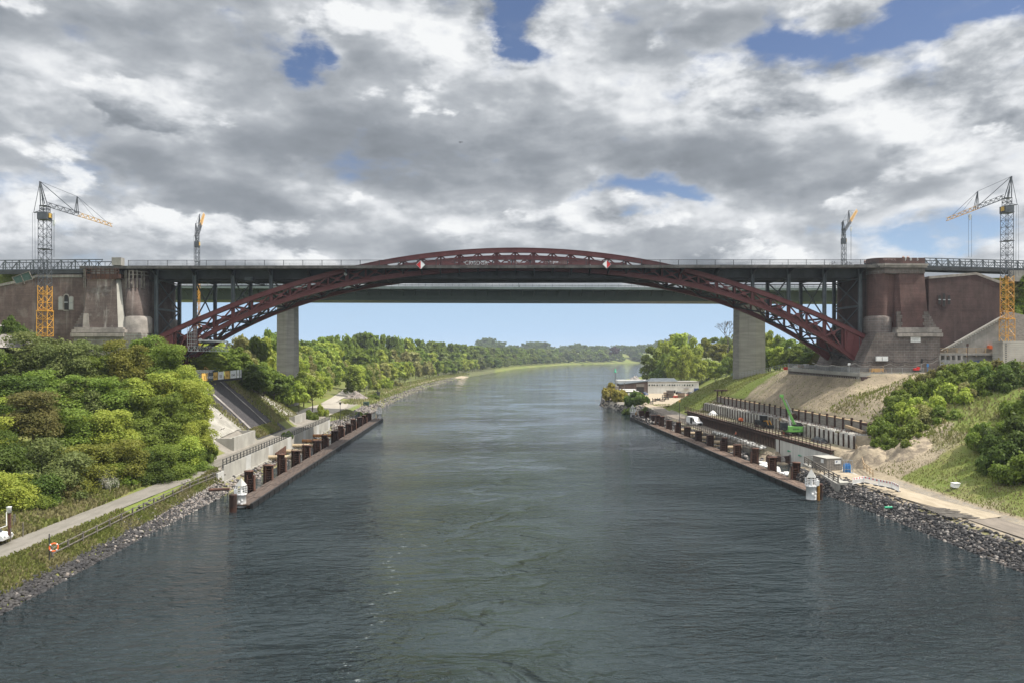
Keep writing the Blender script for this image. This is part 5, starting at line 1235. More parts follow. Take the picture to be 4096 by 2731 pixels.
# banner fence and site cabin at the top of the slope
t = thing('banner_fence', 'site fence hung with yellow, slate and white printed banners on the slope top', 'fence', PY(880, 1520, 178))
bn = [(806, 832, 'banner_y'), (832, 853, 'banner_g'), (853, 872, 'banner_y'), (872, 895, 'banner_w'), (898, 920, 'banner_y'), (921, 945, 'banner_w'), (946, 958, 'banner_w'), (960, 966, 'banner_w')]
y_at = lambda px: 176 + (px - 806) * .09
for i, (a_, b2, m_) in enumerate(bn):
    ya, yb_ = y_at(a_), y_at(b2); pb = 1527 - (a_ - 806) * .10; pb2 = 1527 - (b2 - 806) * .10
    A0, A1, B0, B1 = PY(a_ + .6, pb, ya), PY(a_ + .6, pb - 34, ya), PY(b2 - .6, pb2, yb_), PY(b2 - .6, pb2 - 34, yb_)
    mb = MB(); o_ = Vector((0, .06, 0)); mb.hull8([A0, B0, B0 + o_, A0 + o_], [A1, B1, B1 + o_, A1 + o_]); bo = mb.build('banner', M[m_], t)
    txt = {1: 'A BOZO', 2: 'BA', 3: 'ES', 4: 'N', 5: 'ZAR', 0: 'Z', 6: 'ii', 7: 'i'}[i]
    c_ = (A0 + B1) / 2; text_obj('lettering', txt, M['black'] if m_ != 'banner_g' else M['whitep'], (c_.x, c_.y - .05, c_.z - .1), .75 if len(txt) > 2 else 1.0, bo, rot=(math.pi / 2, 0, math.atan2(yb_ - ya, B0.x - A0.x)))
for px in range(806, 972, 16):
    y = y_at(px); pb = 1529 - (px - 806) * .10; mb = MB(); p = PY(px, pb, y + .1); mb.box((p.x, p.y, p.z + 1.1), (.1, .1, 2.4)); mb.build('fence_post', M['black'], t)
mb = MB(); A, B_ = PY(806, 1528, 176.1), PY(968, 1512, y_at(968) + .1); mb.bar(A, B_, .3, .5); mb.build('base_beam', M['black'], t)
c_ = PY(812, 1490, 183); t = thing('site_cabin', 'small white site cabin with yellow notice behind the banner fence', 'cabin', (c_.x, 183, 18)); mb = MB(); mb.box((c_.x, 184, c_.z - 1.2), (3.0, 2.4, 3.4)); mb.build('cabin_body', M['banner_w'], t); mb = MB(); mb.box((c_.x, 184, c_.z + .55), (3.6, 3, .16)); mb.build('roof', M['whitep'], t); mb = MB(); mb.box((c_.x - .0, 182.76, c_.z - .4), (.7, .05, .8)); mb.build('notice', M['banner_y'], t); mb = MB(); mb.box((c_.x - .9, 182.76, c_.z - .9), (.7, .05, 1.9)); mb.build('door', M['galv'], t)
c_ = PY(852, 1482, 186); t = thing('mini_excavator', 'small dark green digger behind the banner fence', 'excavator', (c_.x, 186, 18)); mb = MB(); mb.box((c_.x, 186, c_.z - .2), (2.0, 1.5, .7)); mb.box((c_.x + .2, 186, c_.z + .75), (1.1, 1.2, .08)); 
for dx in (-.3, .7): mb.bar((c_.x + dx, 185.5, c_.z), (c_.x + dx, 185.5, c_.z + .75), .07)
mb.build('body', M['net'], t); mb = MB(); mb.box((c_.x, 186, c_.z - .8), (2.3, 1.6, .5)); mb.build('track', M['rubber'], t); mb = MB(); mb.bar((c_.x - .9, 186, c_.z), (c_.x - 1.9, 186, c_.z + 1.0), .2); mb.bar((c_.x - 1.9, 186, c_.z + 1.0), (c_.x - 2.4, 186, c_.z - .2), .16); mb.build('boom', M['ocra'], t)
# life ring post, gauge post, parked car at the field edge
p = PZ(197, 2215, 3.0); t = thing('lifebuoy_post', 'slim dark post holding the orange lifebuoy by the towpath', 'post', (p.x, p.y, 2.6)); mb = MB(); mb.tube((p.x, p.y, 2.4), (p.x, p.y, 5.1), .05, n=6); mb.build('post', M['dark_steel'], t); mb = MB(); mb.add([(p.x - .12, p.y - .02, 4.5), (p.x - .02, p.y, 4.5), (p.x - .02, p.y, 4.95)], [(0, 1, 2)]); mb.build('pennant', M['dark_steel'], t)
c_ = PY(215, 2187, p.y); mb = MB(); N = 22; vs = []; R, r_ = .40, .085
fs = []
for i in range(N):
    a0 = 2 * math.pi * i / N
    for j in range(8):
        b0 = 2 * math.pi * j / 8; q = (R + r_ * math.cos(b0)); vs.append((c_.x + q * math.cos(a0) * .86, c_.y + q * math.cos(a0) * .4 + r_ * .3 * math.sin(b0), c_.z + q * math.sin(a0) + r_ * math.sin(b0) * .3))
fs = [(i * 8 + j, i * 8 + (j + 1) % 8, ((i + 1) % N) * 8 + (j + 1) % 8, ((i + 1) % N) * 8 + j) for i in range(N) for j in range(8)]
mb.add(vs, fs, True); t2 = thing('lifebuoy', 'orange lifebuoy with pale bands hanging beside the towpath', 'lifebuoy', (c_.x, c_.y, c_.z)); mb.build('ring', M['orange'], t2)
for i in range(4):
    a0 = math.pi / 4 + math.pi / 2 * i; mb = MB(); q = Vector((c_.x + R * math.cos(a0) * .86, c_.y + R * math.cos(a0) * .4, c_.z + R * math.sin(a0))); d = Vector((-math.sin(a0) * .86, -math.sin(a0) * .4, math.cos(a0))).normalized() * .05; mb.tube(q - d, q + d, r_ * 1.12, n=8); mb.build('band', M['banner_w'], t2)
mb = MB(); mb.bar((p.x + .05, p.y, c_.z + .1), (c_.x, c_.y, c_.z + .3), .04); mb.build('bracket', M['dark_steel'], t)
p = PZ(38, 2110, 5.0); t = thing('gauge_post', 'rusty post with white round box and bent white pipe at the field edge', 'post', (p.x, p.y, p.z)); a = PY(38, 2045, p.y); mb = MB(); mb.box((p.x, p.y, (p.z + a.z) / 2 - .4), (.24, .2, a.z - p.z + .8)); mb.build('post', M['rust'], t)
mb = MB(); mb.lathe((p.x - .05, p.y, a.z), [(0, -.1), (.24, -.1), (.25, .5), (.28, .54), (0, .58)], 14); mb.build('round_box', M['white'], t)
mb = MB(); mb.tube((p.x - .2, p.y - .2, a.z), (p.x - .15, p.y - .25, p.z + .3), .05, n=6); mb.tube((p.x - .15, p.y - .25, p.z + .3), (p.x - 1.6, p.y - .4, p.z - .2), .05, n=6); mb.build('pipe', M['whitep'], t)
mb = MB()
for i, (px, pb, pt) in enumerate(((52, 2098, 2056), (60, 2092, 2054), (92, 2124, 2087), (43, 2140, 2110))):
    q = PZ(px, pb, 4.2); a = PY(px + (4 if i == 0 else 0), pt, q.y); mb = MB(); mb.bar((q.x, q.y, q.z - .6), a, .08)
    single('stake', mb, M['wood_g'], ['leaning pale stake beside the gauge post', 'upright pale stake close behind the gauge post', 'pale stake standing alone in the grass past the gauge post', 'thin pale stake nearest the white car'][i], 'stake')
# ------------------------------------------------------------------ pit side: terrace, walls, working floor
t = thing('terrace_wall', 'concrete terrace parapet with brick and zigzag frieze below the arch foot', 'wall', (86, 185, 19.4))
ZT = PY(3438, 1491, 170).z
TA, TB, TC = Vector((84.6, 205, 0)), Vector((87.0, 170.0, 0)), Vector((106.5, 169.4, 0))
TB = Vector((PY(3438, 1491, 170).x, 170, 0)); pa = PY(3153, 1470.5, 205); TA = Vector((pa.x, 205, 0)); za = pa.z
def band(mb, A, B_, zA, zB, lo, hi, off, th):
    d = (B_ - A).normalized(); nrm = Vector((d.y, -d.x, 0))
    if nrm.x > 0 and abs(nrm.x) > abs(nrm.y): nrm = -nrm
    if abs(nrm.y) > abs(nrm.x) and nrm.y > 0: nrm = -nrm
    a, b_ = A + nrm * off, B_ + nrm * off; a2, b2 = A + nrm * (off - th), B_ + nrm * (off - th)
    z = lambda p, zz: (p.x, p.y, zz)
    mb.hull8([z(a, zA + lo), z(b_, zB + lo), z(b2, zB + lo), z(a2, zA + lo)], [z(a, zA + hi), z(b_, zB + hi), z(b2, zB + hi), z(a2, zA + hi)])
mb = MB(); band(mb, TA, TB, za, ZT, -.75, 0, .15, .55); recalc(mb.build('parapet', M['concrete'], t))
mb = MB(); band(mb, TB, TC, ZT, ZT - .05, -.85, 0, .15, .55); recalc(mb.build('parapet', M['concrete'], t))
mb = MB(); band(mb, TA, TB, za, ZT, -2.85, -.76, 0, .4); recalc(mb.build('wall_body', M['pier'], t))
mb = MB(); band(mb, TA, TB, za, ZT, -2.45, -1.55, .04, .2); recalc(mb.build('brick_band', M['brick_dark'], t))
mb = MB(); band(mb, TA, TB, za, ZT, -2.85, -2.46, .10, .2); band(mb, TA, TA.lerp(TB, .012), za, za, -2.8, -.76, .08, .2); band(mb, TA.lerp(TB, .97), TB, ZT, ZT, -2.9, -.86, .12, .3); recalc(mb.build('concrete_frame', M['concrete'], t))
n = 44; d = (TB - TA).normalized(); nr = Vector((-1, 0, 0))
for i in range(n):
    p = TA.lerp(TB, (i + .7) / (n + .6)); z_ = za + (ZT - za) * (i + .7) / n - 1.15; mb = MB()
    mb.prism([(p.y - .36, z_ + .22), (p.y + .36, z_ + .22), (p.y + .12, z_), (p.y + .12, z_ - .24), (p.y - .12, z_ - .24), (p.y - .12, z_)], 'x', p.x - .12, p.x + .02); mb.build('frieze_tooth', M['brick_dark'], t)
mb = MB(); mb.prism([(TB.x + .3, ZT - .86), (TC.x, ZT - .86), (TC.x, ZT - 1.0), (TB.x + 9, ZT - 1.6), (TB.x + .3, ZT - 2.55)], 'y', 169.6, 170.2); recalc(mb.build('brick_face', M['brick_dark'], t))
mb = MB(); mb.bar((TB.x + .2, 169.55, ZT - 2.65), (TB.x + 9.5, 169.55, ZT - 1.65), .3, .28); mb.bar((TB.x + 9.5, 169.55, ZT - 1.65), (TC.x, 169.55, ZT - 1.0), .3, .28); mb.build('sloping_sill', M['pier'], t)
mb = MB(); mb.add([(TA.x + .1, TA.y, za - .45), (TB.x + .1, TB.y + .1, ZT - .45), (TC.x, TB.y + .1, ZT - .5), (122, 172, 19.45), (122, 178, 19.6), (100, 206, 19.6)], [(0, 1, 2, 3, 4, 5)]); mb.build('paved_floor', M['path_s'], t)
def picket(A, B_, zA, zB, label, h=1.25, m_=None, bal=.16, yy=None):
    L = (B_ - A).length; n = int(L / bal); t = thing('guard_railing', label, 'railing', (A.x, A.y, zA)); mb = MB()
    for i in range(n + 1):
        k = i / n; p = A.lerp(B_, k); z_ = zA + (zB - zA) * k; mb.box((p.x, p.y, z_ + h / 2), (.035, .035, h - .1))
    mb.build('balusters' if 0 else 'baluster_grille', m_ or M['galv'], t); mb = MB()
    for h_ in (.12, h): mb.bar((A.x, A.y, zA + h_), (B_.x, B_.y, zB + h_), .07)
    mb.build('rail', m_ or M['galv'], t)
    m2 = int(L / 2.4)
    for i in range(m2 + 1):
        k = i / m2; p = A.lerp(B_, k); mb = MB(); mb.box((p.x, p.y, zA + (zB - zA) * k + h / 2), (.08, .08, h)); mb.build('post', m_ or M['galv'], t)
picket(TA, TB, za, ZT, 'grey picket railing along the terrace edge facing the canal')
picket(TB, TB.lerp(TC, .85), ZT, ZT, 'grey picket railing on the terrace front above the sandy slope')
# handrail steps climbing the green nose
pp = [PY(2960 + i * 24, 1500 - i * 4.2 - (i > 5) * 2, 243 - i * 4.2) for i in range(9)]
fence([Vector((p.x, p.y, p.z - .4)) for p in pp], 'galvanised stair railing climbing the crest of the green slope', step=2.6, m_=M['galv'], h=1.3, rails=(.6, 1.2), rw=.07, pw=.09)
# upper soldier pile wall
t = thing('soldier_pile_wall', 'upper timber lagging wall with steel posts along the sandy slope', 'wall', (76.6, 190, 8))
n = 26
ysw_ = [142 + (236 - 142) * i / n for i in range(n + 1)]
for i, y in enumerate(ysw_):
    mb = MB(); z1 = 10.35 + .12 * (i % 3); mb.bx(76.05, 76.45, y - .17, y + .17, 7.6, z1); mb.build('post', M['rust_d'], t)
M['lagging'] = mat('grey_lagging', (0.27, 0.25, 0.225), (0.17, 0.155, 0.14), 0.9, sc_=(1, .3, 4), ns=1.4, bump=.05)
for i in range(n):
    mb = MB(); mb.bx(76.3, 76.75, ysw_[i] + .17, ysw_[i + 1] - .17, 7.6, 9.95); mb.build('lagging_panel', M['lagging'], t)
mb = MB(); mb.bx(76.2, 76.9, 142, 236, 9.955, 10.05); mb.build('sand_cap', M['wood'], t)
mb = MB(); mb.bx(76.0, 76.4, 142, 142.3, 5, 10.6)
# rusty portal frames at both ends
for (px0, px1, py0, py1, Yc, lab) in ((2870, 2926, 1560, 1610, 239, 'dark rusty steel portal frame at the far end of the lagging wall'), (3475, 3560, 1695, 1750, 140, 'dark rusty steel platform frame at the near end of the lagging wall by the shrubs')):
    a, b_ = PY(px0, py1, Yc), PY(px1, py0, Yc); t = thing('steel_portal', lab, 'frame', a)
    for k in range(4):
        x = a.x + (b_.x - a.x) * k / 3; mb = MB(); mb.bx(x - .17, x + .17, Yc - .17 + k * .4, Yc + .17 + k * .4, a.z - (1.2 if k < 1 else 0), b_.z - .3); mb.build('post', M['rust_d'], t)
    mb = MB(); mb.bx(a.x - .4, b_.x + .4, Yc - .3, Yc + 2.2, b_.z - .3, b_.z + .15); mb.build('top_beam', M['rust_d'], t)
# bored pile wall
M['pilec'] = mat('bored_pile_concrete', (0.40, 0.39, 0.36), (0.27, 0.26, 0.235), 0.92, ns=.8, streak=((2, 2, .15), .5, .7, .6), streak_c=(0.16, 0.15, 0.14), bump=.03)
t = thing('bored_pile_wall', 'wall of pale round concrete piles behind the working floor', 'wall', (73, 190, 5.2)); n = 46
for i in range(n):
    y = 141 + (238 - 141) * (i + .5) / n; h = 7.9 + .18 * math.sin(i * 1.7) - (.25 if i % 7 == 3 else 0); mb = MB(); r_ = .92
    if 8 <= i < 22 or i > 34: mb.bx(72.5, 73.2, y - .93, y + .93, 5.1, h)
    else: mb.lathe((73.2, y, 0), [(r_, 5.1), (r_, h), (0, h)], 14)
    mb.tube((72.25, y - .1, 5.75), (72.5, y - .1, 5.75), .2, n=8) if i % 2 else None
    mb.build('concrete_pile', M['pilec'], t)
for i in range(n + 1):
    y = 141 + (238 - 141) * i / n; mb = MB(); mb.bx(72.35, 72.6, y - .1, y + .1, 5.1, 7.75); mb.build('steel_post', M['rust_d'], t)
mb = MB(); r = random.Random(5)
for i in range(560):
    y = r.uniform(141, 237); x = r.uniform(72.6, 74.6); mb.bar((x, y, 7.7), (x + r.uniform(-.1, .1), y + r.uniform(-.1, .1), 8.2 + r.uniform(0, .5)), .035)
mb.build('starter_bar', M['rust'], t)
mb = MB(); mb.bx(73.0, 76.2, 140, 238, 7.6, 7.93); mb.build('ledge', M['concrete_g'], t)
# sheet pile wall with pale lower wall
t = thing('sheet_pile_wall', 'dark rusty sheet pile wall with timber walkway on top of the pit', 'wall', (67.6, 190, 5))
mb = MB(); y = 166.0; prof = []
while y < 240:
    for dx, dy in ((0, 0), (0, .35), (.32, .5), (.32, .85)): prof.append((67.35 + dx, y + dy))
    y += 1.0
vs = [(x, y, 1.8) for x, y in prof] + [(x, y, 5.1) for x, y in prof]; n = len(prof)
mb.add(vs, [(i, i + 1, n + i + 1, n + i) for i in range(n - 1)]); mb.build('sheet_piling', M['rust_d'], t)
mb = MB(); mb.bx(66.9, 67.25, 139, 241, 4.45, 4.8); mb.build('waling_beam', M['rust_d'], t)
mb = MB(); 
for i in range(51):
    a = 139 + i * 2; mb.bx(67.0, 67.9, a + .02, a + 1.98, 5.12, 5.24)
mb.build('walkway_board', M['planks_r'], t)
M['wallw'] = mat('formed_white_wall', (0.56, 0.56, 0.53), (0.45, 0.45, 0.425), 0.85, sc_=(1, 1.6, .05), ns=1.0, streak=((1, 1.5, .05), .55, .7, .35), streak_c=(0.30, 0.30, 0.28))
t = thing('pit_wall', 'smooth pale concrete wall standing in the flooded pit', 'wall', (67.3, 152, 0)); n = 22
for i in range(n):
    a, b_ = 139 + 26.6 * i / n, 139 + 26.6 * (i + 1) / n; mb = MB(); mb.bx(66.95, 67.5, a + .015, b_ - .015, -2.5, 4.4); mb.build('wall_panel', M['wallw'], t)
mb = MB(); mb.bx(66.9, 67.3, 163.2, 163.7, 1, 4.42); mb.build('dark_joint', M['rust_d'], t)
for (y, z_) in ((158, 2.6), (152.5, 2.4), (147.8, 2.2)):
    mb = MB(); mb.box((66.85, y, z_), (.15, 1.1, .1)); mb.box((66.8, y + .5, z_), (.2, .15, .3)); mb.build('green_bracket', M['teal'], t)
fence([Vector((67.05, 139.5, 5.2)), Vector((67.05, 240, 5.2))], 'rusty post and timber rail fence on the sheet pile wall top', step=1.75, m_=M['rust_d'], h=1.25, rails=(.35, .75, 1.15), rw=.09, pw=.12)
fence([Vector((72.1, 139.5, 5.2)), Vector((70.0, 134.0, 4.4)), Vector((67.6, 128, 3.3)), Vector((66.5, 123, 2.8))], 'raw timber stair rail stepping down the sand heap', step=1.6, m_=M['wood'], h=1.2, rails=(.5, 1.1), rw=.1, pw=.12)
t = thing('site_stairs', 'steep ochre timber stairs running down the sand heap', 'stairs', (70, 131, 3)); A, B_ = PY(3432, 1812, 137), PY(3452, 1885, 129)
mb = MB()
for dx in (-.5, .5): mb.bar(A + Vector((dx, 0, 0)), B_ + Vector((dx, 0, 0)), .1, .3)
mb.build('stringer', M['ocra'], t)
for i in range(11):
    mb = MB(); c_ = A.lerp(B_, i / 10); mb.box((c_.x, c_.y, c_.z + .12), (1.0, .4, .06)); mb.build('step', M['wood'], t)
for i, k in enumerate((.35, .62, 1.0)):
    c_ = A.lerp(B_, k); mb = MB(); mb.bx(c_.x - .55, c_.x + .55, c_.y - .5, c_.y - .42, c_.z - .3, c_.z + .5); mb.build('riser_board', M['ocra'], t)
M['concrete_s'] = mat('stained_concrete', (0.17, 0.16, 0.14), (0.10, 0.092, 0.08), .95, ns=.5, streak=((1.2, 1.2, .1), .45, .7, .6), streak_c=(0.06, 0.055, 0.045))
# quay wall with rail on the pit side
t = thing('quay_wall', 'low stained concrete quay wall behind the strut tubes', 'wall', (62.5, 190, 0)); n = 12
for i in range(n):
    a, b_ = 165 + 49 * i / n, 165 + 49 * (i + 1) / n; mb = MB(); mb.bx(62.35, 62.8, a + .01, b_ - .01, -1.5, 1.75); mb.build('wall_panel', M['concrete_s'], t)
fence([Vector((62.7, 165, 1.7)), Vector((62.7, 214, 1.8)), Vector((61.2, 236, 2.1)), Vector((60.6, 262, 2.7)), Vector((62.5, 285, 3.0))], 'weathered timber rail fence on the quay wall and along the bank', step=1.85, m_=M['wood_g'], h=1.3, rails=(.45, .85, 1.2), rw=.09, pw=.12)
fence([Vector((63.5, 162, 1.4)), Vector((63.5, 190, 1.9))], 'slender scaffold tube fence beside the white sandbags', step=2.1, m_=M['wood_g'], h=1.9, rails=(.8, 1.3), rw=.08, pw=.07)
# spit of broken ground at the end of the road
def heap(name, cx_, cy_, rx, ry, h, z0, m_, label, cat, n=26, rough=.35, seed=1, extra=None, exp=1.4):
    mb = MB(); vs = []; N = n
    for i in range(N + 1):
        for j in range(N + 1):
            u, v = i / N * 2 - 1, j / N * 2 - 1; d = min(1, math.sqrt(u * u + v * v)); k = (1 - d ** exp)
            x, y = cx_ + u * rx, cy_ + v * ry; zz = h * k * (1 + rough * mn.noise((x * .6, y * .6, seed))) + rough * .5 * mn.noise((x * 1.5, y * 1.5, seed + 3)) * min(1, k * 4)
            g = hgt(x, y) if z0 is None else z0; vs.append((x, y, (g - .25 if k <= 0.02 else g) + zz))
    mb.add(vs, [(i * (N + 1) + j, (i + 1) * (N + 1) + j, (i + 1) * (N + 1) + j + 1, i * (N + 1) + j + 1) for i in range(N) for j in range(N)], True)
    return single(name, mb, m_, label, cat)
M['sandheap'] = mat('excavated_sand', (0.34, 0.28, 0.20), (0.19, 0.155, 0.115), .95, ns=.7, bump=.25, lo=.4, hi=.6)
heap('sand_heap', 70.3, 133, 3.6, 6.5, 2.4, None, M['sandheap'], 'pale brown excavated sand heap beside the ochre stairs', 'sand heap', seed=4, rough=.5)
heap('sand_heap', 74.5, 128, 4.0, 6.0, 1.3, None, M['sandheap'], 'broken sandy spoil bank between the stairs and the green slope', 'sand heap', seed=6, rough=.7)
heap('broken_ground', 64.6, 161.5, 3.6, 5.5, 2.0, -.1, M['sandheap'], 'ragged sandy spit with broken slabs ending in the flooded pit', 'sand heap', seed=8, rough=.6)
t = thing('broken_slab', 'broken concrete slab edge at the tip of the sandy spit', 'slab', (62, 157.5, 1)); r = random.Random(2)
for i in range(6):
    mb = MB(); x = 61.8 + i * .95; mb.hull8([(x, 157, -.6), (x + 1, 157, -.6), (x + 1, 158.2, -.6), (x, 158.2, -.6)], [(x + r.uniform(-.1, .2), 157.3, 1.2 + r.uniform(-.3, .9)), (x + 1, 157.2, 1.2 + r.uniform(-.3, .8)), (x + .9, 158.2, 1.6), (x, 158.2, 1.5)]); mb.build('slab_piece', M['rock_p'] if i % 2 else M['rust_d'], t)
# sandbags, lying in two lines
r = random.Random(12); bag = None; cnt = 0
def sandbag(x, y, z, k):
    global bag, cnt
    if bag is None:
        mb = MB(); vs = []; N, K = 8, 5
        for i in range(K + 1):
            a = math.pi * i / K
            for j in range(N):
                b_ = 2 * math.pi * j / N; s_ = abs(math.sin(a)) ** .6; vs.append((.62 * math.copysign(abs(math.cos(b_)) ** .7, math.cos(b_)) * s_, .42 * math.copysign(abs(math.sin(b_)) ** .7, math.sin(b_)) * s_, .24 * math.cos(a)))
        mb.add(vs, [(i * N + j, i * N + (j + 1) % N, (i + 1) * N + (j + 1) % N, (i + 1) * N + j) for i in range(K) for j in range(N)], True)
        bag = mb.build('sandbag', M['sackw']); o = bag
    else: o = bag.copy(); COL.objects.link(o)
    o.location = (x, y, z); o.rotation_euler = (r.uniform(-.25, .25), r.uniform(-.25, .25), r.uniform(0, 3)); s_ = r.uniform(.8, 1.25); o.scale = (s_, s_, s_)
    tag(o, ['white sandbag in the loose heap lying in the water behind the near fender piles', 'white sandbag in the row laid along the road edge beside the sheet pile wall'][k], 'sandbag', ['sandbags in the water', 'sandbags along the road'][k]); cnt += 1
for i in range(75):
    y = r.uniform(133, 158); sandbag(59.5 + r.gauss(0, .55), y, .25 + r.uniform(0, .35), 0)
for i in range(75):
    y = 166 + 36 * (i / 75); sandbag(64.1 + r.gauss(0, .25), y, (2.15 if i % 2 else 2.38), 1)
# rusty odds in the pit
for i, (x, y, l_) in enumerate(((61.0, 131.5, 'open rusty steel box beside the white sandbags'), (63.2, 135.5, 'upright rusty sheet pile stump standing by the ramp wall'), (59.8, 129.0, 'rusty bent plate lying near the last fender pile'))):
    mb = MB(); mb.bx(x - .7, x + .7, y - .5, y - .4, -.3, 1.4); mb.bx(x - .7, x - .6, y - .4, y + .5, -.3, 1.4 + .6 * (i == 1)); mb.bx(x + .6, x + .7, y - .4, y + .5, -.3, 1.1); mb.bar((x - .6, y, 1.2), (x + .9, y + .3, 1.5), .14); single('steel_box', mb, M['rust_d'], l_, 'scrap')
# ramp wall and its rails
t = thing('ramp_wall', 'stained concrete ramp wall with heavy timber rails near the near channel light', 'wall', (60, 127, 0))
W0, W1 = Vector((61.6, 138.5, 0)), Vector((58.9, 119.5, 0))
mb = MB(); mb.hull8([(61.2, 138.5, -1.5), (58.6, 119.5, -.5), (59.1, 119.4, -.5), (61.8, 138.5, -1.5)], [(61.2, 138.5, 2.9), (58.6, 119.5, 2.3), (59.1, 119.4, 2.3), (61.8, 138.5, 2.9)]); mb.build('wall_body', M['concrete_g'], t)
mb = MB(); mb.hull8([(61.8, 138.5, 2.4), (59.1, 119.5, 2.1), (64.5, 119.5, 2.1), (67.4, 138.5, 2.4)], [(61.8, 138.5, 2.8), (59.1, 119.5, 2.5), (64.5, 119.5, 2.6), (67.4, 138.5, 2.9)]); mb.build('ramp_slab', M['concrete'], t)
fence([Vector((66.5, 138.3, 2.9)), Vector((61.5, 138.3, 2.9)), Vector((58.9, 119.8, 2.4))], 'heavy grey timber rail fence on the ramp wall beside the container', step=2.2, m_=M['wood_g'], h=1.3, rails=(.45, .85, 1.25), rw=.14, pw=.18)
# container with gas bottle rack
t = thing('site_container', 'large grey box container with two white notices on the ramp', 'container', (63.5, 131, 2.8)); zz0 = 2.85
A = PZ(3245, 1880, 2.9)
mb = MB(); rz_ = math.radians(8); cx_, cy_ = 63.0, 132.2; kc = .74
def loc2(u, v): u, v = u * kc, v * kc; return (cx_ + u * math.cos(rz_) - v * math.sin(rz_), cy_ + u * math.sin(rz_) + v * math.cos(rz_))
def obox(mb, u, v, z, du, dv, dz): x, y = loc2(u, v); mb.box((x, y, 2.85 + (z - 2.85) * kc), (du * kc, dv * kc, dz * kc), rz_)
obox(mb, 0, 0, 4.25, 4.2, 5.6, 2.8); mb.build('body', M['wood_g'] if 0 else M['lagging'], t)
mb = MB(); obox(mb, 0, 0, 5.71, 4.4, 5.8, .12); mb.build('roof', M['concrete'], t)
mb = MB()
for i in range(9): obox(mb, -2.12, -2.6 + i * .65, 4.2, .06, .08, 2.7)
for i in range(7): obox(mb, -1.9 + i * .64, -2.83, 4.2, .08, .06, 2.7)
mb.build('batten', M['lagging'], t)
mb = MB(); obox(mb, -2.17, -1.2, 4.9, .05, 1.1, .9); mb.build('notice', M['banner_w'], t)
mb = MB(); obox(mb, .9, -2.9, 4.8, 1.7, .05, .9); mb.build('notice', M['banner_w'], t)
x, y = loc2(.55, -2.95); text_obj('lettering', '4P', M['dkblue'], (x, y, 4.35), .32, t, rot=(math.pi / 2, 0, rz_), bold=.01)
t = thing('gas_bottle_rack', 'caged rack of blue gas bottles beside the grey container', 'gas bottles', (66.6, 127, 2.7)); gx, gy = 64.2, 128.0
for i in range(3):
    for j in range(2): mb = MB(); mb.lathe((gx + i * .42, gy + j * .42, 2.7), [(.18, 0), (.18, 1.35), (.06, 1.55), (.06, 1.75), (0, 1.75)], 10); mb.build('gas_bottle', M['blue'], t)
mb = MB()
for z_ in (2.75, 3.4, 4.9): 
    for a, b_ in (((-.35, -.35), (1.2, -.35)), ((1.2, -.35), (1.2, .8)), ((1.2, .8), (-.35, .8)), ((-.35, .8), (-.35, -.35))): mb.bar((gx + a[0], gy + a[1], z_), (gx + b_[0], gy + b_[1], z_), .06)
for a in ((-.35, -.35), (1.2, -.35), (1.2, .8), (-.35, .8)): mb.bar((gx + a[0], gy + a[1], 2.7), (gx + a[0], gy + a[1], 4.9), .07)
mb.build('cage', M['galv'], t)
# red and white barrier fence panels
q = [(3411, 1935), (3456, 1927), (3518, 1941), (3569, 1951), (3598, 1965)]
for i in range(4):
    a, b_ = PZ(q[i][0], q[i][1] + 1, 2.9), PZ(q[i + 1][0] - 2, q[i + 1][1] + 1, 2.9); t = thing('barrier_panel', f'white plastic barrier panel with red squares, {["beside the ramp rails", "second from the ramp rails", "third from the ramp rails", "at the grass end of the row"][i]}', 'barrier', a, 'red and white barriers')
    d = (b_ - a); L = d.length; d.normalize(); up = Vector((0, 0, 1))
    mb = MB()
    for k in range(14): p = a + d * (L * (k + .5) / 14); mb.bar(p + up * .12, p + up * .72, .09, .04)
    for h_, w_ in ((.12, .1), (.72, .08), (1.0, .06)): mb.bar(a + up * h_, b_ + up * h_, .05, w_)
    for e in (a, b_): mb.bar(e, e + up * 1.05, .07)
    mb.build('panel', M['whitep'], t)
    mb = MB(); mb.bar(a + up * .88, b_ + up * .88, .04, .24); mb.build('reflective_strip', M['banner_w'], t)
    for k in range(4): p0, p1 = a + d * (L * (k + .3) / 4), a + d * (L * (k + .62) / 4); mb = MB(); mb.bar(p0 + up * .88, p1 + up * .88, .06, .25); mb.build('red_square', M['signred'], t)
    for e in (a.lerp(b_, .2), a.lerp(b_, .8)): mb = MB(); mb.box((e.x, e.y, 2.92), (.5, .7, .12)); mb.build('foot', M['rubber'], t)
# ------------------------------------------------------------------ vehicles
def wheel(mb, x, y, z, r_, w_, ax):
    d = Vector(ax) * w_ / 2; c_ = Vector((x, y, z)); mb.tube(c_ - d, c_ + d, r_, n=16)
def profile_body(mb, prof, hw, f):
    """prof: closed (u, z) outline; extruded across the width, narrowed near the roof"""
    n = len(prof); zmax = max(z for _, z in prof); zmid = zmax * .55
    def w2(z): return hw * (1 - .12 * max(0, (z - zmid) / (zmax - zmid)))
    vs = [f(u, -w2(z), z) for u, z in prof] + [f(u, w2(z), z) for u, z in prof]
    mb.add(vs, [tuple(range(n)), tuple(range(n, 2 * n))[::-1]] + [(i, n + i, n + (i + 1) % n, (i + 1) % n) for i in range(n)])
def frame(loc, rz):
    c_, s_ = math.cos(rz), math.sin(rz)
    return lambda u, v, z: (loc[0] + u * c_ - v * s_, loc[1] + u * s_ + v * c_, loc[2] + z)
def quad(mb, f, pts, th=.0): mb.add([f(*p) for p in pts], [tuple(range(len(pts)))])
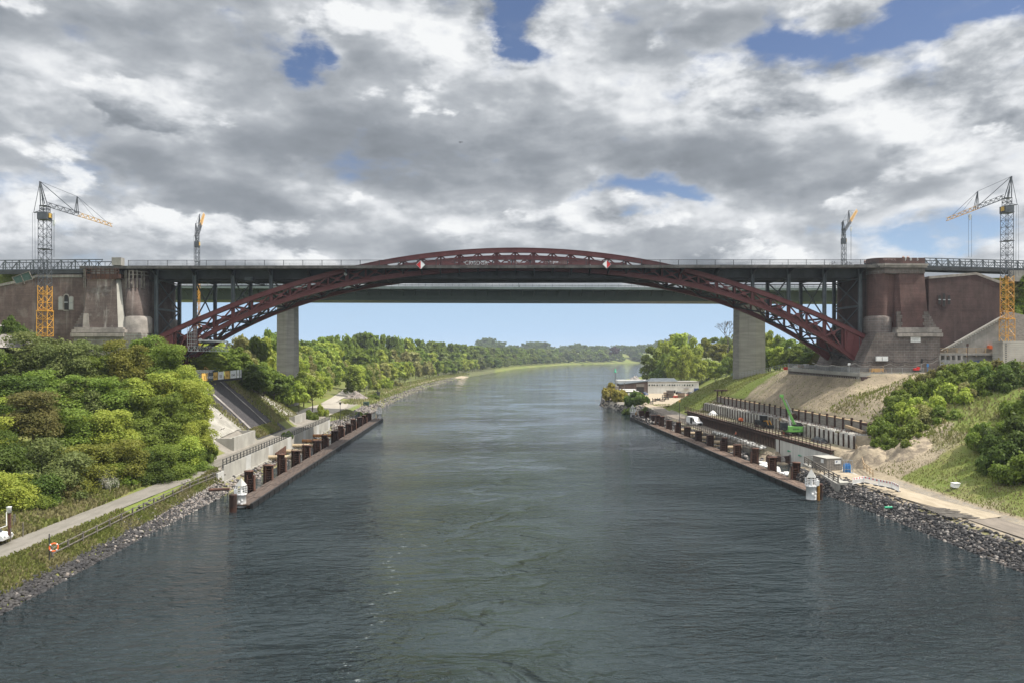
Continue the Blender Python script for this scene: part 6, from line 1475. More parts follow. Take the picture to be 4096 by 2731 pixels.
def van(loc, rz, label, body, name='panel_van', door_open=False):
    f = frame(loc, rz); t = thing(name, label, 'van', loc)
    prof = [(-2.9, .35), (2.75, .35), (2.95, .6), (2.95, .95), (2.45, 1.2), (1.75, 1.35), (1.05, 2.25), (.7, 2.55), (-2.75, 2.6), (-2.9, 2.4)]
    mb = MB(); profile_body(mb, prof, 1.0, f); recalc(mb.build('body', body, t))
    mb = MB(); quad(mb, f, [(1.80, -.86, 1.36), (1.80, .86, 1.36), (1.12, .80, 2.22), (1.12, -.80, 2.22)]); 
    mb.v = [(Vector(v) + Vector((math.cos(rz) * .03, math.sin(rz) * .03, .02))) for v in mb.v]; mb.build('windscreen', M['glass'], t)
    for sv in (-1, 1):
        mb = MB(); quad(mb, f, [(1.55, sv * 1.012, 1.3), (.5, sv * 1.012, 1.3), (.5, sv * .965, 2.1), (1.05, sv * .965, 2.1)]); mb.build('side_window', M['glass'], t)
        mb = MB(); c_ = f(2.96, sv * .75, .85); mb.box(c_, (.08, .32, .2), rz); mb.build('headlight', M['galv'], t)
        if sv == -1 or not door_open:
            pass
        if door_open: mb = MB(); quad(mb, f, [(.35, sv * 1.02, .5), (-.75, sv * 1.02, .5), (-.75, sv * .97, 2.35), (.35, sv * .97, 2.35)]); mb.build('open_doorway', M['black'], t) if sv == (1 if door_open == 1 else -1) else None
    for u in (-1.9, 1.9):
        for sv in (-.88, .88):
            c_ = f(u, sv, .36); mb = MB(); wheel(mb, *c_, .36, .26, (-math.sin(rz), math.cos(rz), 0)); w_ = mb.build('wheel', M['rubber'], t)
            mb = MB(); wheel(mb, *c_, .2, .275, (-math.sin(rz), math.cos(rz), 0)); mb.build('rim', M['galv'], w_)
    mb = MB(); mb.box(f(2.93, 0, .72), (.08, 1.2, .28), rz); mb.build('grille', M['black'], t)
    mb = MB(); mb.box(f(2.98, 0, .5), (.05, 1.9, .2), rz); mb.build('bumper', M['dark_steel'], t)
    for sv in (-1.12, 1.12): mb = MB(); mb.box(f(1.45, sv, 1.45), (.1, .18, .32), rz); mb.build('mirror', M['black'], t)
    return t
def car(loc, rz, label, body, L=4.3, hh=1.45, name='parked_car', cat='car'):
    f = frame(loc, rz); t = thing(name, label, cat, loc); k = L / 4.3
    prof = [(-2.1, .3), (2.05, .3), (2.15, .6), (2.0, .82), (1.1, .95), (.45, hh - .05), (-.2, hh), (-1.3, hh - .03), (-2.0, 1.0), (-2.15, .7)]
    mb = MB(); profile_body(mb, [(u * k, z) for u, z in prof], .88, f); recalc(mb.build('body', body, t))
    mb = MB(); quad(mb, f, [(1.12 * k, -.72, 1.0), (1.12 * k, .72, 1.0), (.5 * k, .62, hh - .04), (.5 * k, -.62, hh - .04)]); mb.v = [(v[0] + math.cos(rz) * .04, v[1] + math.sin(rz) * .04, v[2] + .02) for v in mb.v]; mb.build('windscreen', M['glass'], t)
    mb = MB(); quad(mb, f, [(-2.03 * k, -.7, 1.03), (-2.03 * k, .7, 1.03), (-1.4 * k, .62, hh - .06), (-1.4 * k, -.62, hh - .06)]); mb.v = [(v[0] - math.cos(rz) * .04, v[1] - math.sin(rz) * .04, v[2] + .02) for v in mb.v]; mb.build('rear_window', M['glass'], t)
    for sv in (-1, 1):
        mb = MB(); quad(mb, f, [(.85 * k, sv * .885, .98), (-1.7 * k, sv * .885, .98), (-1.3 * k, sv * .83, hh - .1), (.35 * k, sv * .83, hh - .1)]); mb.build('side_window', M['glass'], t)
        mb = MB(); mb.box(f(2.1 * k, sv * .62, .68), (.12, .3, .14), rz); mb.build('headlight', M['galv'], t)
        mb = MB(); mb.box(f(-2.1 * k, sv * .66, .78), (.12, .25, .2), rz); mb.build('tail_light', M['signred'], t)
    for u in (-1.3 * k, 1.35 * k):
        for sv in (-.8, .8):
            c_ = f(u, sv, .32); mb = MB(); wheel(mb, *c_, .32, .22, (-math.sin(rz), math.cos(rz), 0)); mb.build('wheel', M['rubber'], t)
    return t
p = PZ(2784, 1702, 2.1); van((p.x, p.y + 1.8, 2.12), math.radians(-72), 'white panel van with an open side door on the road below the sheet piles', M['white'], door_open=-1)
p = PY(3990, 1490, 166.5)
zt_ = p.z
def pickup(loc, label):
    f = frame(loc, 0); t = thing('flatbed_truck', label, 'truck', loc)
    prof = [(-.75, .45), (2.45, .45), (2.6, .7), (2.5, 1.05), (1.6, 1.3), (.75, 2.15), (.2, 2.25), (-.75, 2.22)]
    mb = MB(); profile_body(mb, prof, .98, f); recalc(mb.build('cab', M['white'], t))
    mb = MB(); quad(mb, f, [(1.65, -.85, 1.33), (1.65, .85, 1.33), (.83, .8, 2.12), (.83, -.8, 2.12)]); mb.v = [(v[0] + .05, v[1], v[2] + .03) for v in mb.v]; mb.build('windscreen', M['galv'], t)
    for a, b_ in ((.45, 1.35), (-.6, .2)): mb = MB(); quad(mb, f, [(a, -1.0, 1.3), (b_, -1.0, 1.3), (b_ - (.5 if b_ > 1 else .05), -.95, 2.0), (a, -.95, 2.0)]); mb.v = [(v[0], v[1] - .02, v[2]) for v in mb.v]; mb.build('side_window', M['glass'], t)
    mb = MB(); mb.box(f(-2.9, 0, .95), (4.2, 2.1, .12)); mb.box(f(-2.9, -1.05, 1.15), (4.2, .05, .4)); mb.box(f(-2.9, 1.05, 1.15), (4.2, .05, .4)); mb.box(f(-5.0, 0, 1.15), (.05, 2.1, .4)); mb.build('flatbed', M['galv'], t)
    mb = MB(); mb.box(f(-3.0, 0, .65), (4.0, .8, .3)); mb.build('chassis', M['black'], t)
    mb = MB(); mb.bar(f(-.95, -.9, 1.0), f(-.95, -.9, 2.4), .08); mb.bar(f(-.95, .9, 1.0), f(-.95, .9, 2.4), .08); mb.bar(f(-.95, -.9, 2.4), f(-.95, .9, 2.4), .08); mb.build('headboard', M['galv'], t)
    for u in (-3.4, 1.7):
        for sv in (-.86, .86): c_ = f(u, sv, .38); mb = MB(); wheel(mb, *c_, .38, .25, (0, 1, 0)); mb.build('wheel', M['rubber'], t)
    mb = MB(); mb.box(f(-.1, -1.01, .9), (.3, .02, .3)); mb.build('door_emblem', M['dark_steel'], t)
    return t
pickup((p.x, 168.6, 19.15), 'white double cab flatbed truck on the upper site road beside the concrete slabs')
# far left edge car
p = PZ(0, 2132, 4.6); car((p.x - 1.65, p.y + .6, hgt(p.x - 1.5, p.y) + .05), math.radians(0), 'white car at the very edge of the field beside the gauge post', M['white'])
# telescopic crane in lime green
c_ = PY(3160, 1738, 168); gx, gy = 70.4, 172.0; p = PX(3165, 1735, 70.2); gx, gy = p.x, p.y
t = thing('telescopic_crane', 'lime green crawler crane with raised telescopic boom on the working floor', 'crane', (gx, gy, 5.2))
mb = MB()
for dx in (-1.1, 1.1):
    mb.box((gx + dx, gy, 5.7), (.6, 3.8, .55)); mb.tube((gx + dx - .3, gy - 1.9, 5.65), (gx + dx + .3, gy - 1.9, 5.65), .36, n=12); mb.tube((gx + dx - .3, gy + 1.9, 5.65), (gx + dx + .3, gy + 1.9, 5.65), .36, n=12)
mb.build('crawler_track', M['rubber'], t)
mb = MB(); mb.lathe((gx, gy, 5.9), [(.8, 0), (.8, .3), (0, .3)], 14); mb.build('slew_ring', M['black'], t)
mb = MB()
def rbox(mb, c_, d, b_=.25):
    x, y, z = c_; hx, hy, hz = d[0] / 2, d[1] / 2, d[2] / 2
    pl = [(-hx + b_, -hy), (hx - b_, -hy), (hx, -hy + b_), (hx, hy - b_), (hx - b_, hy), (-hx + b_, hy), (-hx, hy - b_), (-hx, -hy + b_)]
    mb.prism([(x + u, y + v) for u, v in pl], 'z', z - hz, z + hz)
rbox(mb, (gx + .5, gy, 6.75), (4.3, 2.6, 1.2), .55); o = recalc(mb.build('house', M['lime'], t))
text_obj('lettering', 'SEHBOBO', M['dark_steel'], (gx + .6, gy - 1.31, 6.8), .34, o, bold=.005)
mb = MB(); rbox(mb, (gx - 1.9, gy - .5, 7.4), (1.5, 1.3, 1.7), .2); recalc(mb.build('cab', M['dark_steel'], t))
mb = MB(); mb.box((gx - 1.9, gy - 1.16, 7.6), (1.2, .04, 1.0)); mb.box((gx - 2.66, gy - .5, 7.6), (.04, 1.0, 1.0)); mb.build('cab_window', M['glass'], t)
B0, B1 = Vector((gx + 1.1, gy + .2, 7.2)), PY(3126, 1582, gy + 1.5)
mb = MB(); d = B1 - B0
for (a, b_, w_) in ((0, .5, .52), (.45, .78, .40), (.74, 1.0, .30)): mb.bar(B0 + d * a, B0 + d * b_, w_, w_)
mb.build('boom', M['lime'], t)
mb = MB(); mb.box(B1, (.8, .5, .6)); mb.build('boom_head', M['lime'], t)
mb = MB(); mb.bar(B0 + d * .42 + Vector((.55, 0, .1)), B0 + d * .86 + Vector((.5, 0, .2)), .22); mb.build('folded_jib', M['galv'], t)
mb = MB(); mb.bar(Vector((gx - .2, gy, 7.3)), B0 + d * .4 + Vector((-.25, 0, -.2)), .22); mb.build('luffing_ram', M['galv'], t)
mb = MB(); mb.bar(B1 + Vector((-.3, 0, -.2)), B1 + Vector((-.3, 0, -5.0)), .04); mb.build('hoist_rope', M['black'], t)
mb = MB(); mb.box(B1 + Vector((-.3, 0, -5.3)), (.35, .3, .6)); mb.build('hook_block', M['wood'], t)
mb = MB(); mb.box((gx + 1.4, gy, 7.55), (1.6, 1.8, .4)); mb.tube((gx + 1.9, gy - .7, 7.8), (gx + 1.9, gy + .7, 7.8), .35, n=12); mb.build('winch', M['black'], t)
# wheel loader
p = PX(3055, 1712, 71.0); lx, ly = 71.0, p.y; t = thing('wheel_loader', 'dark grey wheel loader with yellow arms in front of the bored piles', 'loader', (lx, ly, 5.2)); f = frame((lx, ly, 5.2), math.radians(-70))
mb = MB(); mb.box(f(-1.3, 0, 1.3), (2.2, 1.6, 1.1), math.radians(-70)); mb.box(f(.6, 0, 1.0), (1.8, 1.1, .7), math.radians(-70)); mb.build('body', M['dark_steel'], t)
mb = MB(); mb.box(f(-.1, 0, 2.3), (1.2, 1.4, 1.5), math.radians(-70)); mb.build('cab', M['glass'], t); mb = MB(); mb.box(f(-.1, 0, 3.1), (1.4, 1.55, .12), math.radians(-70)); mb.build('cab_roof', M['galv'], t)
for sv in (-.45, .45): mb = MB(); mb.bar(f(.4, sv, 1.7), f(1.6, sv, 1.9), .16); mb.bar(f(1.6, sv, 1.9), f(2.4, sv, .6), .18); mb.build('lift_arm', M['yellow'], t)
mb = MB(); mb.box(f(2.7, 0, .5), (.7, 2.3, .8), math.radians(-70)); mb.build('bucket', M['dark_steel'], t)
for u in (-1.5, 1.2):
    for sv in (-.95, .95): c_ = f(u, sv, .65); mb = MB(); wheel(mb, *c_, .65, .45, (math.sin(math.radians(70)), math.cos(math.radians(70)), 0)); mb.build('wheel', M['rubber'], t)
p = PX(2975, 1678, 72.0); t = thing('compressor', 'small orange drum machine at the foot of the pale piles', 'machine', (71.5, p.y, 5.2)); mb = MB(); mb.tube((71.2, p.y - .6, 5.75), (71.2, p.y + .6, 5.75), .5, n=14); mb.build('drum', M['orange'], t); mb = MB(); mb.box((71.2, p.y, 5.3), (.9, 1.5, .18)); mb.build('skid', M['rust_d'], t)
p = PX(2858, 1655, 71.0); heap('sheet_heap', 70.5, p.y, 1.6, 2.2, 1.3, 5.2, M['sackw'], 'crumpled pale sheeting heap at the far end of the working floor', 'sheeting', n=12, seed=3)
p = PX(3285, 1775, 71.5); heap('equipment_heap', 71.2, p.y, 1.3, 3.4, .9, 5.2, M['dark_steel'], 'dark heap of hoses and tools by the near piles on the working floor', 'heap', n=16, seed=5, rough=1.0)
mb = MB(); p = PX(3190, 1665, 76.0); mb.tube((75.2, p.y, 8.7), (75.2, p.y + 2.2, 8.9), .7, n=12); single('rusty_drum', mb, M['rust_d'], 'rusty drum lying on the ledge above the bored piles', 'drum')
mb = MB(); p1 = PX(3420, 1716, 76.0); mb.bar((75.5, 150, 8.8), (75.5, 143, 8.2), .7, .5); single('timber_beam', mb, M['wood'], 'raw timber beam lying on the ledge near the rusty platform frame', 'beam')
# ------------------------------------------------------------------ people
def skin_fig(chains, radii, name, m_, parent, loc):
    import bmesh
    verts, edges = [], []; 
    me = bpy.data.meshes.new(name); 
    me.from_pydata([Vector(v) for v in chains[0]], chains[1], []); me.update(); o = bpy.data.objects.new(name, me); COL.objects.link(o)
    sk = o.modifiers.new('skin', 'SKIN'); sv = me.skin_vertices[0].data
    for i, r_ in enumerate(radii): sv[i].radius = (r_, r_)
    sv[0].use_root = True
    o.modifiers.new('sub', 'SUBSURF').levels = 1; o.modifiers['sub'].render_levels = 1
    dg = bpy.context.evaluated_depsgraph_get(); me2 = bpy.data.meshes.new_from_object(o.evaluated_get(dg)); me2.name = name
    bpy.data.objects.remove(o); me2.materials.clear(); me2.materials.append(m_)
    o2 = bpy.data.objects.new(name, me2); COL.objects.link(o2); me2.polygons.foreach_set('use_smooth', [True] * len(me2.polygons))
    if parent: o2.parent = parent
    o2.location = loc; return o2
def person(loc, rz, label, shirt, trousers, pose='stand', helmet=None, hair=None):
    t = thing('person', label, 'person', loc, rz=rz)
    st = .10; lean = .12 if pose == 'lean' else .0; arm = pose
    v = [(0, 0, .95), (0, lean * .5, 1.2), (0, lean, 1.45), (0, lean + .02, 1.56), (0, lean + .03, 1.66), (0, lean + .03, 1.76),
         (.09, 0, .88), (.11, .03, .5), (.12, -.02, .08), (.12, .10, .03), (-.09, 0, .88), (-.12, .06 if pose == 'stand' else .12, .5), (-.13, 0, .08), (-.13, .12, .03),
         (.19, lean, 1.42), (.25, lean + .02, 1.14), (.22, lean + .22, .95), (.20, lean + .30, .92), (-.19, lean, 1.42), (-.26, lean + .02, 1.14), (-.20, lean + .2, 1.0), (-.17, lean + .27, .98)]
    e = [(0, 1), (1, 2), (2, 3), (3, 4), (4, 5), (0, 6), (6, 7), (7, 8), (8, 9), (0, 10), (10, 11), (11, 12), (12, 13), (2, 14), (14, 15), (15, 16), (16, 17), (2, 18), (18, 19), (19, 20), (20, 21)]
    R_2 = [.13, .125, .14, .05, .085, .07, .085, .06, .04, .035, .085, .06, .04, .035, .055, .045, .032, .03, .055, .045, .032, .03]
    skin_fig((v, e), R_2, 'body', M['skin'], t, (0, 0, 0))
    # clothes as slightly larger shells
    k = lambda idx, add: [R_2[i] + add for i in idx]
    ti = [0, 1, 2, 14, 15, 16, 18, 19, 20]; te = [(0, 1), (1, 2), (2, 3), (3, 4), (4, 5), (2, 6), (6, 7), (7, 8)]
    skin_fig(([v[i] for i in ti], te), k(ti, .018), 'jacket', shirt, t, (0, 0, 0))
    li = [0, 6, 7, 8, 10, 11, 12]; le = [(0, 1), (1, 2), (2, 3), (0, 4), (4, 5), (5, 6)]
    skin_fig(([v[i] for i in li], le), k(li, .02), 'trousers', trousers, t, (0, 0, 0))
    mb = MB(); mb.lathe((0, 0, 0), [(0, .13), (.07, .115), (.105, .06), (.115, 0), (.10, -.03)], 12); o = mb.build('helmet' if helmet else 'hair', helmet or hair or M['cloth_d'], t); o.location = (0, lean + .02, 1.72)
    return t
p = PY(3463, 1068, 177); person((p.x, 177.4, zdk(p.x) - .1), math.radians(170), 'person in dark jacket standing at the bridge railing, farther from the lettered tower', M['cloth_d'], M['cloth_d'], 'stand')
p = PY(3452 + 25, 1068, 177); person((p.x - .2, 177.2, zdk(p.x) - .1), math.radians(190), 'person in dark jacket leaning on the bridge railing, nearer the lettered tower', M['navy'], M['cloth_d'], 'lean')
p = PX(3140, 1772, 69.0); person((68.7, p.y, 5.24), math.radians(140), 'worker in orange clothing and yellow helmet beside the lime green crane', M['hivis'], M['hivis'], 'stand', helmet=M['yellow'])
p = PX(2943, 1760, 64.0); person((65.6, 188, 2.1), math.radians(90), 'worker in orange walking beside the white sandbags below the sheet piles', M['hivis'], M['cloth_d'], 'stand', helmet=M['orange'])
for i, px in enumerate((3612, 3620, 3630, 3640)):
    p = PY(px, 1030, 177); person((p.x, 177 + .5 * (i % 2), ir['Z'](1029) - .95), math.radians(170 + 15 * i), ['first', 'second', 'third', 'fourth'][i] + ' of four people looking over the lettered tower top, counted from the deck side', [M['cloth_d'], M['navy'], M['rust_d'], M['cloth_d']][i], M['cloth_d'], 'stand', hair=M['skin'] if i == 2 else None)
# bicycles leaning on the deck railing
def bicycle(x, y, z, label):
    t = thing('bicycle', label, 'bicycle', (x, y, z))
    for dx in (-.52, .52):
        mb = MB(); N = 18
        for i in range(N):
            a0, a1 = 2 * math.pi * i / N, 2 * math.pi * (i + 1) / N; mb.bar((x + dx + .34 * math.cos(a0), y, z + .34 + .34 * math.sin(a0)), (x + dx + .34 * math.cos(a1), y, z + .34 + .34 * math.sin(a1)), .045)
        for i in range(4): a0 = math.pi * i / 4; mb.bar((x + dx - .33 * math.cos(a0), y, z + .34 - .33 * math.sin(a0)), (x + dx + .33 * math.cos(a0), y, z + .34 + .33 * math.sin(a0)), .012)
        mb.build('wheel', M['rubber'], t)
    mb = MB(); A, B_, C_, D_, E = (x - .52, z + .34), (x - .1, z + .3), (x - .22, z + .8), (x + .38, z + .82), (x + .52, z + .34)
    for p, q in ((A, B_), (A, C_), (B_, C_), (C_, D_), (B_, D_), (D_, E)): mb.bar((p[0], y, p[1]), (q[0], y, q[1]), .045)
    mb.bar((x + .38, y, z + .82), (x + .36, y, z + 1.0), .04); mb.bar((x + .36, y - .25, z + 1.02), (x + .36, y + .25, z + 1.02), .035); mb.build('bike_frame', M['cloth_d'], t)
    mb = MB(); mb.box((x - .25, y, z + .92), (.26, .14, .06)); mb.build('saddle', M['black'], t)
for i, (px, l_) in enumerate(((3333, 'bicycle leaning inside the deck railing, nearest the arch'), (3395, 'bicycle leaning inside the deck railing, by the distant crane mast'), (3490, 'bicycle leaning on the deck railing, just past the two walkers'), (3508, 'bicycle leaning on the deck railing, closest to the lettered tower'))):
    p = PY(px, 1062, 175.2); bicycle(p.x, 175.3, zdk(p.x) - .08, l_)
# ------------------------------------------------------------------ upper terrace gear
def P_at(px, py, Y): return PY(px, py, Y)
p = PY(3508, 1485, 172); t = thing('generator', 'orange flat generator cart behind the terrace railing', 'generator', (p.x, 172.3, 19.1)); mb = MB(); rbox(mb, (p.x, 172.3, 19.75), (3.1, 1.3, .8), .2); recalc(mb.build('housing', M['yellow'], t)); mb = MB(); mb.box((p.x, 172.3, 20.2), (2.9, 1.2, .1)); mb.build('lid', M['ocra'], t); mb = MB()
for dx in (-1, 1): mb.tube((p.x + dx, 171.6, 19.35), (p.x + dx, 173, 19.35), .25, n=10)
mb.build('wheel', M['rubber'], t)
mb = MB(); a, b_ = PY(3531, 1462, 171.0), PY(3546, 1486, 170.8); mb.bar(a, b_, .25, .08); mb.bar(PY(3440, 1488, 171), PY(3546, 1487, 171), .3, .1); single('timber_board', mb, M['wood'], 'pale timber boards leaning by the orange generator cart', 'boards')
p = PY(3669, 1484, 168.5); t = thing('water_pump', 'small red pump with rounded tank at the end of the terrace parapet', 'pump', (p.x, 168.6, 19)); mb = MB(); rbox(mb, (p.x - .2, 168.6, p.z + .5), (1.2, .7, .5), .1); mb.tube((p.x + .3, 168.3, p.z + .75), (p.x + .3, 168.9, p.z + .75), .3, n=12); recalc(mb.build('tank', M['signred'], t)); mb = MB(); mb.box((p.x, 168.6, p.z + .1), (1.6, .9, .25)); mb.build('frame', M['black'], t)
p = PY(3687, 1450, 170); t = thing('traffic_light', 'tilted mobile traffic light by the tower plinth', 'traffic light', (p.x, 170, 19)); mb = MB(); mb.bar((p.x - .35, 170, 19), (p.x, 170, p.z + .5), .09); mb.build('pole', M['galv'], t); mb = MB(); mb.bar((p.x - .1, 169.95, p.z - .1), (p.x + .1, 169.95, p.z + .9), .35, .3); mb.build('signal_head', M['black'], t)
p = PY(3711, 1460, 170); mb = MB(); mb.box((p.x, 170, p.z), (.5, .06, .75)); mb.bar((p.x, 170.05, 19), (p.x, 170.05, p.z), .07); single('blue_notice', mb, M['blue'], 'small blue notice on a post beside the mobile traffic light', 'sign')
p = PY(3401, 1455, 172); mb = MB(); mb.box((p.x, 172.5, p.z), (.65, .06, .5)); mb.bar((p.x, 172.55, 19.4), (p.x, 172.55, p.z), .06); single('white_notice', mb, M['banner_w'], 'small white notice on a post under the arch foot', 'sign')
fence([Vector((TC.x - 5, 171.0, 19.1)), Vector((PY(4096, 1480, 171).x + 4, 171.0, 19.1))], 'grey timber rail fence along the edge of the upper site road', step=1.75, m_=M['wood_g'], h=1.35, rails=(.4, .8, 1.25), rw=.1, pw=.1)
fence([PY(3752, 1418, 173.4), PY(3980, 1418, 173.4)], 'raw timber guard rail on the concrete ledge by the wedge wall', step=2.3, m_=M['wood'], h=1.75, rails=(.7, 1.2, 1.7), rw=.14, pw=.16, lift=-.2)
t = thing('concrete_ledge', 'rough concrete ledge with square openings below the timber guard rail', 'ledge', PY(3865, 1440, 174)); a, b_ = PY(3752, 1412, 173.2), PY(4000, 1412, 173.2); mb = MB(); mb.bx(a.x, b_.x, 173.2, 173.99, a.z - .5, a.z + .1); mb.bx(a.x, a.x + 6, 172.6, 173.99, 19, a.z - 1.6)
for i in range(5): mb.bx(a.x + i * 1.35, a.x + i * 1.35 + .5, 172.8, 173.99, a.z - 1.6, a.z - .5)
mb.build('ledge_body', M['concrete_g'], t); mb = MB(); mb.bx(a.x + 6, b_.x, 173.0, 173.6, 19, a.z - 2.0); mb.build('lower_wall', M['concrete_g'], t)
p = PY(3870, 1400, 172); mb = MB(); mb.bar((p.x, 172, 19), (p.x, 172, p.z + 1.4), .09); mb.box((p.x, 172, p.z + 1.2), (.35, .3, .7)); single('floodlight_pole', mb, M['rust_d'], 'rusty slim pole with lamp box before the wedge wall', 'lamp pole')
p = PY(3985, 1390, 173); mb = MB(); mb.box((p.x - 1.0, 173.6, p.z + .1), (1.1, .8, .8)); single('orange_crate', mb, M['orange'], 'orange crate on the ledge by the timber guard rail', 'crate')
mb = MB()
for i in range(10): a = PY(3758 + i * 3.2, 1470, 171.9); mb.bar(a, a + Vector((1.2, .6, 2.0 - .03 * i)), .06)
single('rebar_bundle', mb, M['galv'], 'leaning sheaf of pale steel rods beside the tower plinth', 'steel rods')
mb = MB()
for i in range(12): a = PY(3860 + i * 3.5, 1460 - i * .3, 172.1); mb.bar(a, a + Vector((2.2, .5, 1.1)), .05)
single('rebar_bundle', mb, M['dkblue'], 'flat sheaf of dark blue steel rods before the wedge wall', 'steel rods')
t = thing('ballast_stack', 'tall stack of pale concrete ballast slabs beside the crane mast', 'slab stack', PY(4060, 1460, 170))
a, b_ = PY(4011, 1462, 168), PY(4122, 1364, 168); n = 13
for i in range(n):
    z0 = a.z + (b_.z - a.z) * i / n; z1 = a.z + (b_.z - a.z) * (i + 1) / n; mb = MB(); mb.bx(a.x + .05 * (i % 2), b_.x, 168, 171.5, z0 + .04, z1); mb.build('ballast_slab', M['concrete'], t)
    if i % 12: mb = MB(); mb.bx(a.x + .6, a.x + .95, 167.97, 168.02, z0 + .18, z1 - .1); mb.build('slab_mark', M['dark_steel'], t)
mb = MB(); mb.bx(a.x + .8, b_.x - .5, 168.6, 171, 19.0, a.z + .03); mb.build('bearer', M['dark_steel'], t)
t = thing('site_stairs', 'rusty steel stair behind the slab stack at the hedge foot', 'stairs', PY(4080, 1300, 176)); a, b_ = PY(4040, 1240, 177), PY(4110, 1320, 177); mb = MB(); mb.bar(a, b_, .5, .3); mb.bar(a + Vector((0, 0, 1)), b_ + Vector((0, 0, 1)), .08); 
mb.build('flight', M['rust_d'], t)
mb = MB(); mb.hull8([(PY(4020, 1400, 176).x, 176.5, 19), (160, 176.5, 19), (160, 178, 19), (PY(4020, 1400, 176).x, 178, 19)], [(PY(4020, 1400, 176).x, 176.5, PY(4040, 1240, 176).z), (160, 176.5, PY(4040, 1310, 176).z - 3), (160, 178, 22), (PY(4020, 1400, 176).x, 178, PY(4040, 1240, 176).z)]); single('wing_wall', mb, M['lagging'], 'grey board marked wing wall behind the slab stack', 'wall')
# far terrace clutter
r = random.Random(9)
for i in range(5):
    p = PY(3180 + i * 22, 1466, 203); mb = MB(); mb.box((p.x, 203, 20.15 + .1 * (i % 3)), (1.1 + .3 * (i % 2), 1.2, .55 + .25 * (i % 3)), .2 * i); single('pallet_load', mb, [M['banner_w'], M['wood'], M['sackw'], M['concrete'], M['banner_w']][i], ['white wrapped load at the far corner of the terrace', 'raw timber load second along the far terrace edge', 'pale sack load in the middle of the far terrace edge', 'grey block load fourth along the far terrace edge', 'white load under the arch foot on the terrace'][i], 'pallet load')
p = PY(3145, 1462, 206); mb = MB(); mb.box((p.x - .2, 206, 19.6), (.9, .7, .8)); single('red_box', mb, M['signred'], 'small red box at the top of the green slope by the terrace corner', 'box')
mb = MB(); p = PY(3157, 1440, 205.5); mb.box((p.x, 205.5, p.z), (.35, .3, .9)); mb.bar((p.x, 205.5, 19), (p.x, 205.5, p.z), .08); single('signal_light', mb, M['black'], 'dark signal lamp on a post at the far terrace corner', 'traffic light')
# cables on the plinth
for i, (zo, l_) in enumerate(((0, 'upper slack black cable strung along the tower plinth'), (.8, 'lower slack pale hose strung along the tower plinth'))):
    mb = MB(); P0 = [(3250, 1436), (3330, 1446), (3420, 1438), (3480, 1447), (3560, 1440), (3620, 1447), (3700, 1436), (3750, 1425)]
    for k in range(len(P0) - 1):
        a, b_ = PY(*P0[k], 172.3), PY(*P0[k + 1], 172.3)
        for j in range(5):
            u, v = j / 5, (j + 1) / 5; g = lambda q: a.lerp(b_, q) + Vector((0, 0, -.5 * 4 * q * (1 - q) - zo)); mb.bar(g(u), g(v), .09)
    single('site_cable', mb, M['black'] if i == 0 else M['concrete_g'], l_, 'cable')
# field things on the green slope
p = Vector((71.5, 110.5, 0)); p.z = hgt(p.x, p.y); c_ = PX(3820, 1945, 70.5); t = thing('white_tub', 'tilted white tub with dark side lying on the green slope', 'tub', (c_.x, c_.y, hgt(c_.x, c_.y))); zz = hgt(c_.x, c_.y) + .3
mb = MB(); vs0 = [(c_.x - .45, c_.y - .4, zz - .2), (c_.x + .3, c_.y - .4, zz - .2), (c_.x + .3, c_.y + .4, zz - .1), (c_.x - .45, c_.y + .4, zz - .1)]; mb.hull8(vs0, [(v[0] * 1 + (.15 if v[0] > c_.x else -.08) + .15, v[1], v[2] + .6) for v in vs0]); mb.build('tub_body', M['white'], t); mb = MB(); mb.box((c_.x + .1, c_.y, zz + .47), (1.05, .9, .06)); mb.build('rim', M['whitep'], t)
p = PZ(3552, 2032, 1.1); mb = MB(); mb.tube(p + Vector((-.5, 0, .15)), p + Vector((.55, -.1, .2)), .16, n=12); single('green_pipe', mb, M['teal'], 'short bright green plastic pipe lying on the dark bank stones', 'pipe')
mb = MB(); r = random.Random(4)
for i in range(14):
    a = PZ(3680 + i * 8, 2025 + i * 3.0, 2.35); mb.bar(a, a + Vector((3.0 + r.uniform(-.5, 1), -1.2 + r.uniform(-.3, .3), .05)), .22, .07)
single('board_pile', mb, M['wood_g'], 'scattered grey boards at the edge of the sandy track', 'boards')
mb = MB(); a = PZ(835, 1958, 1.8); mb.tube(a, a + Vector((3.2, .3, .1)), .24, n=12); single('rusty_pipe', mb, M['rust'], 'rusty steel pipe jutting from the stones beside the near promenade channel light', 'pipe')
mb = MB(); p = PX(1115, 1840, -43.0); mb.hull8([(-43.8, p.y, -.5), (-43.2, p.y + 6, -.5), (-43, p.y + 6, -.5), (-43.6, p.y, -.5)], [(-43.8, p.y, 2.6), (-43.2, p.y + 6, 3.4), (-43, p.y + 6, 3.4), (-43.6, p.y, 2.6)]); single('sheet_pile', mb, M['rust'], 'tilted rusty sheet pile row standing against the promenade wall', 'sheet pile')
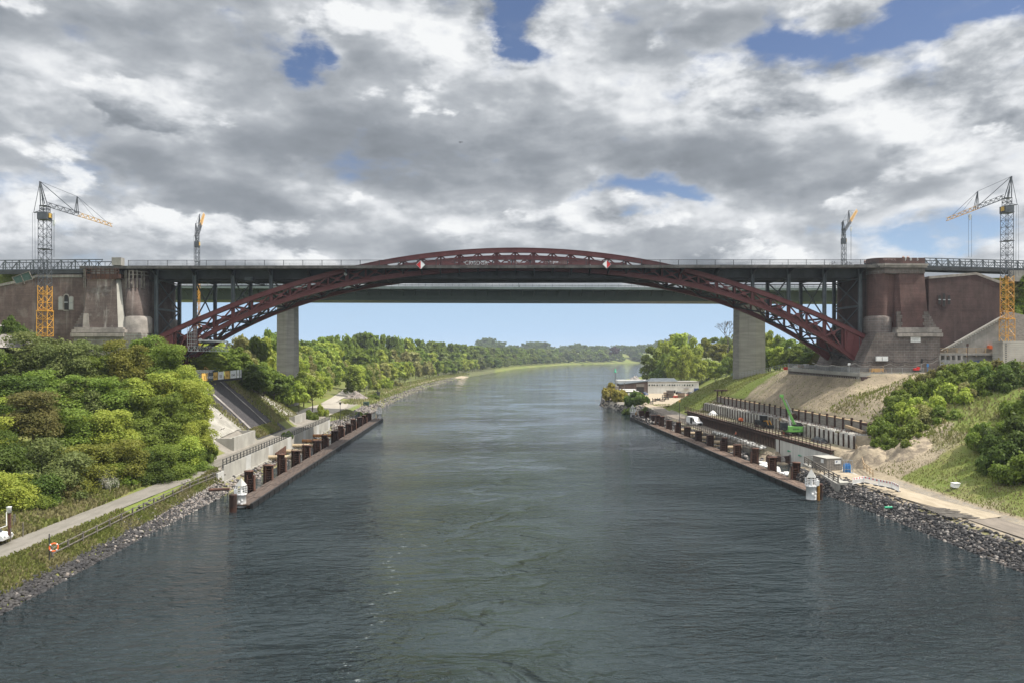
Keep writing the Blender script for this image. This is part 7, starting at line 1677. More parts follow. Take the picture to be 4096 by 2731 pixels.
# ------------------------------------------------------------------ far yard: buildings, vehicles, stacks
t = thing('site_building', 'long white two storey building with a row of small windows in the yard', 'building', (98, 384, 3)); bx0, bx1 = PY(2592, 1575, 384).x, PY(2795, 1575, 384).x
M['render_w'] = mat('white_render', (0.62, 0.62, 0.60), (0.52, 0.52, 0.50), .8, ns=.3, streak=((.6, .6, .05), .5, .75, .4), streak_c=(0.36, 0.35, 0.33))
zt = PY(2700, 1527, 384).z; mb = MB(); mb.bx(bx0, bx1, 384, 396, 2.5, zt); mb.build('wall', M['render_w'], t)
mb = MB(); mb.bx(bx0 - .3, bx1 + .3, 383.7, 396.3, zt, zt + .3); mb.build('roof', M['concrete_g'], t)
ridge0, ridge1 = PY(2605, 1511, 390), PY(2698, 1511, 390); e0, e1 = PY(2595, 1522, 385), PY(2713, 1522, 385)
mb = MB(); mb.add([(e0.x, 385, zt + .3), (e1.x, 385, zt + .3), (ridge1.x, 391, ridge1.z), (ridge0.x, 391, ridge0.z), (e0.x, 397, zt + .3), (e1.x, 397, zt + .3)], [(0, 1, 2, 3), (3, 2, 5, 4), (0, 3, 4), (1, 5, 2)]); mb.build('metal_roof', M['post'], t)
for i in range(18):
    px = 2597 + i * 10.1 + (1.5 if i % 2 else 0); p = PY(px, 1539, 383.9); mb = MB(); mb.box((p.x, 383.95, p.z), (1.0, .12, 1.05)); wf = mb.build('window', M['whitep'], t)
    mb = MB(); mb.box((p.x, 383.87, p.z), (.78, .05, .85)); mb.build('pane', M['glass'] if i not in (4, 6, 7, 11, 12, 13) else M['galv'], wf)
p = PY(2786, 1564, 383.8); mb = MB(); mb.box((p.x, 383.6, p.z), (2.5, .7, 3.2)); mb.build('door', M['dkblue'], t)
p = PY(2700, 1568, 383.9); mb = MB(); mb.box((p.x - .2, 383.9, p.z), (.9, .1, 2.2)); mb.build('door', M['black'], t)
mb = MB(); p = PY(2745, 1553, 383.5); mb.box((p.x, 383.4, p.z), (2.6, 1.0, .15)); mb.build('awning', M['brick_r'], t)
t = thing('timber_hall', 'brown timber hall with sloping roof and open gate beside the white building', 'building', (80, 386, 3)); x0, x1 = PY(2483, 1575, 386).x, bx0 - .1; z0_, z1_ = PY(2483, 1536, 384).z, PY(2590, 1523, 384).z
mb = MB(); mb.prism([(x0, 2.5), (x1, 2.5), (x1, z1_ - .3), (x0, z0_ - .3)], 'y', 384.2, 398); recalc(mb.build('wall', M['brick_l2'], t)); mb = MB(); mb.bar(((x0 - .5), 391, z0_), (x1, 391, z1_), 14.6, .35); mb.build('roof', M['post'], t)
p = PY(2561, 1562, 384); mb = MB(); mb.box((p.x, 384.15, 5.0), (3.9, .1, 4.2)); mb.build('gate_opening', M['black'], t); mb = MB(); mb.box((p.x, 384.1, 7.4), (4.3, .1, 1.6)); mb.build('roller_door', M['lagging'], t)
mb = MB(); zz = PY(2450, 1522, 392).z; mb.bx(PY(2470, 1530, 400).x, PY(2595, 1530, 400).x, 399, 407, 2.5, PY(2500, 1519, 400).z); single('flat_shed', mb, M['render_w'], 'flat roofed white shed behind the brown timber hall', 'shed')
for i, (a_, b2, pt, pb, Yb, m_, l_) in enumerate(((2430, 2475, 1543, 1560, 360, 'lagging', 'grey open shed at the water edge behind the yellow green bush'), (2484, 2545, 1556, 1566, 352, 'whitep', 'white boat shaped cover lying before the timber hall'))):
    p, q = PY(a_, pb, Yb), PY(b2, pt, Yb); mb = MB(); mb.bx(p.x, q.x, Yb, Yb + 4, max(2.6, p.z - 2), q.z); single('shed' if i == 0 else 'white_cover', mb, M[m_], l_, 'shed' if i == 0 else 'cover')
p, q = PY(2499, 1584, 345), PY(2554, 1565, 345); t = thing('site_wagon', 'dark green site wagon with white roof and two pale windows in the yard', 'wagon', p); mb = MB(); mb.bx(p.x, q.x, 345, 348, 3.2, q.z); mb.build('body', M['net'], t); mb = MB(); mb.bx(p.x - .2, q.x + .2, 344.8, 348.2, q.z, q.z + .2); mb.build('roof', M['whitep'], t)
for i in range(2): c_ = PY(2516 + i * 10, 1574, 344.9); mb = MB(); mb.box((c_.x, 344.95, c_.z), (.9, .08, 1.1)); mb.build('window', M['banner_w'], t)
for i, (px, py, rz_, m_, l_) in enumerate(((2575, 1578, -1.2, 'dkblue', 'dark blue car parked before the timber hall gate'), (2712, 1576, -1.4, 'black', 'black van like car parked at the white building beside the door'), (2757, 1577, -1.5, 'dark_steel', 'dark grey car parked by the white building between black car and blue door'), (2786, 1578, -1.6, 'black', 'black car parked in front of the dark blue door'))):
    q = PZ(px, py, 3.15); car((q.x, q.y - 2, 3.12), rz_, l_, M[m_], hh=1.6)
q = PZ(2560, 1592, 3.15); t = thing('orange_truck', 'small bright orange truck beside the green site wagon', 'truck', q); mb = MB(); mb.box((q.x, q.y, 4.6), (1.9, 2.2, 1.9)); mb.build('cab', M['orange'], t); mb = MB(); mb.box((q.x, q.y - 1.12, 4.95), (1.5, .05, .8)); mb.build('windscreen', M['glass'], t); mb = MB(); mb.box((q.x, q.y + 2.4, 4.1), (2.0, 2.6, .6)); mb.build('flatbed', M['orange'], t)
mb = MB()
for dy in (-.6, 3): 
    for dx in (-.85, .85): mb.tube((q.x + dx - .15, q.y + dy, 3.55), (q.x + dx + .15, q.y + dy, 3.55), .45, n=10)
mb.build('wheel', M['rubber'], t)
def stack(px, py, w_, h_, l_, m1, m2, n=7):
    q = PZ(px, py, 3.15); t = thing('formwork_stack', l_, 'stack', q)
    for i in range(n): mb = MB(); z0 = 3.15 + h_ * i / n; mb.bx(q.x - w_ / 2 + .1 * (i % 2), q.x + w_ / 2, q.y, q.y + 2.2, z0, z0 + h_ / n * .62); mb.build('board_layer', m1 if i % 2 else m2, t)
stack(2683, 1590, 3.3, 3.6, 'tallest brown formwork stack in the yard with vertical bands', M['brick_l'], M['rust_d'], 9)
stack(2665, 1588, 1.8, 2.6, 'narrow brown stack leaning on the tallest formwork stack', M['wood'], M['rust_d'], 6)
stack(2728, 1591, 3.2, 2.5, 'timber board stack before the white building, third along', M['wood'], M['rust_d'], 7)
stack(2703, 1590, 2.6, 1.1, 'low orange red stack between the two brown formwork stacks', M['orange'], M['signred'], 3)
stack(2752, 1586, 1.0, 2.0, 'small red machine stack at the end of the formwork row', M['signred'], M['rust_d'], 3)
r = random.Random(8)
for i in range(9):
    q = PZ(2580 + i * 10, 1606 + r.uniform(-9, 9), 3.15); t = thing('scrap_frame', f'{ordw(i)} dark steel frame in the scrap row of the yard, counted from the water', 'scrap', q, 'scrap frames in the yard'); mb = MB(); w_ = r.uniform(1, 2.2); h_ = r.uniform(1, 2.4)
    for a, b_ in (((0, 0, 0), (w_, 0, 0)), ((0, 0, 0), (0, 0, h_)), ((w_, 0, 0), (w_, .3, h_ * .8)), ((0, 0, h_ * .6), (w_, .2, h_ * .6)), ((0, .8, 0), (w_, .8, .3)), ((0, 0, h_ * .3), (w_, .8, h_ * .5))): mb.bar(q + Vector(a), q + Vector(b_), .22)
    mb.build('steelwork', M['dark_steel'] if i % 3 else M['rust_d'], t)
heap('stone_heap', 91, 432, 8.5, 9, 8, 3.0, M['rock_p'], 'large grey stone heap behind the timber hall', 'stone heap', n=30, seed=2, rough=.6, exp=1.1)
heap('stone_heap', PZ(1423, 1594, 3.5).x, PZ(1423, 1594, 3.5).y, 5.8, 6, 3.4, 3.5, M['rock_b'], 'grey brown stone heap on the hardstanding beyond the promenade', 'stone heap', n=26, seed=7, rough=.7, exp=1.0)
p = PY(2618, 1500, 440); t = thing('excavator', 'ochre excavator arm rising behind the timber hall roof', 'excavator', (p.x, 440, 3)); mb = MB(); a, b_, c_ = PY(2605, 1520, 440), PY(2624, 1498, 440), PY(2627, 1512, 440); mb.bar(a, b_, .9); mb.bar(b_, c_, .8); mb.build('boom', M['ocra'], t); mb = MB(); mb.box((a.x - 1, 441, 5), (4, 3, 2.2)); mb.build('house', M['ocra'], t)
a, b_ = PY(2885, 1552, 330), PY(2950, 1474, 330); a = PZ(2870, 1570, 6) if 0 else a; t = thing('conveyor', 'dark green inclined conveyor behind the green slope', 'conveyor', a); mb = MB(); truss_beam(mb, a + Vector((-4, 0, -5)), a.lerp(b_, .45), 1.2, 1.4, 8, .14); mb.build('lower_boom', M['teal'], t); mb = MB(); truss_beam(mb, a.lerp(b_, .45), b_, 1.0, 1.2, 8, .12); mb.build('upper_boom', M['net'], t)
for (px, pt, pb, Yb, l_) in ((2461, 1478, 1535, 380, 'green channel buoy marker on a slim mast at the yard point'),):
    a, b_ = PY(px, pb, Yb), PY(px, pt, Yb); t = thing('channel_marker', l_, 'marker', a); mb = MB(); mb.tube((a.x, Yb, 0), (a.x, Yb, b_.z - .5), .14, n=6); mb.build('mast', M['dark_steel'], t); mb = MB(); mb.lathe((a.x, Yb, b_.z - 1.4), [(0, 0), (.9, .15), (.5, .5), (.3, .7), (.35, 1.6), (0, 1.9)], 10); mb.build('green_lantern', M['teal'], t)
for i, (px, pt, pb, Yb) in enumerate(((2497, 1532, 1600, 340), (1467, 1545, 1587, 360), (1867, 1461, 1500, 700), (1643, 1492, 1540, 480))):
    a, b_ = PY(px, pb, Yb), PY(px, pt, Yb); mb = MB(); mb.tube((a.x, Yb, min(a.z, 3)), (a.x, Yb, b_.z), .1, n=6); mb.box((a.x, Yb, b_.z), (.5, .5, .5)); single('slim_pole', mb, M['concrete_g'], ['slim pale pole beside the yellow green bush', 'slim pale pole beside the stone heap on the hardstanding', 'slim distant pole on the grassy bank where the canal bends', 'slim pole on the bank track past the stone heap'][i], 'pole')
p = PZ(1511, 1587, 3.3); mb = MB(); mb.box((p.x, p.y, 4.4), (2.0, 1.4, 2.8)); mb.box((p.x, p.y, 6.1), (.5, .5, 1.2)); single('dark_cabinet', mb, M['dark_steel'], 'tall dark cabinet on the grass by the bank beyond the stone heap', 'cabinet')
p = PZ(1465, 1620, 2.8); mb = MB(); mb.box((p.x, p.y, 3.5), (2.2, 1.6, 1.5)); single('green_cabinet', mb, M['net'], 'low green cabinet at the water side corner of the hardstanding', 'cabinet')
p = PZ(2387, 1449, 1.0); t = thing('moored_boat', 'tiny white boat moored at the far bank where the canal bends', 'boat', (p.x, p.y - 12, .2)); mb = MB(); y = p.y - 12; mb.hull8([(p.x - 7, y, -.3), (p.x + 7, y, -.3), (p.x + 7, y + 4, -.3), (p.x - 7, y + 4, -.3)], [(p.x - 8, y - .5, 2), (p.x + 9, y - .5, 2.4), (p.x + 9, y + 4.5, 2.4), (p.x - 8, y + 4.5, 2)]); mb.build('hull', M['whitep'], t); mb = MB(); mb.box((p.x - 1, y + 2, 4.0), (8, 3.4, 3.4)); mb.build('cabin', M['whitep'], t); mb = MB(); mb.bar((p.x, y + 2, 5), (p.x, y + 2, 14), .3); mb.build('mast', M['galv'], t)
# white rock and sheeting at the far left ledge
a = PY(20, 1340, 150); heap('spoil_heap', a.x - 1.5, 150, 7.5, 5, 4.2, a.z - 2.2, M['rock_p'], 'pale rubble heap on the slope top at the abutment end', 'heap', n=18, seed=3)
a = PY(62, 1318, 149); mb = MB(); 
vs = []
for i in range(7):
    for j in range(5): vs.append((a.x - 3.2 + i * 1.0, a.y - 1 + j * .5, a.z - .2 + 1.0 * math.sin((i + 1) / 8 * math.pi) - .35 * abs(j - 2) - .18 * i + .2 * mn.noise((i * .7, j * .9, 1))))
mb.add(vs, [(i * 5 + j, (i + 1) * 5 + j, (i + 1) * 5 + j + 1, i * 5 + j + 1) for i in range(6) for j in range(4)], True); single('black_sheeting', mb, M['tarp'], 'crumpled black plastic sheeting draped over the pale rubble heap', 'sheeting')
# a gull over the bridge
c_ = PY(1842, 571, 120); t = thing('gull', 'single dark gull flying high above the bridge', 'gull', c_)
import bmesh
mb = MB(); x, y, z = c_; rings = [(-.38, .02), (-.25, .07), (0, .10), (.22, .08), (.32, .05), (.42, .01)]; vs = []
for u, r_ in rings:
    for j in range(6): b_ = 2 * math.pi * j / 6; vs.append((x + u * .5, y + r_ * math.cos(b_), z + r_ * math.sin(b_) + u * .7))
o_ = len(vs); fs = [(i * 6 + j, i * 6 + (j + 1) % 6, (i + 1) * 6 + (j + 1) % 6, (i + 1) * 6 + j) for i in range(5) for j in range(6)]
for s_ in (-1, 1):
    b0 = len(vs); vs += [(x + .08, y, z + .1), (x - .12, y, z - .05), (x + s_ * .35 + .1, y, z + .28), (x + s_ * .35 - .1, y, z + .14), (x + s_ * .75, y, z + .05), (x + s_ * .7 - .06, y, z + .0)]
    fs += [(b0, b0 + 1, b0 + 3, b0 + 2), (b0 + 2, b0 + 3, b0 + 5, b0 + 4)]
mb.add(vs, fs, True); mb.build('body', M['cloth_d'], t); t.scale = (.55, .55, .55)
# ------------------------------------------------------------------ bank stones
def ico():
    t_ = (1 + 5 ** .5) / 2; v = [(-1, t_, 0), (1, t_, 0), (-1, -t_, 0), (1, -t_, 0), (0, -1, t_), (0, 1, t_), (0, -1, -t_), (0, 1, -t_), (t_, 0, -1), (t_, 0, 1), (-t_, 0, -1), (-t_, 0, 1)]
    f = [(0, 11, 5), (0, 5, 1), (0, 1, 7), (0, 7, 10), (0, 10, 11), (1, 5, 9), (5, 11, 4), (11, 10, 2), (10, 7, 6), (7, 1, 8), (3, 9, 4), (3, 4, 2), (3, 2, 6), (3, 6, 8), (3, 8, 9), (4, 9, 5), (2, 4, 11), (6, 2, 10), (8, 6, 7), (9, 8, 1)]
    return np.array(v) / 1.9, np.array(f)
IV, IF = ico()
def rocks(name, pts, mats, size, label, fr=None):
    n = len(pts); P_ = np.array(pts, dtype=float); V = np.empty((n, 12, 3)); s_ = rng.uniform(.55, 1.25, (n, 1, 3)) * (np.array(size) if np.ndim(size) else size) ; s_ = s_ * rng.uniform(.6, 1.3, (n, 1, 1))
    jit = rng.uniform(.7, 1.3, (n, 12, 1)); base = IV[None] * jit
    a = rng.uniform(0, 6.28, n); ca_, sa = np.cos(a), np.sin(a); b_ = rng.uniform(0, 6.28, n); cb_, sb = np.cos(b_), np.sin(b_)
    x = base[..., 0] * ca_[:, None] - base[..., 1] * sa[:, None]; y = base[..., 0] * sa[:, None] + base[..., 1] * ca_[:, None]; z = base[..., 2]
    y2 = y * cb_[:, None] - z * sb[:, None]; z2 = y * sb[:, None] + z * cb_[:, None]
    V[..., 0] = x; V[..., 1] = y2; V[..., 2] = z2; V = V * s_ * .5 * np.array([1, 1, .75]) + P_[:, None, :]
    F = (IF[None] + (np.arange(n) * 12)[:, None, None]).reshape(-1, 3); me = bpy.data.meshes.new(name)
    me.vertices.add(n * 12); me.vertices.foreach_set('co', V.ravel()); me.loops.add(len(F) * 3); me.loops.foreach_set('vertex_index', F.ravel()); me.polygons.add(len(F))
    me.polygons.foreach_set('loop_start', np.arange(len(F)) * 3); me.polygons.foreach_set('loop_total', np.full(len(F), 3))
    for m_ in mats: me.materials.append(m_)
    if len(mats) > 1:
        k = fr(P_) if fr else rng.integers(0, len(mats), n); me.polygons.foreach_set('material_index', np.repeat(k, 20).astype(np.int32))
    me.update(); me.validate(); o = bpy.data.objects.new(name, me); COL.objects.link(o); o['kind'] = 'stuff'; o['label'] = label; return o
def bank_pts(n, y0, y1, side, d0, d1, lift=.0, pw=1.0):
    out = []
    for i in range(n):
        u = rng.uniform(0, 1) ** pw; y = y0 + (y1 - y0) * u; d = rng.uniform(d0, d1); x = (L_(y) - d) if side < 0 else (R_(y) + d); z = max(hgt(x, y), -.5); out.append((x, y, z + lift + rng.uniform(-.08, .18)))
    return out
pl2 = bank_pts(6800, 55, 128, -1, -.5, 1.5, pw=1.1) + bank_pts(900, 95, 128, -1, 1.0, 2.6) + bank_pts(60, 98, 126, -1, 2.2, 3.4)
rocks('bank_stones', pl2, [M['rock'], M['rock_b'], M['rock_p']], .46, 'dark basalt stones along the promenade side waterline', lambda P_: np.where(rng.uniform(0, 1, len(P_)) < np.clip((P_[:, 1] - 88) / 60, .02, .5), rng.integers(1, 3, len(P_)), 0))
pr2 = bank_pts(8000, 62, 122, 1, -.5, 2.7, pw=1.05) + bank_pts(500, 62, 128, 1, 2.5, 4.0) + bank_pts(900, 119, 134, 1, -.3, 1.6)
rocks('bank_stones', pr2, [M['rock'], M['rock_b'], M['rock_p']], .52, 'dark stones along the waterline below the sandy track', lambda P_: np.where(rng.uniform(0, 1, len(P_)) < .22, rng.integers(1, 3, len(P_)), 0))
pf = bank_pts(2600, 222, 300, -1, -.6, 3.5) + bank_pts(3000, 300, 700, -1, -.6, 3.0, pw=1.3) + bank_pts(600, 128, 222, -1, -.3, 2.0) + [(rng.uniform(-44.5, -40.3), rng.uniform(222, 262), rng.uniform(.3, 2.2)) for _ in range(900)]
rocks('bank_stones', pf, [M['rock_b'], M['rock_p'], M['rock']], .8, 'brown and grey stones edging the far promenade bank')
pf = bank_pts(1500, 262, 420, 1, -.8, 3.0) + [(rng.uniform(59.5, 62.3), rng.uniform(160, 214), rng.uniform(-.2, .5)) for _ in range(350)] + [(rng.uniform(54.5, 58.5), rng.uniform(238, 270), rng.uniform(.0, 1.6)) for _ in range(500)] + bank_pts(2000, 206, 262, 1, -2.2, 3.4)
rocks('bank_stones', pf, [M['rock'], M['rock_p'], M['rock']], .85, 'dark stones round the yard point and behind the far piles')
hp = []
for (cx_, cy_, rx, ry, h, z0, n) in ((PZ(1423, 1594, 3.5).x, PZ(1423, 1594, 3.5).y, 5.2, 5.2, 3.3, 3.5, 700), (91, 432, 8, 8, 7.6, 3.0, 900)):
    for i in range(n):
        a, d = rng.uniform(0, 6.28), rng.uniform(0, 1) ** .6; hp.append((cx_ + rx * d * math.cos(a), cy_ + ry * d * math.sin(a), z0 + h * (1 - d) + .1))
rocks('heap_stones', hp, [M['rock_b'], M['rock_p']], .8, 'loose stones covering the two stone heaps')
# ------------------------------------------------------------------ vegetation
def leafmat(name, a, b_, c_, trans=.42):
    m = bpy.data.materials.new(name); m.use_nodes = True; t = NT(m.node_tree); bs = t.n['Principled BSDF']; bs.inputs['Roughness'].default_value = .6; bs.inputs['Specular IOR Level'].default_value = .25
    tc = t.new('ShaderNodeTexCoord').outputs['Object']; oi = t.new('ShaderNodeObjectInfo')
    n1 = t.noise(tc, .55, 4, .6); n2 = t.noise(tc, 3.5, 3, .6)
    col = t.mix(t.mapr(n1, .35, .65), a, b_); col = t.mix(t.mapr(n2, .45, .7, 0, .7), col, c_)
    hs = t.new('ShaderNodeHueSaturation'); t.l.new(col, hs.inputs['Color']); t.put(hs.inputs['Hue'], t.add(t.mul(t.m('SUBTRACT', oi.outputs['Random'], .5), .02), .5)); t.put(hs.inputs['Value'], t.add(t.mul(oi.outputs['Random'], .25), .88))
    t.l.new(hs.outputs[0], bs.inputs['Base Color'])
    tr = t.new('ShaderNodeBsdfTranslucent'); t.l.new(hs.outputs[0], tr.inputs['Color']); mx = t.new('ShaderNodeMixShader'); mx.inputs[0].default_value = trans
    t.l.new(bs.outputs[0], mx.inputs[1]); t.l.new(tr.outputs[0], mx.inputs[2]); t.l.new(mx.outputs[0], t.n['Material Output'].inputs['Surface']); return m
LM = {
 'mid': leafmat('leaves_mid_green', (0.165, 0.225, 0.034), (0.122, 0.180, 0.028), (0.240, 0.290, 0.052)),
 'bright': leafmat('leaves_bright_green', (0.335, 0.395, 0.062), (0.250, 0.325, 0.052), (0.435, 0.460, 0.090)),
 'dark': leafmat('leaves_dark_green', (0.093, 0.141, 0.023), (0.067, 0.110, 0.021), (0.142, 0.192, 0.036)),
 'grey': leafmat('leaves_grey_green', (0.160, 0.197, 0.059), (0.117, 0.158, 0.046), (0.239, 0.262, 0.094)),
 'olive': leafmat('leaves_olive', (0.209, 0.211, 0.035), (0.143, 0.161, 0.030), (0.282, 0.266, 0.057)),
 'bronze': leafmat('leaves_bronze', (0.165, 0.150, 0.048), (0.125, 0.125, 0.038), (0.205, 0.180, 0.062)),
 'yellow': leafmat('leaves_yellow_green', (0.290, 0.255, 0.050), (0.225, 0.205, 0.042), (0.360, 0.300, 0.065)),
 'pale': leafmat('leaves_pale_green', (0.293, 0.287, 0.101), (0.215, 0.229, 0.075), (0.391, 0.364, 0.144)),
 'white': leafmat('white_blossom', (0.578, 0.560, 0.500), (0.126, 0.160, 0.060), (0.683, 0.650, 0.600)),
 'purple': leafmat('purple_leaves', (0.053, 0.027, 0.038), (0.040, 0.021, 0.027), (0.079, 0.038, 0.051)),
}
M['bark'] = mat('bark', (0.10, 0.085, 0.065), (0.055, 0.047, 0.038), .95, sc_=(1, 1, .2), ns=3, bump=.03)
def crown_blobs(seed, shape, nb):
    r = np.random.default_rng(seed); P_ = []
    for i in range(nb):
        v = r.normal(size=3); v /= np.linalg.norm(v)
        if v[2] < -.55: v[2] *= .3
        d = r.uniform(.35, .92)
        if shape == 'cone': k = 1 - .6 * max(0, (v[2] * d + .5)) ; p = np.array([v[0] * d * k, v[1] * d * k, v[2] * d * 1.15])
        elif shape == 'bush': p = np.array([v[0] * d, v[1] * d, abs(v[2]) * d * .9 - .1])
        elif shape == 'tall': p = np.array([v[0] * d * .85, v[1] * d * .85, v[2] * d * 1.1])
        else: p = v * d
        P_.append((p, r.uniform(.15, .36)))
    return P_
def crown_mesh(name, seed, shape, nb, nl, ls, R=1.0, Hh=1.2, flat=.75, spray=0.0):
    """leaf clumps on a set of lobes; R, Hh are half width and half height; ls the leaf clump size in metres"""
    r = np.random.default_rng(seed + 100); bl = crown_blobs(seed, shape, nb); sc3 = np.array([R, R, Hh])
    c_ = np.array([b[0] for b in bl]) * sc3; rad = np.array([b[1] for b in bl]) * (R + Hh) / 2
    pr = rad ** 2; pr /= pr.sum(); k = r.choice(len(bl), nl, p=pr)
    v = r.normal(size=(nl, 3)); v /= np.linalg.norm(v, axis=1)[:, None]; v[:, 2] = np.where((v[:, 2] < -.2) & (r.uniform(size=nl) < .65), -v[:, 2], v[:, 2])
    rr = rad[k] * (r.uniform(.35, 1.08, nl) ** .55)
    sq = np.array([1.05, 1.05, .88]); p = c_[k] + v * rr[:, None] * sq
    p += (r.uniform(size=(nl, 1)) < .05) * v * rad[k][:, None] * r.uniform(.1, .5, (nl, 1))
    nrm = v * .8 + r.normal(size=(nl, 3)) * .55 + np.array([0, 0, .35]); nrm /= np.linalg.norm(nrm, axis=1)[:, None]
    t1 = np.cross(nrm, r.normal(size=(nl, 3))); t1 /= np.linalg.norm(t1, axis=1)[:, None]; t2 = np.cross(nrm, t1)
    s_ = ls * r.uniform(.55, 1.35, (nl, 1)); a = t1 * s_ * .5; b_ = t2 * s_ * .5 * flat
    V = np.empty((nl, 4, 3)); V[:, 0] = p - a; V[:, 1] = p + b_ * r.uniform(.6, 1.2, (nl, 1)) ; V[:, 2] = p + a; V[:, 3] = p - b_ * r.uniform(.6, 1.2, (nl, 1)); V[:, 1] += nrm * s_ * .12; V[:, 3] += nrm * s_ * .12
    return V
def mesh_from_quads(name, V, mats=None):
    n = len(V); me = bpy.data.meshes.new(name); me.vertices.add(n * 4); me.vertices.foreach_set('co', V.reshape(-1, 3).ravel().astype(np.float32)); me.loops.add(n * 4); me.loops.foreach_set('vertex_index', np.arange(n * 4)); me.polygons.add(n)
    me.polygons.foreach_set('loop_start', np.arange(n) * 4); me.polygons.foreach_set('loop_total', np.full(n, 4))
    for m_ in (mats or []): me.materials.append(m_)
    me.update(); return me
def trunk_mesh(name, h, r0, seed, crown_base, R, nb=6):
    r = random.Random(seed); mb = MB(); p = Vector((0, 0, -.6)); pts = [p]; 
    for i in range(4): p = p + Vector((r.uniform(-.25, .25), r.uniform(-.25, .25), h / 4)); pts.append(p)
    for i in range(4): mb.tube(pts[i], pts[i + 1], r0 * (1 - i * .2), r0 * (1 - (i + 1) * .2), 7, cap=False)
    for i in range(nb):
        k = r.uniform(.35, .95); a = r.uniform(0, 6.28); b0 = pts[0].lerp(pts[-1], k); e = b0 + Vector((math.cos(a) * R * .55, math.sin(a) * R * .55, h * r.uniform(.15, .35)))
        m_ = b0.lerp(e, .5) + Vector((0, 0, -.1 * h * .3)); mb.tube(b0, m_, r0 * .4, r0 * .28, 6, cap=False); mb.tube(m_, e, r0 * .28, r0 * .1, 5, cap=False)
    me = bpy.data.meshes.new(name); me.from_pydata([tuple(v) for v in mb.v], [], mb.f); me.polygons.foreach_set('use_smooth', mb.sm); me.materials.append(M['bark']); me.update(); return me
PROT = {}
def proto(kind, lod, var):
    key = (kind, lod, var)
    if key in PROT: return PROT[key]
    seed = var * 17 + {'round': 1, 'tall': 2, 'cone': 3, 'bush': 4}[kind]
    nl, ls, nb = {'near': (24000, .31, 54), 'mid': (5200, .85, 40), 'far': (1700, 1.7, 30), 'bushn': (8000, .25, 30), 'bushm': (1800, .6, 20)}[lod]
    R, Hh = {'round': (5, 5), 'tall': (4, 6.5), 'cone': (4, 7), 'bush': (2.2, 1.8)}[kind]
    V = crown_mesh(kind, seed, kind, nb, nl, ls, R, Hh)
    V[:, :, 2] += (Hh * 1.25 if kind != 'bush' else .5)
    zmin = V[:, :, 2].min(); H_ = V[:, :, 2].max()
    me = mesh_from_quads('crown', V, [LM['mid']]); tr = trunk_mesh('trunk', H_ * .62, .26 if kind != 'bush' else .07, seed, 0, R) 
    PROT[key] = (me, tr, R * 1.1, H_); return PROT[key]
mesh_by_mat = {}
def plant(kind, lod, var, x, y, z, h, w_, m_, name, label, cat='tree', group=None, rz=None, trunk=True):
    me, tr, R, H_ = proto(kind, lod, var)
    if lod in ('mid', 'far'): z -= h * .15; h *= 1.15
    key = (me.name, m_)
    if key not in mesh_by_mat:
        m2 = me.copy(); m2.materials.clear(); m2.materials.append(LM[m_]); mesh_by_mat[key] = m2
    e = thing(name, label, cat, (x, y, z), group, rz=rz if rz is not None else random.uniform(0, 6.28))
    c_ = bpy.data.objects.new('crown', mesh_by_mat[key]); COL.objects.link(c_); c_.parent = e; c_.scale = (w_ / (2 * R), w_ / (2 * R), h / H_)
    if trunk: t_ = bpy.data.objects.new('trunk' if kind != 'bush' else 'stem', tr); COL.objects.link(t_); t_.parent = e; t_.scale = (w_ / (2 * R), w_ / (2 * R), h / H_)
    return e
ADJ = {'mid': 'mid green', 'bright': 'bright green', 'dark': 'dark green', 'grey': 'grey green', 'olive': 'olive green', 'bronze': 'bronze leaved', 'yellow': 'yellow green', 'pale': 'pale green', 'white': 'white blossoming', 'purple': 'dark purple'}
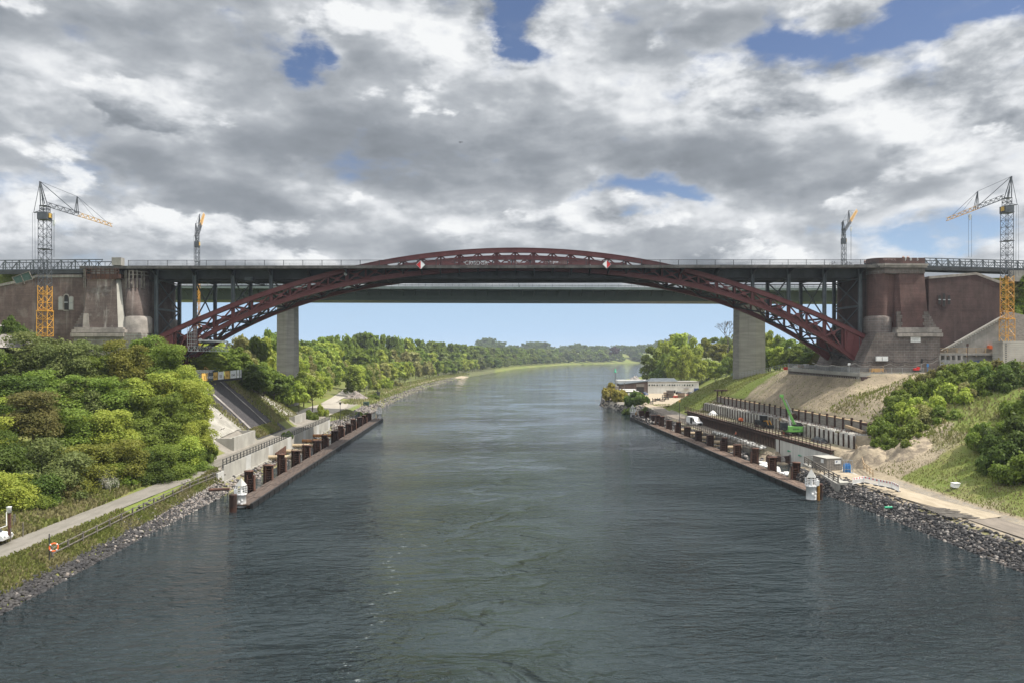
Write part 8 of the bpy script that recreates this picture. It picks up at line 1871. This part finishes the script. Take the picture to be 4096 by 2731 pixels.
# --- promenade side near slope: (px, py_top, Y, width m, kind, tint, label)
near = [
 (40, 1395, 138, 12, 'round', 'mid', 'mid green tree at the slope top before the rubble heap'),
 (160, 1352, 142, 12, 'round', 'grey', 'grey green tree covering the foot of the tall crane'),
 (285, 1350, 140, 11, 'round', 'grey', 'grey green rounded tree between crane mast and tower plinth'),
 (375, 1440, 142, 9, 'round', 'mid', 'small mid green tree below the weathered tower plinth'),
 (450, 1360, 148, 8, 'tall', 'dark', 'slim dark tree in front of the weathered tower plinth'),
 (510, 1380, 144, 8, 'tall', 'olive', 'olive tree just beside the slim dark one at the tower plinth'),
 (585, 1338, 152, 9.5, 'tall', 'mid', 'tallest tree reaching the red arch foot'),
 (665, 1400, 147, 9, 'round', 'mid', 'mid green tree under the red arch end plate'),
 (725, 1440, 142, 9.5, 'round', 'bright', 'bright green tree nearest the banner fence'),
 (762, 1540, 139, 8.5, 'round', 'bright', 'bright green tree at the edge of the dark matted slope'),
 (780, 1665, 134, 7.5, 'round', 'bright', 'bright green tree leaning toward the near arch foundation'),
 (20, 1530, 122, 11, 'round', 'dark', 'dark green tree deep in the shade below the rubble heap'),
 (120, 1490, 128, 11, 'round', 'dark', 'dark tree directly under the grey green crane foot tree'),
 (230, 1500, 127, 10, 'round', 'mid', 'mid green tree in the middle of the slope thicket'),
 (330, 1500, 130, 10, 'round', 'grey', 'grey green tree in the upper middle of the thicket'),
 (420, 1530, 131, 9, 'round', 'mid', 'mid green tree below the slim dark tree'),
 (500, 1500, 136, 9, 'round', 'mid', 'mid green tree below the olive tree'),
 (590, 1510, 137, 9, 'round', 'bright', 'bright tree halfway up under the tallest tree'),
 (670, 1560, 134, 9, 'round', 'mid', 'mid green tree halfway down toward the towpath verge'),
 (140, 1585, 113, 7.5, 'round', 'bronze', 'bronze brown tree standing out in the dark thicket'),
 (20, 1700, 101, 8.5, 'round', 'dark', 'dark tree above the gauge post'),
 (260, 1650, 117, 8.5, 'round', 'mid', 'mid green tree beside the bronze tree'),
 (350, 1640, 120, 8.5, 'round', 'bright', 'bright green tree two along from the bronze tree'),
 (440, 1660, 122, 8.5, 'round', 'bright', 'bright green tree above the white blossoming bush'),
 (530, 1660, 125, 9, 'round', 'mid', 'large mid green tree in the lower thicket'),
 (620, 1690, 127, 9, 'round', 'mid', 'mid green tree low on the verge slope'),
 (700, 1720, 129, 8.5, 'round', 'bright', 'bright green low tree beside the towpath bend'),
 (755, 1800, 129, 7, 'round', 'mid', 'small mid green tree at the towpath bend'),
 (185, 1730, 102, 11, 'round', 'grey', 'large round grey green willow like tree over the verge'),
 (40, 1900, 92, 6, 'round', 'bright', 'bright yellow green small tree above the white round box'),
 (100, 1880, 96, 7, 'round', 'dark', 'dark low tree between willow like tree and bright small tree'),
 (330, 1800, 108, 7.5, 'round', 'olive', 'olive tree between the willow like tree and the bronze tinted shrub'),
 (410, 1800, 111, 7, 'round', 'mid', 'mid green low tree beside the white blossoming bush'),
 (490, 1770, 114, 7, 'round', 'olive', 'bronze tinted olive tree low in the thicket'),
 (570, 1790, 118, 8, 'round', 'dark', 'dark green low tree at the verge past the blossoming bush'),
 (640, 1800, 121, 8, 'round', 'mid', 'mid green low tree third before the towpath bend'),
 (700, 1830, 123, 7, 'round', 'mid', 'mid green low tree second before the towpath bend'),
]
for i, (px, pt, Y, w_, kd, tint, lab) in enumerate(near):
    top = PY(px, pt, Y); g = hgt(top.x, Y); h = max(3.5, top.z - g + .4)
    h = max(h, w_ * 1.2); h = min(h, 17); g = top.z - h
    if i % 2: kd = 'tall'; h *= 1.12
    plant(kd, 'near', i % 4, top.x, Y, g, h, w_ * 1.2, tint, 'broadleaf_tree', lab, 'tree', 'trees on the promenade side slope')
for i, (px, pt, Y, w_, tint) in enumerate([(-70, 1500, 124, 12, 'mid'), (-80, 1650, 108, 11, 'bright'), (-70, 1800, 96, 9, 'dark'), (-200, 1450, 130, 13, 'mid'), (-220, 1600, 112, 12, 'mid'), (-90, 1380, 138, 12, 'grey'), (-260, 1380, 140, 13, 'mid'), (-220, 1760, 98, 10, 'bright')]):
    top = PY(px, pt, Y); h = max(9, w_); plant('round', 'near', i % 4, top.x, Y, top.z - h, h, w_ * 1.2, tint, 'broadleaf_tree', f'{ordw(i)} {ADJ[tint]} tree of the thicket just beyond the frame past the gauge post', 'tree', 'thicket beyond the frame')
bushes = [(420, 2000, 108.5, 4.2, 3.4, 'white', 'white blossoming hawthorn bush on the towpath verge'), (330, 2025, 104, 4, 2.4, 'olive', 'low olive bush before the blossoming hawthorn'), (250, 2040, 101, 4.5, 2.5, 'bronze', 'low brown tinged bush on the verge below the willow like tree'),
 (160, 2075, 95, 4.5, 2.2, 'mid', 'low green bush at the verge beside the gauge post stakes'), (90, 2090, 93, 3.6, 1.8, 'mid', 'small green bush behind the lone stake'), (520, 1975, 113, 4, 2.4, 'mid', 'low green bush beyond the blossoming hawthorn'), (600, 1945, 118, 4, 2.3, 'mid', 'low green bush at the foot of the dark verge tree'),
 (680, 1925, 122, 3.6, 2.4, 'dark', 'low dark bush before the towpath bend'), (740, 1890, 126, 3.6, 2.6, 'mid', 'low green bush at the towpath bend'), (265, 2248, 70.5, 2.6, 1.2, 'mid', 'small dense bush on the bank grass below the lifebuoy'),
 (830, 1700, 136, 4.0, 4.5, 'mid', 'airy green bush overhanging the near arch foundation'), (35, 1300, 149, 4.5, 4.5, 'dark', 'dark bush on the rubble heap at the abutment wall'), (95, 1330, 147, 4.0, 3.5, 'dark', 'dark bush beside the black sheeting'), (20, 2030, 92, 5, 4, 'bright', 'bright bush reaching over the white round box')]
for i, (px, pb, Y, w_, h, tint, lab) in enumerate(bushes):
    p = PY(px, pb, Y); plant('bush', 'bushn', i % 3, p.x, Y, hgt(p.x, Y) - .15 if Y < 147 else p.z - h * .5, h, w_, tint, 'bush', lab, 'bush', 'bushes on the promenade side')
# --- right slope thickets
rb = [(3560, 1640, 138, 9, 5.0, 'mid'), (3620, 1600, 141, 9, 6, 'mid'), (3600, 1700, 131, 8, 5, 'mid'), (3680, 1560, 146, 9, 6, 'mid'), (3700, 1650, 136, 10, 6, 'bright'), (3680, 1720, 130, 8, 5, 'mid'), (3760, 1540, 150, 9, 6, 'bronze'), (3780, 1640, 140, 10, 6, 'mid'), (3770, 1710, 132, 8, 5, 'mid'), (3850, 1515, 152, 8, 6.5, 'bronze'), (3860, 1610, 144, 10, 6, 'mid'), (3850, 1700, 136, 9, 5, 'pale'), (3930, 1540, 150, 9, 5, 'dark'), (3940, 1640, 142, 10, 6, 'mid'), (3930, 1710, 136, 8, 5, 'mid'), (4010, 1530, 150, 9, 5, 'mid'), (4030, 1600, 144, 10, 6, 'bronze'), (4030, 1700, 134, 10, 6, 'dark'), (4090, 1530, 148, 9, 6, 'mid'), (4100, 1640, 138, 10, 7, 'dark'), (3540, 1740, 131, 5, 3, 'mid'), (3650, 1640, 137, 9, 6, 'bright'), (3640, 1760, 127, 6, 4, 'mid'), (3720, 1600, 142, 9, 6, 'mid'), (3720, 1690, 133, 9, 6, 'pale'), (3800, 1590, 145, 9, 6, 'mid'), (3820, 1670, 137, 9, 6, 'bright'), (3810, 1545, 149, 8, 6, 'bronze'), (3890, 1565, 148, 9, 6, 'mid'), (3900, 1660, 139, 9, 6, 'mid'), (3980, 1590, 146, 9, 6, 'bronze'), (3980, 1680, 138, 9, 6, 'dark'), (4060, 1650, 140, 9, 6, 'mid'), (4060, 1560, 148, 8, 5, 'mid'), (3590, 1560, 144, 5, 3, 'mid'), (3640, 1545, 148, 5, 3, 'bronze')]
for i, (px, pt, Y, w_, h, tint) in enumerate(rb):
    p = PY(px, pt, Y); g = hgt(p.x, Y); hh = min(max(w_ * .55, p.z - g + .3), 9); g = max(g - 2.2, min(g - .2, p.z - hh)); plant('bush', 'bushn', i % 3, p.x, Y, g, hh + .6, w_, tint, 'shrub', f'{ordw(i)} {ADJ[tint]} shrub of the slope thicket, counted from the pit', 'shrub', 'shrubs of the thicket on the pit side slope')
for i, (px, pt, Y, w_, tint, lab) in enumerate([(4060, 1800, 112, 10, 'dark', 'dark round tree low on the slope nearest the quay track'), (3960, 1830, 115, 8, 'mid', 'mid green rounded shrub beside the white tub slope'), (4110, 1880, 106, 9, 'dark', 'deep green tree at the frame edge over the quay track'), (3990, 1900, 111, 7, 'dark', 'small dark tree below the mid green rounded shrub'), (4110, 1770, 120, 9, 'mid', 'mid green tree above the deep green ones'), (4020, 1835, 107, 8, 'dark', 'dark bushy tree lowest on the slope over the grass'), (4090, 1850, 101, 8, 'mid', 'mid green bushy tree reaching down to the quay track')]):
    p = PY(px, pt, Y); g = hgt(p.x, Y); plant('bush', 'bushn', i % 3, p.x, Y, g - .4, max(w_ * .62, p.z - g + .3), w_, tint, 'broadleaf_tree', lab, 'tree')
for i, (px, pt, Y, w_) in enumerate([(4060, 1100, 179, 9), (4110, 1080, 178, 9), (4050, 1200, 178.5, 7), (4105, 1180, 177.5, 9), (4080, 1260, 177.2, 7)]):
    p = PY(px, pt, Y); plant('round', 'mid', i % 4, p.x, Y + 3, p.z - 8.5, 9, w_, 'mid' if i % 2 else 'pale', 'broadleaf_tree', f'{ordw(i)} tree on the embankment above the slab stack, counted from the top', 'tree', 'trees on the embankment over the slab stack')
# --- trees behind the bridge: skyline heights read from the view
SKY = [(640, 1330), (880, 1345), (960, 1335), (1060, 1306), (1090, 1312), (1180, 1352), (1240, 1362), (1300, 1340), (1380, 1333), (1430, 1352), (1450, 1322), (1500, 1316), (1580, 1311), (1650, 1338), (1720, 1348), (1797, 1358), (1850, 1346), (1920, 1341), (1985, 1350), (2040, 1376), (2100, 1366), (2130, 1357), (2180, 1362), (2220, 1381), (2300, 1367), (2350, 1372), (2420, 1378), (2520, 1371), (2583, 1373), (2620, 1360), (2650, 1350), (2700, 1326), (2740, 1328), (2800, 1347), (2900, 1342), (2960, 1325), (3070, 1312), (3150, 1330), (3250, 1338), (3400, 1345)]
def sky_y(px): return float(np.interp(px, [a for a, _ in SKY], [b for _, b in SKY]))
def px_of(x, y): 
    d = x * sn + y * cs; return 2048 + FPX * (x * cs - y * sn) / d
tints_l = ['bright', 'mid', 'bright', 'pale', 'mid', 'dark', 'olive', 'bright', 'mid']
def tree_lod(y): return 'near' if y < 170 else ('mid' if y < 420 else 'far')
cnt_t = 0
# rows of trees behind the abutment and pier on the promenade side
rowsL = []
def want(px, y, k=1.0, lo=6.0, hi=26.0, g=0.0):
    zt = H + (HY - sky_y(px)) * y / FPX; return max(lo, min(hi, (zt - g) * k))
sets = []
r = random.Random(21)
# (row name, y0, y1, n, offset from bank fn, height scale, width)
for (nm, ylist, dfn, k, wfn) in (
    ('slope edge', [199, 205, 211, 217, 223, 229, 236], lambda y: 17 + (y - 199) * .12, .62, 8.5),
    ('second slope', [196, 204, 213, 222, 232, 243], lambda y: 28, .75, 9.5),
    ('pier foot', [244, 252, 260, 269, 278, 288, 298], lambda y: 24 + (y - 244) * .06, .70, 9),
    ('pier back', [200, 212, 226, 240, 255, 270, 285, 300], lambda y: 40, .92, 10.5),
    ('hillside', [215, 235, 255, 275, 296, 318], lambda y: 56, 1.0, 12),
    ('road edge', [238, 247, 256, 265, 275, 285, 296, 307, 319, 332, 346, 361, 377, 394, 412, 431, 451, 472, 495, 520, 548, 578], lambda y: -L_(y) * -1 + float(np.interp(y, [236, 296, 318, 360, 420, 490, 560, 640], [68, 69, 70.5, 73, 78.5, 85.5, 94, 104])), .66, 9.0),
    ('road hill', [310, 323, 336, 350, 365, 381, 398, 416], lambda y: 34 + (y - 310) * .10, .72, 9.5),
    ('road crest', [320, 340, 362, 386, 412, 440, 470], lambda y: 50 + (y - 320) * .12, 1.0, 12)):
    for i, y in enumerate(ylist):
        x = L_(y) - dfn(y) + r.uniform(-1.5, 1.5); yy = y + r.uniform(-2, 2); g = hgt(x, yy); px = px_of(x, yy); h = want(px, yy, 1, 5, 40, g) * k
        lowpx = {'slope edge': (900, 1400)}.get(nm)
        h = max(6, min(h, 20)); tint = r.choice(tints_l[:5] if y < 260 else ['bright', 'bright', 'pale', 'mid', 'olive'])
        if nm in ('slope edge',): tint = r.choice(['mid', 'dark', 'mid']); h = min(h, 8.5)
        if nm == 'pier foot': h = min(h, 11)
        if nm == 'second slope': h = min(h, 10)
        if nm == 'road edge': h = min(max(h, 8), 12); tint = r.choice(['bright', 'bright', 'pale', 'mid'])
        plant(r.choice(['round', 'tall', 'round']), 'mid' if y < 420 else 'far', i % 4, x, yy, g - .3, h, wfn * r.uniform(.9, 1.25), tint, 'broadleaf_tree', f'{ordw(i)} {ADJ[tint]} tree of the {nm} row, counted away from the bridge', 'tree', f'{nm} row trees on the promenade side'); cnt_t += 1
for i, (px, pt, Y, w_) in enumerate([(1062, 1440, 240, 9), (1100, 1475, 243, 9), (1150, 1495, 241, 8.5), (1192, 1520, 240, 8), (1215, 1480, 246, 9), (1250, 1500, 250, 9), (1010, 1430, 232, 9)]):
    p = PY(px, pt, Y); plant('round', 'mid', i % 4, p.x, Y, p.z - 10, 10, w_, ['mid', 'dark', 'mid', 'bright', 'mid', 'bright', 'mid'][i], 'broadleaf_tree', f'{ordw(i)} tree standing close before the promenade side pier', 'tree', 'trees before the promenade side pier')
# bank side trees: between road and grassy strip, then the long row around the bend
ys_ = [352, 372, 394, 418, 444, 472, 502, 534, 568, 604, 640, 680, 722, 766, 812, 860, 910, 962, 1016, 1072, 1130, 1190, 1252, 1316, 1382, 1450, 1520, 1592, 1666, 1742, 1820, 1900, 1985]
for q, (off, k, nm) in enumerate(((15, .62, 'front'), (31, .86, 'middle'), (50, 1.0, 'back'))):
    for i, y in enumerate(ys_):
        for sub in (0, 1):
            yy = y + sub * (ys_[min(i + 1, len(ys_) - 1)] - y) * .5 + r.uniform(-3, 3)
            if y < 470 and q == 1: offk = 46
            else: offk = off
            if q == 0 and y < 340: continue
            b0, b1 = L_(yy - 5), L_(yy + 5); nx, ny = -10, (b1 - b0); ln = math.hypot(nx, ny); nx, ny = nx / ln, ny / ln
            o_ = offk * float(np.interp(y, [600, 1000], [1, .55])) + (4 if y < 600 else 0) + r.uniform(-2.5, 2.5) ; x = L_(yy) + nx * o_; y3 = yy + ny * o_ * .9; g = min(hgt(x, y3), 24); px = px_of(x, y3); h = want(px, y3, 1, 7, 60, g) * k
            h = max(9, min(h, {0: 15, 1: 21, 2: 30}[q])); w_ = (9.5 if q == 0 else 13) * r.uniform(.9, 1.3) * (1 + max(0, y - 600) / 1100)
            tint = r.choice(['bright', 'mid', 'bright', 'pale', 'bright', 'mid'] if y < 640 else (['mid', 'mid', 'bright', 'grey', 'mid'] if y < 900 else ['mid', 'mid', 'grey', 'dark', 'mid']))
            if q == 2 and y < 620: tint = r.choice(['dark', 'mid', 'mid'])
            if px > 2700: continue
            j = i * 2 + sub
            plant(r.choice(['round', 'tall', 'tall']), 'mid' if y < 430 else 'far', j % 4, x, y3, g - .3, h, w_, tint, 'broadleaf_tree', f'{ordw(j)} {ADJ[tint]} tree of the {nm} row lining the bend of the canal', 'tree', f'{nm} row of trees round the canal bend', trunk=y < 900); cnt_t += 1
# far closing woods beyond the bend: one mass
Vs = []; base = crown_mesh('f', 5, 'round', 22, 420, 3.6, 9, 8)
for i in range(330):
    px = rng.uniform(1900, 2760); Y = rng.uniform(2050, 2700); p = PY(px, 1416, Y); zt = H + (HY - sky_y(px)) * Y / FPX; k = rng.uniform(.8, 1.3); top = zt * rng.uniform(.72, 1.0) - (0 if rng.uniform() < .6 else 8)
    a = rng.uniform(0, 6.28); R2 = np.array([[math.cos(a), -math.sin(a), 0], [math.sin(a), math.cos(a), 0], [0, 0, 1]]); Q = (base @ R2.T) * np.array([1.35 * k, 1.35 * k, 1.0]); Q = Q + np.array([p.x, Y, top - 8]); Vs.append(Q)
    Q2 = (base[::2] @ R2.T) * np.array([1.5, 1.5, 1.4]) + np.array([p.x, Y - 6, top - 24]); Vs.append(Q2)
me = mesh_from_quads('far_woods', np.concatenate(Vs), [LM['dark']]); o = bpy.data.objects.new('far_woods', me); COL.objects.link(o); o['kind'] = 'stuff'; o['label'] = 'far dark woods closing the valley beyond the canal bend'
# pit side woods behind the yard and the pier
jr = 0
spec = []
for i, (px, Y, k, w_, tint) in enumerate([(2600, 470, .93, 12, 'mid'), (2640, 500, 1.0, 13, 'bright'), (2688, 470, 1.0, 15, 'bright'), (2725, 455, 1.0, 15, 'bright'), (2770, 450, .98, 14, 'bright'), (2655, 435, .72, 12, 'mid'), (2700, 425, .78, 12, 'bright'), (2745, 420, .80, 13, 'bright'), (2795, 425, .66, 12, 'bright'), (2835, 430, .5, 11, 'mid'), (2625, 430, .45, 8, 'dark'),
    (2820, 520, 1.0, 14, 'olive'), (2860, 540, 1.0, 14, 'mid'), (2910, 560, 1.0, 16, 'mid'), (2960, 540, 1.0, 15, 'olive'), (2880, 470, .78, 13, 'olive'), (2930, 440, .72, 12, 'bright'), (2985, 420, .8, 13, 'mid'), (2860, 405, .5, 9, 'bright'), (2905, 400, .55, 10, 'mid'), (2960, 390, .6, 11, 'mid'),
    (3040, 380, .95, 12, 'bright'), (3080, 360, 1.0, 12, 'bright'), (3120, 350, .95, 12, 'mid'), (3165, 340, .9, 12, 'mid'), (3210, 330, .88, 11, 'mid'), (3260, 320, .85, 11, 'dark'), (3310, 310, .9, 11, 'mid'), (3360, 300, .95, 11, 'bright'), (3075, 300, .62, 9, 'mid'), (3115, 290, .66, 9, 'bright'), (3160, 282, .62, 9, 'mid'), (3205, 276, .60, 9, 'mid'), (3250, 270, .55, 9, 'mid'), (3300, 262, .5, 8, 'dark'), (3030, 330, .62, 9, 'mid'), (3400, 290, 1.1, 11, 'bright'), (3345, 256, .7, 8, 'bright')]):
    p = PY(px, 1416, Y); g = hgt(p.x, Y) if Y < 420 else min(hgt(p.x, Y), 18); zt = H + (HY - sky_y(px)) * Y / FPX; top = g + (zt - g) * k; h = max(6, top - g)
    plant('round' if i % 3 else 'tall', 'mid', i % 4, p.x, Y, g - .3, h, w_ * 1.1, tint, 'broadleaf_tree', f'{ordw(i)} {ADJ[tint]} tree of the wood behind the yard', 'tree', 'trees of the wood behind the yard')
# bare tree
p = PY(2915, 1340, 560); t = thing('bare_tree', 'leafless grey tree on the wood skyline near the pit side pier', 'tree', (p.x, 520, 20)); mb = MB(); r2 = random.Random(6)
def br_(mb, p, d, L_2, r_, n):
    q = p + d * L_2; mb.tube(p, q, r_, r_ * .7, 5, cap=False)
    if n:
        for _ in range(3): dd = (d + Vector((r2.uniform(-.7, .7), r2.uniform(-.7, .7), r2.uniform(-.1, .5)))).normalized(); br_(mb, q, dd, L_2 * .68, r_ * .6, n - 1)
pb = PY(2912, 1345, 520); br_(mb, Vector((pb.x, 520, pb.z - 12)), Vector((0, 0, 1)), 8.5, .5, 5); mb.build('branches', M['bark'], t)
# bushes at the yard point and along the bank
for i, (px, pb, Y, w_, h, tint, lab) in enumerate([(2455, 1600, 330, 12, 8.5, 'yellow', 'yellow green willow bush at the yard point'), (2478, 1612, 322, 8, 5.5, 'yellow', 'lower yellow green shoot of the willow bush at the yard point'), (2540, 1626, 300, 13, 6.5, 'dark', 'dark green rounded bush at the water edge before the yard'), (2520, 1640, 290, 8, 4.5, 'dark', 'small dark bush beside the far pit side channel light'), (2585, 1660, 272, 5, 2.6, 'mid', 'low green bush behind the far piles of the pit side'),
    (1440, 1600, 268, 7, 3.0, 'mid', 'low green bush on the bank beside the hardstanding'), (1495, 1560, 345, 6, 3.0, 'mid', 'green bush beside the dark cabinet on the bank'), (1500, 1510, 420, 9, 6, 'bright', 'bright bush where the bank track leaves the road'), (1545, 1500, 440, 10, 7, 'bright', 'bright bush on the grassy bank past the track fork'), (1590, 1510, 470, 8, 4, 'pale', 'pale bush in the grass of the far bank'), (1720, 1525, 520, 9, 3, 'mid', 'low round bush close to the bank stones'), (1150, 1735, 178, 3.2, 1.8, 'dark', 'small dark shrub at the foot of the dark matted slope'), (1240, 1690, 224, 5, 3.5, 'mid', 'green bush beside the far arch foundation box'), (1285, 1665, 240, 5, 4.5, 'bright', 'bright bush at the corner of the hardstanding')]):
    p = PY(px, pb, Y); plant('bush', 'bushm' if Y > 250 else 'bushn', i % 3, p.x, Y, hgt(p.x, Y) - .2, h, w_, tint, 'bush', lab, 'bush')
p = PY(2424, 1372, 1950)
plant('round', 'far', 1, PY(2457, 1400, 1700).x, 1700, 20, 22, 26, 'purple', 'copper_beech', 'dark purple leaved tree among the far green woods at the bend', 'tree')
# second ranks that close the thicket
for i in range(26):
    px = 30 + (i % 13) * 58 + r.uniform(-15, 15); Y = 112 + (px / 780) * 22 + (8 if i < 13 else -1); pt = (1560 if i < 13 else 1740) + r.uniform(-50, 50) + (-30 if px > 600 else 0)
    top = PY(px, pt, Y); tint = r.choice(['mid', 'bright', 'mid', 'dark', 'olive', 'bright']); h = 9
    plant('tall' if i % 3 else 'round', 'near', (i + 1) % 4, top.x, Y, top.z - h, h, 7.5, tint, 'broadleaf_tree', f'{ordw(i % 13)} {ADJ[tint]} filler tree of the {"upper" if i < 13 else "lower"} promenade thicket, counted along the path', 'tree', 'filler trees of the promenade side thicket')
# --- grass and weeds on the verges: one scatter of small tufts
def tufts(n, fx, size, m_, name, label):
    P_ = []
    while len(P_) < n:
        x, y = fx(); z = hgt(x, y)
        P_.append((x, y, z))
    P_ = np.array(P_); n = len(P_); a = rng.uniform(0, 6.28, n); s_ = size * rng.uniform(.5, 1.4, n); V = np.empty((n, 4, 3)); dx, dy = np.cos(a), np.sin(a); ln = rng.uniform(-.5, .5, (n, 2))
    for j, (u, v) in enumerate(((-.28, -.1), (.28, -.1), (.12, 1.0), (-.18, .9))):
        V[:, j, 0] = P_[:, 0] + dx * u * s_ + (ln[:, 0] * s_ if v > .5 else 0); V[:, j, 1] = P_[:, 1] + dy * u * s_ + (ln[:, 1] * s_ if v > .5 else 0); V[:, j, 2] = P_[:, 2] + v * s_
    me = mesh_from_quads(name, V, m_ if isinstance(m_, list) else [m_]); 
    if isinstance(m_, list): me.polygons.foreach_set('material_index', ((np.array([mn.noise((p[0] * .18, p[1] * .18, 4)) for p in P_]) + rng.uniform(-.25, .25, n)) > .05).astype(np.int32))
    o = bpy.data.objects.new(name, me); COL.objects.link(o); o['kind'] = 'stuff'; o['label'] = label; return o
LM['gr'] = leafmat('grass_blades', (0.175, 0.200, 0.048), (0.215, 0.215, 0.078), (0.135, 0.170, 0.038), .4); LM['gd'] = leafmat('dry_grass_blades', (0.230, 0.205, 0.100), (0.165, 0.160, 0.065), (0.290, 0.255, 0.140), .3)
def u_(a, b_): return float(rng.uniform(a, b_))
def f1():
    y = 58 + (130 - 58) * u_(0, 1) ** 1.2; lo = L_(y) - 1.2; return u_(-47.6 if y < 100 else -46.2, lo), y
tufts(26000, f1, .38, [LM['gr'], LM['gd']], 'grass', 'rough grass on the bank below the towpath')
def f2():
    y = u_(78, 132); return u_(-58, -51.2), y
tufts(16000, f2, .5, [LM['gr'], LM['gd']], 'grass', 'weeds and grass on the verge above the towpath')
def f3():
    y = u_(166, 222); return (u_(-66, -52), y) if (y > 189 or y < 170) else (u_(-52.5, -50.5), y)
tufts(9000, f3, .45, [LM['gd'], LM['gr']], 'grass', 'dry grass strips beside the dark matted slope')
def f4():
    y = u_(66, 126); return (u_(68.2, 92), y)
tufts(16000, f4, .22, [LM['gr'], LM['gd']], 'grass', 'grass on the slope above the quay track')
def f5():
    y = u_(228, 300); return (u_(69, 96), y)
tufts(9000, f5, .34, [LM['gr'], LM['gr']], 'grass', 'mown grass on the green nose of the slope')
def f6():
    y = u_(300, 800); d = u_(2, 14); return L_(y) - d, y
tufts(9000, f6, .7, [LM['gr'], LM['gd']], 'grass', 'grass on the bank strip round the bend')
def f7():
    y = u_(240, 270); return u_(-49, -44), y
tufts(2500, f7, .45, [LM['gr'], LM['gr']], 'grass', 'grass beside the hardstanding')
def f8():
    y = u_(141, 236); return (u_(77, 104), y)
tufts(6000, f8, .22, [LM['gd'], LM['gr']], 'grass', 'sparse dry grass on the sandy slope under the terrace')
def f9():
    y = u_(120, 165); return (u_(78, 116), y)
tufts(9000, f9, .45, [LM['gr'], LM['gd']], 'grass', 'rough grass between the slope shrubs')

# ------------------------------------------------------------------ haze
mb = MB(); mb.bx(-6400, 19000, -400, 9400, -9, 82); hz = mb.build('haze', M['glass']); hz['kind'] = 'stuff'; hz['label'] = 'thin bluish haze over the canal valley'
m = bpy.data.materials.new('haze_air'); m.use_nodes = True; t = NT(m.node_tree); t.n.clear(); pv = t.new('ShaderNodeVolumePrincipled'); pv.inputs['Color'].default_value = (0.80, 0.88, 1.0, 1); pv.inputs['Density'].default_value = HAZE; pv.inputs['Anisotropy'].default_value = 0.2
mo = t.new('ShaderNodeOutputMaterial'); t.l.new(pv.outputs[0], mo.inputs['Volume']); hz.data.materials.clear(); hz.data.materials.append(m)
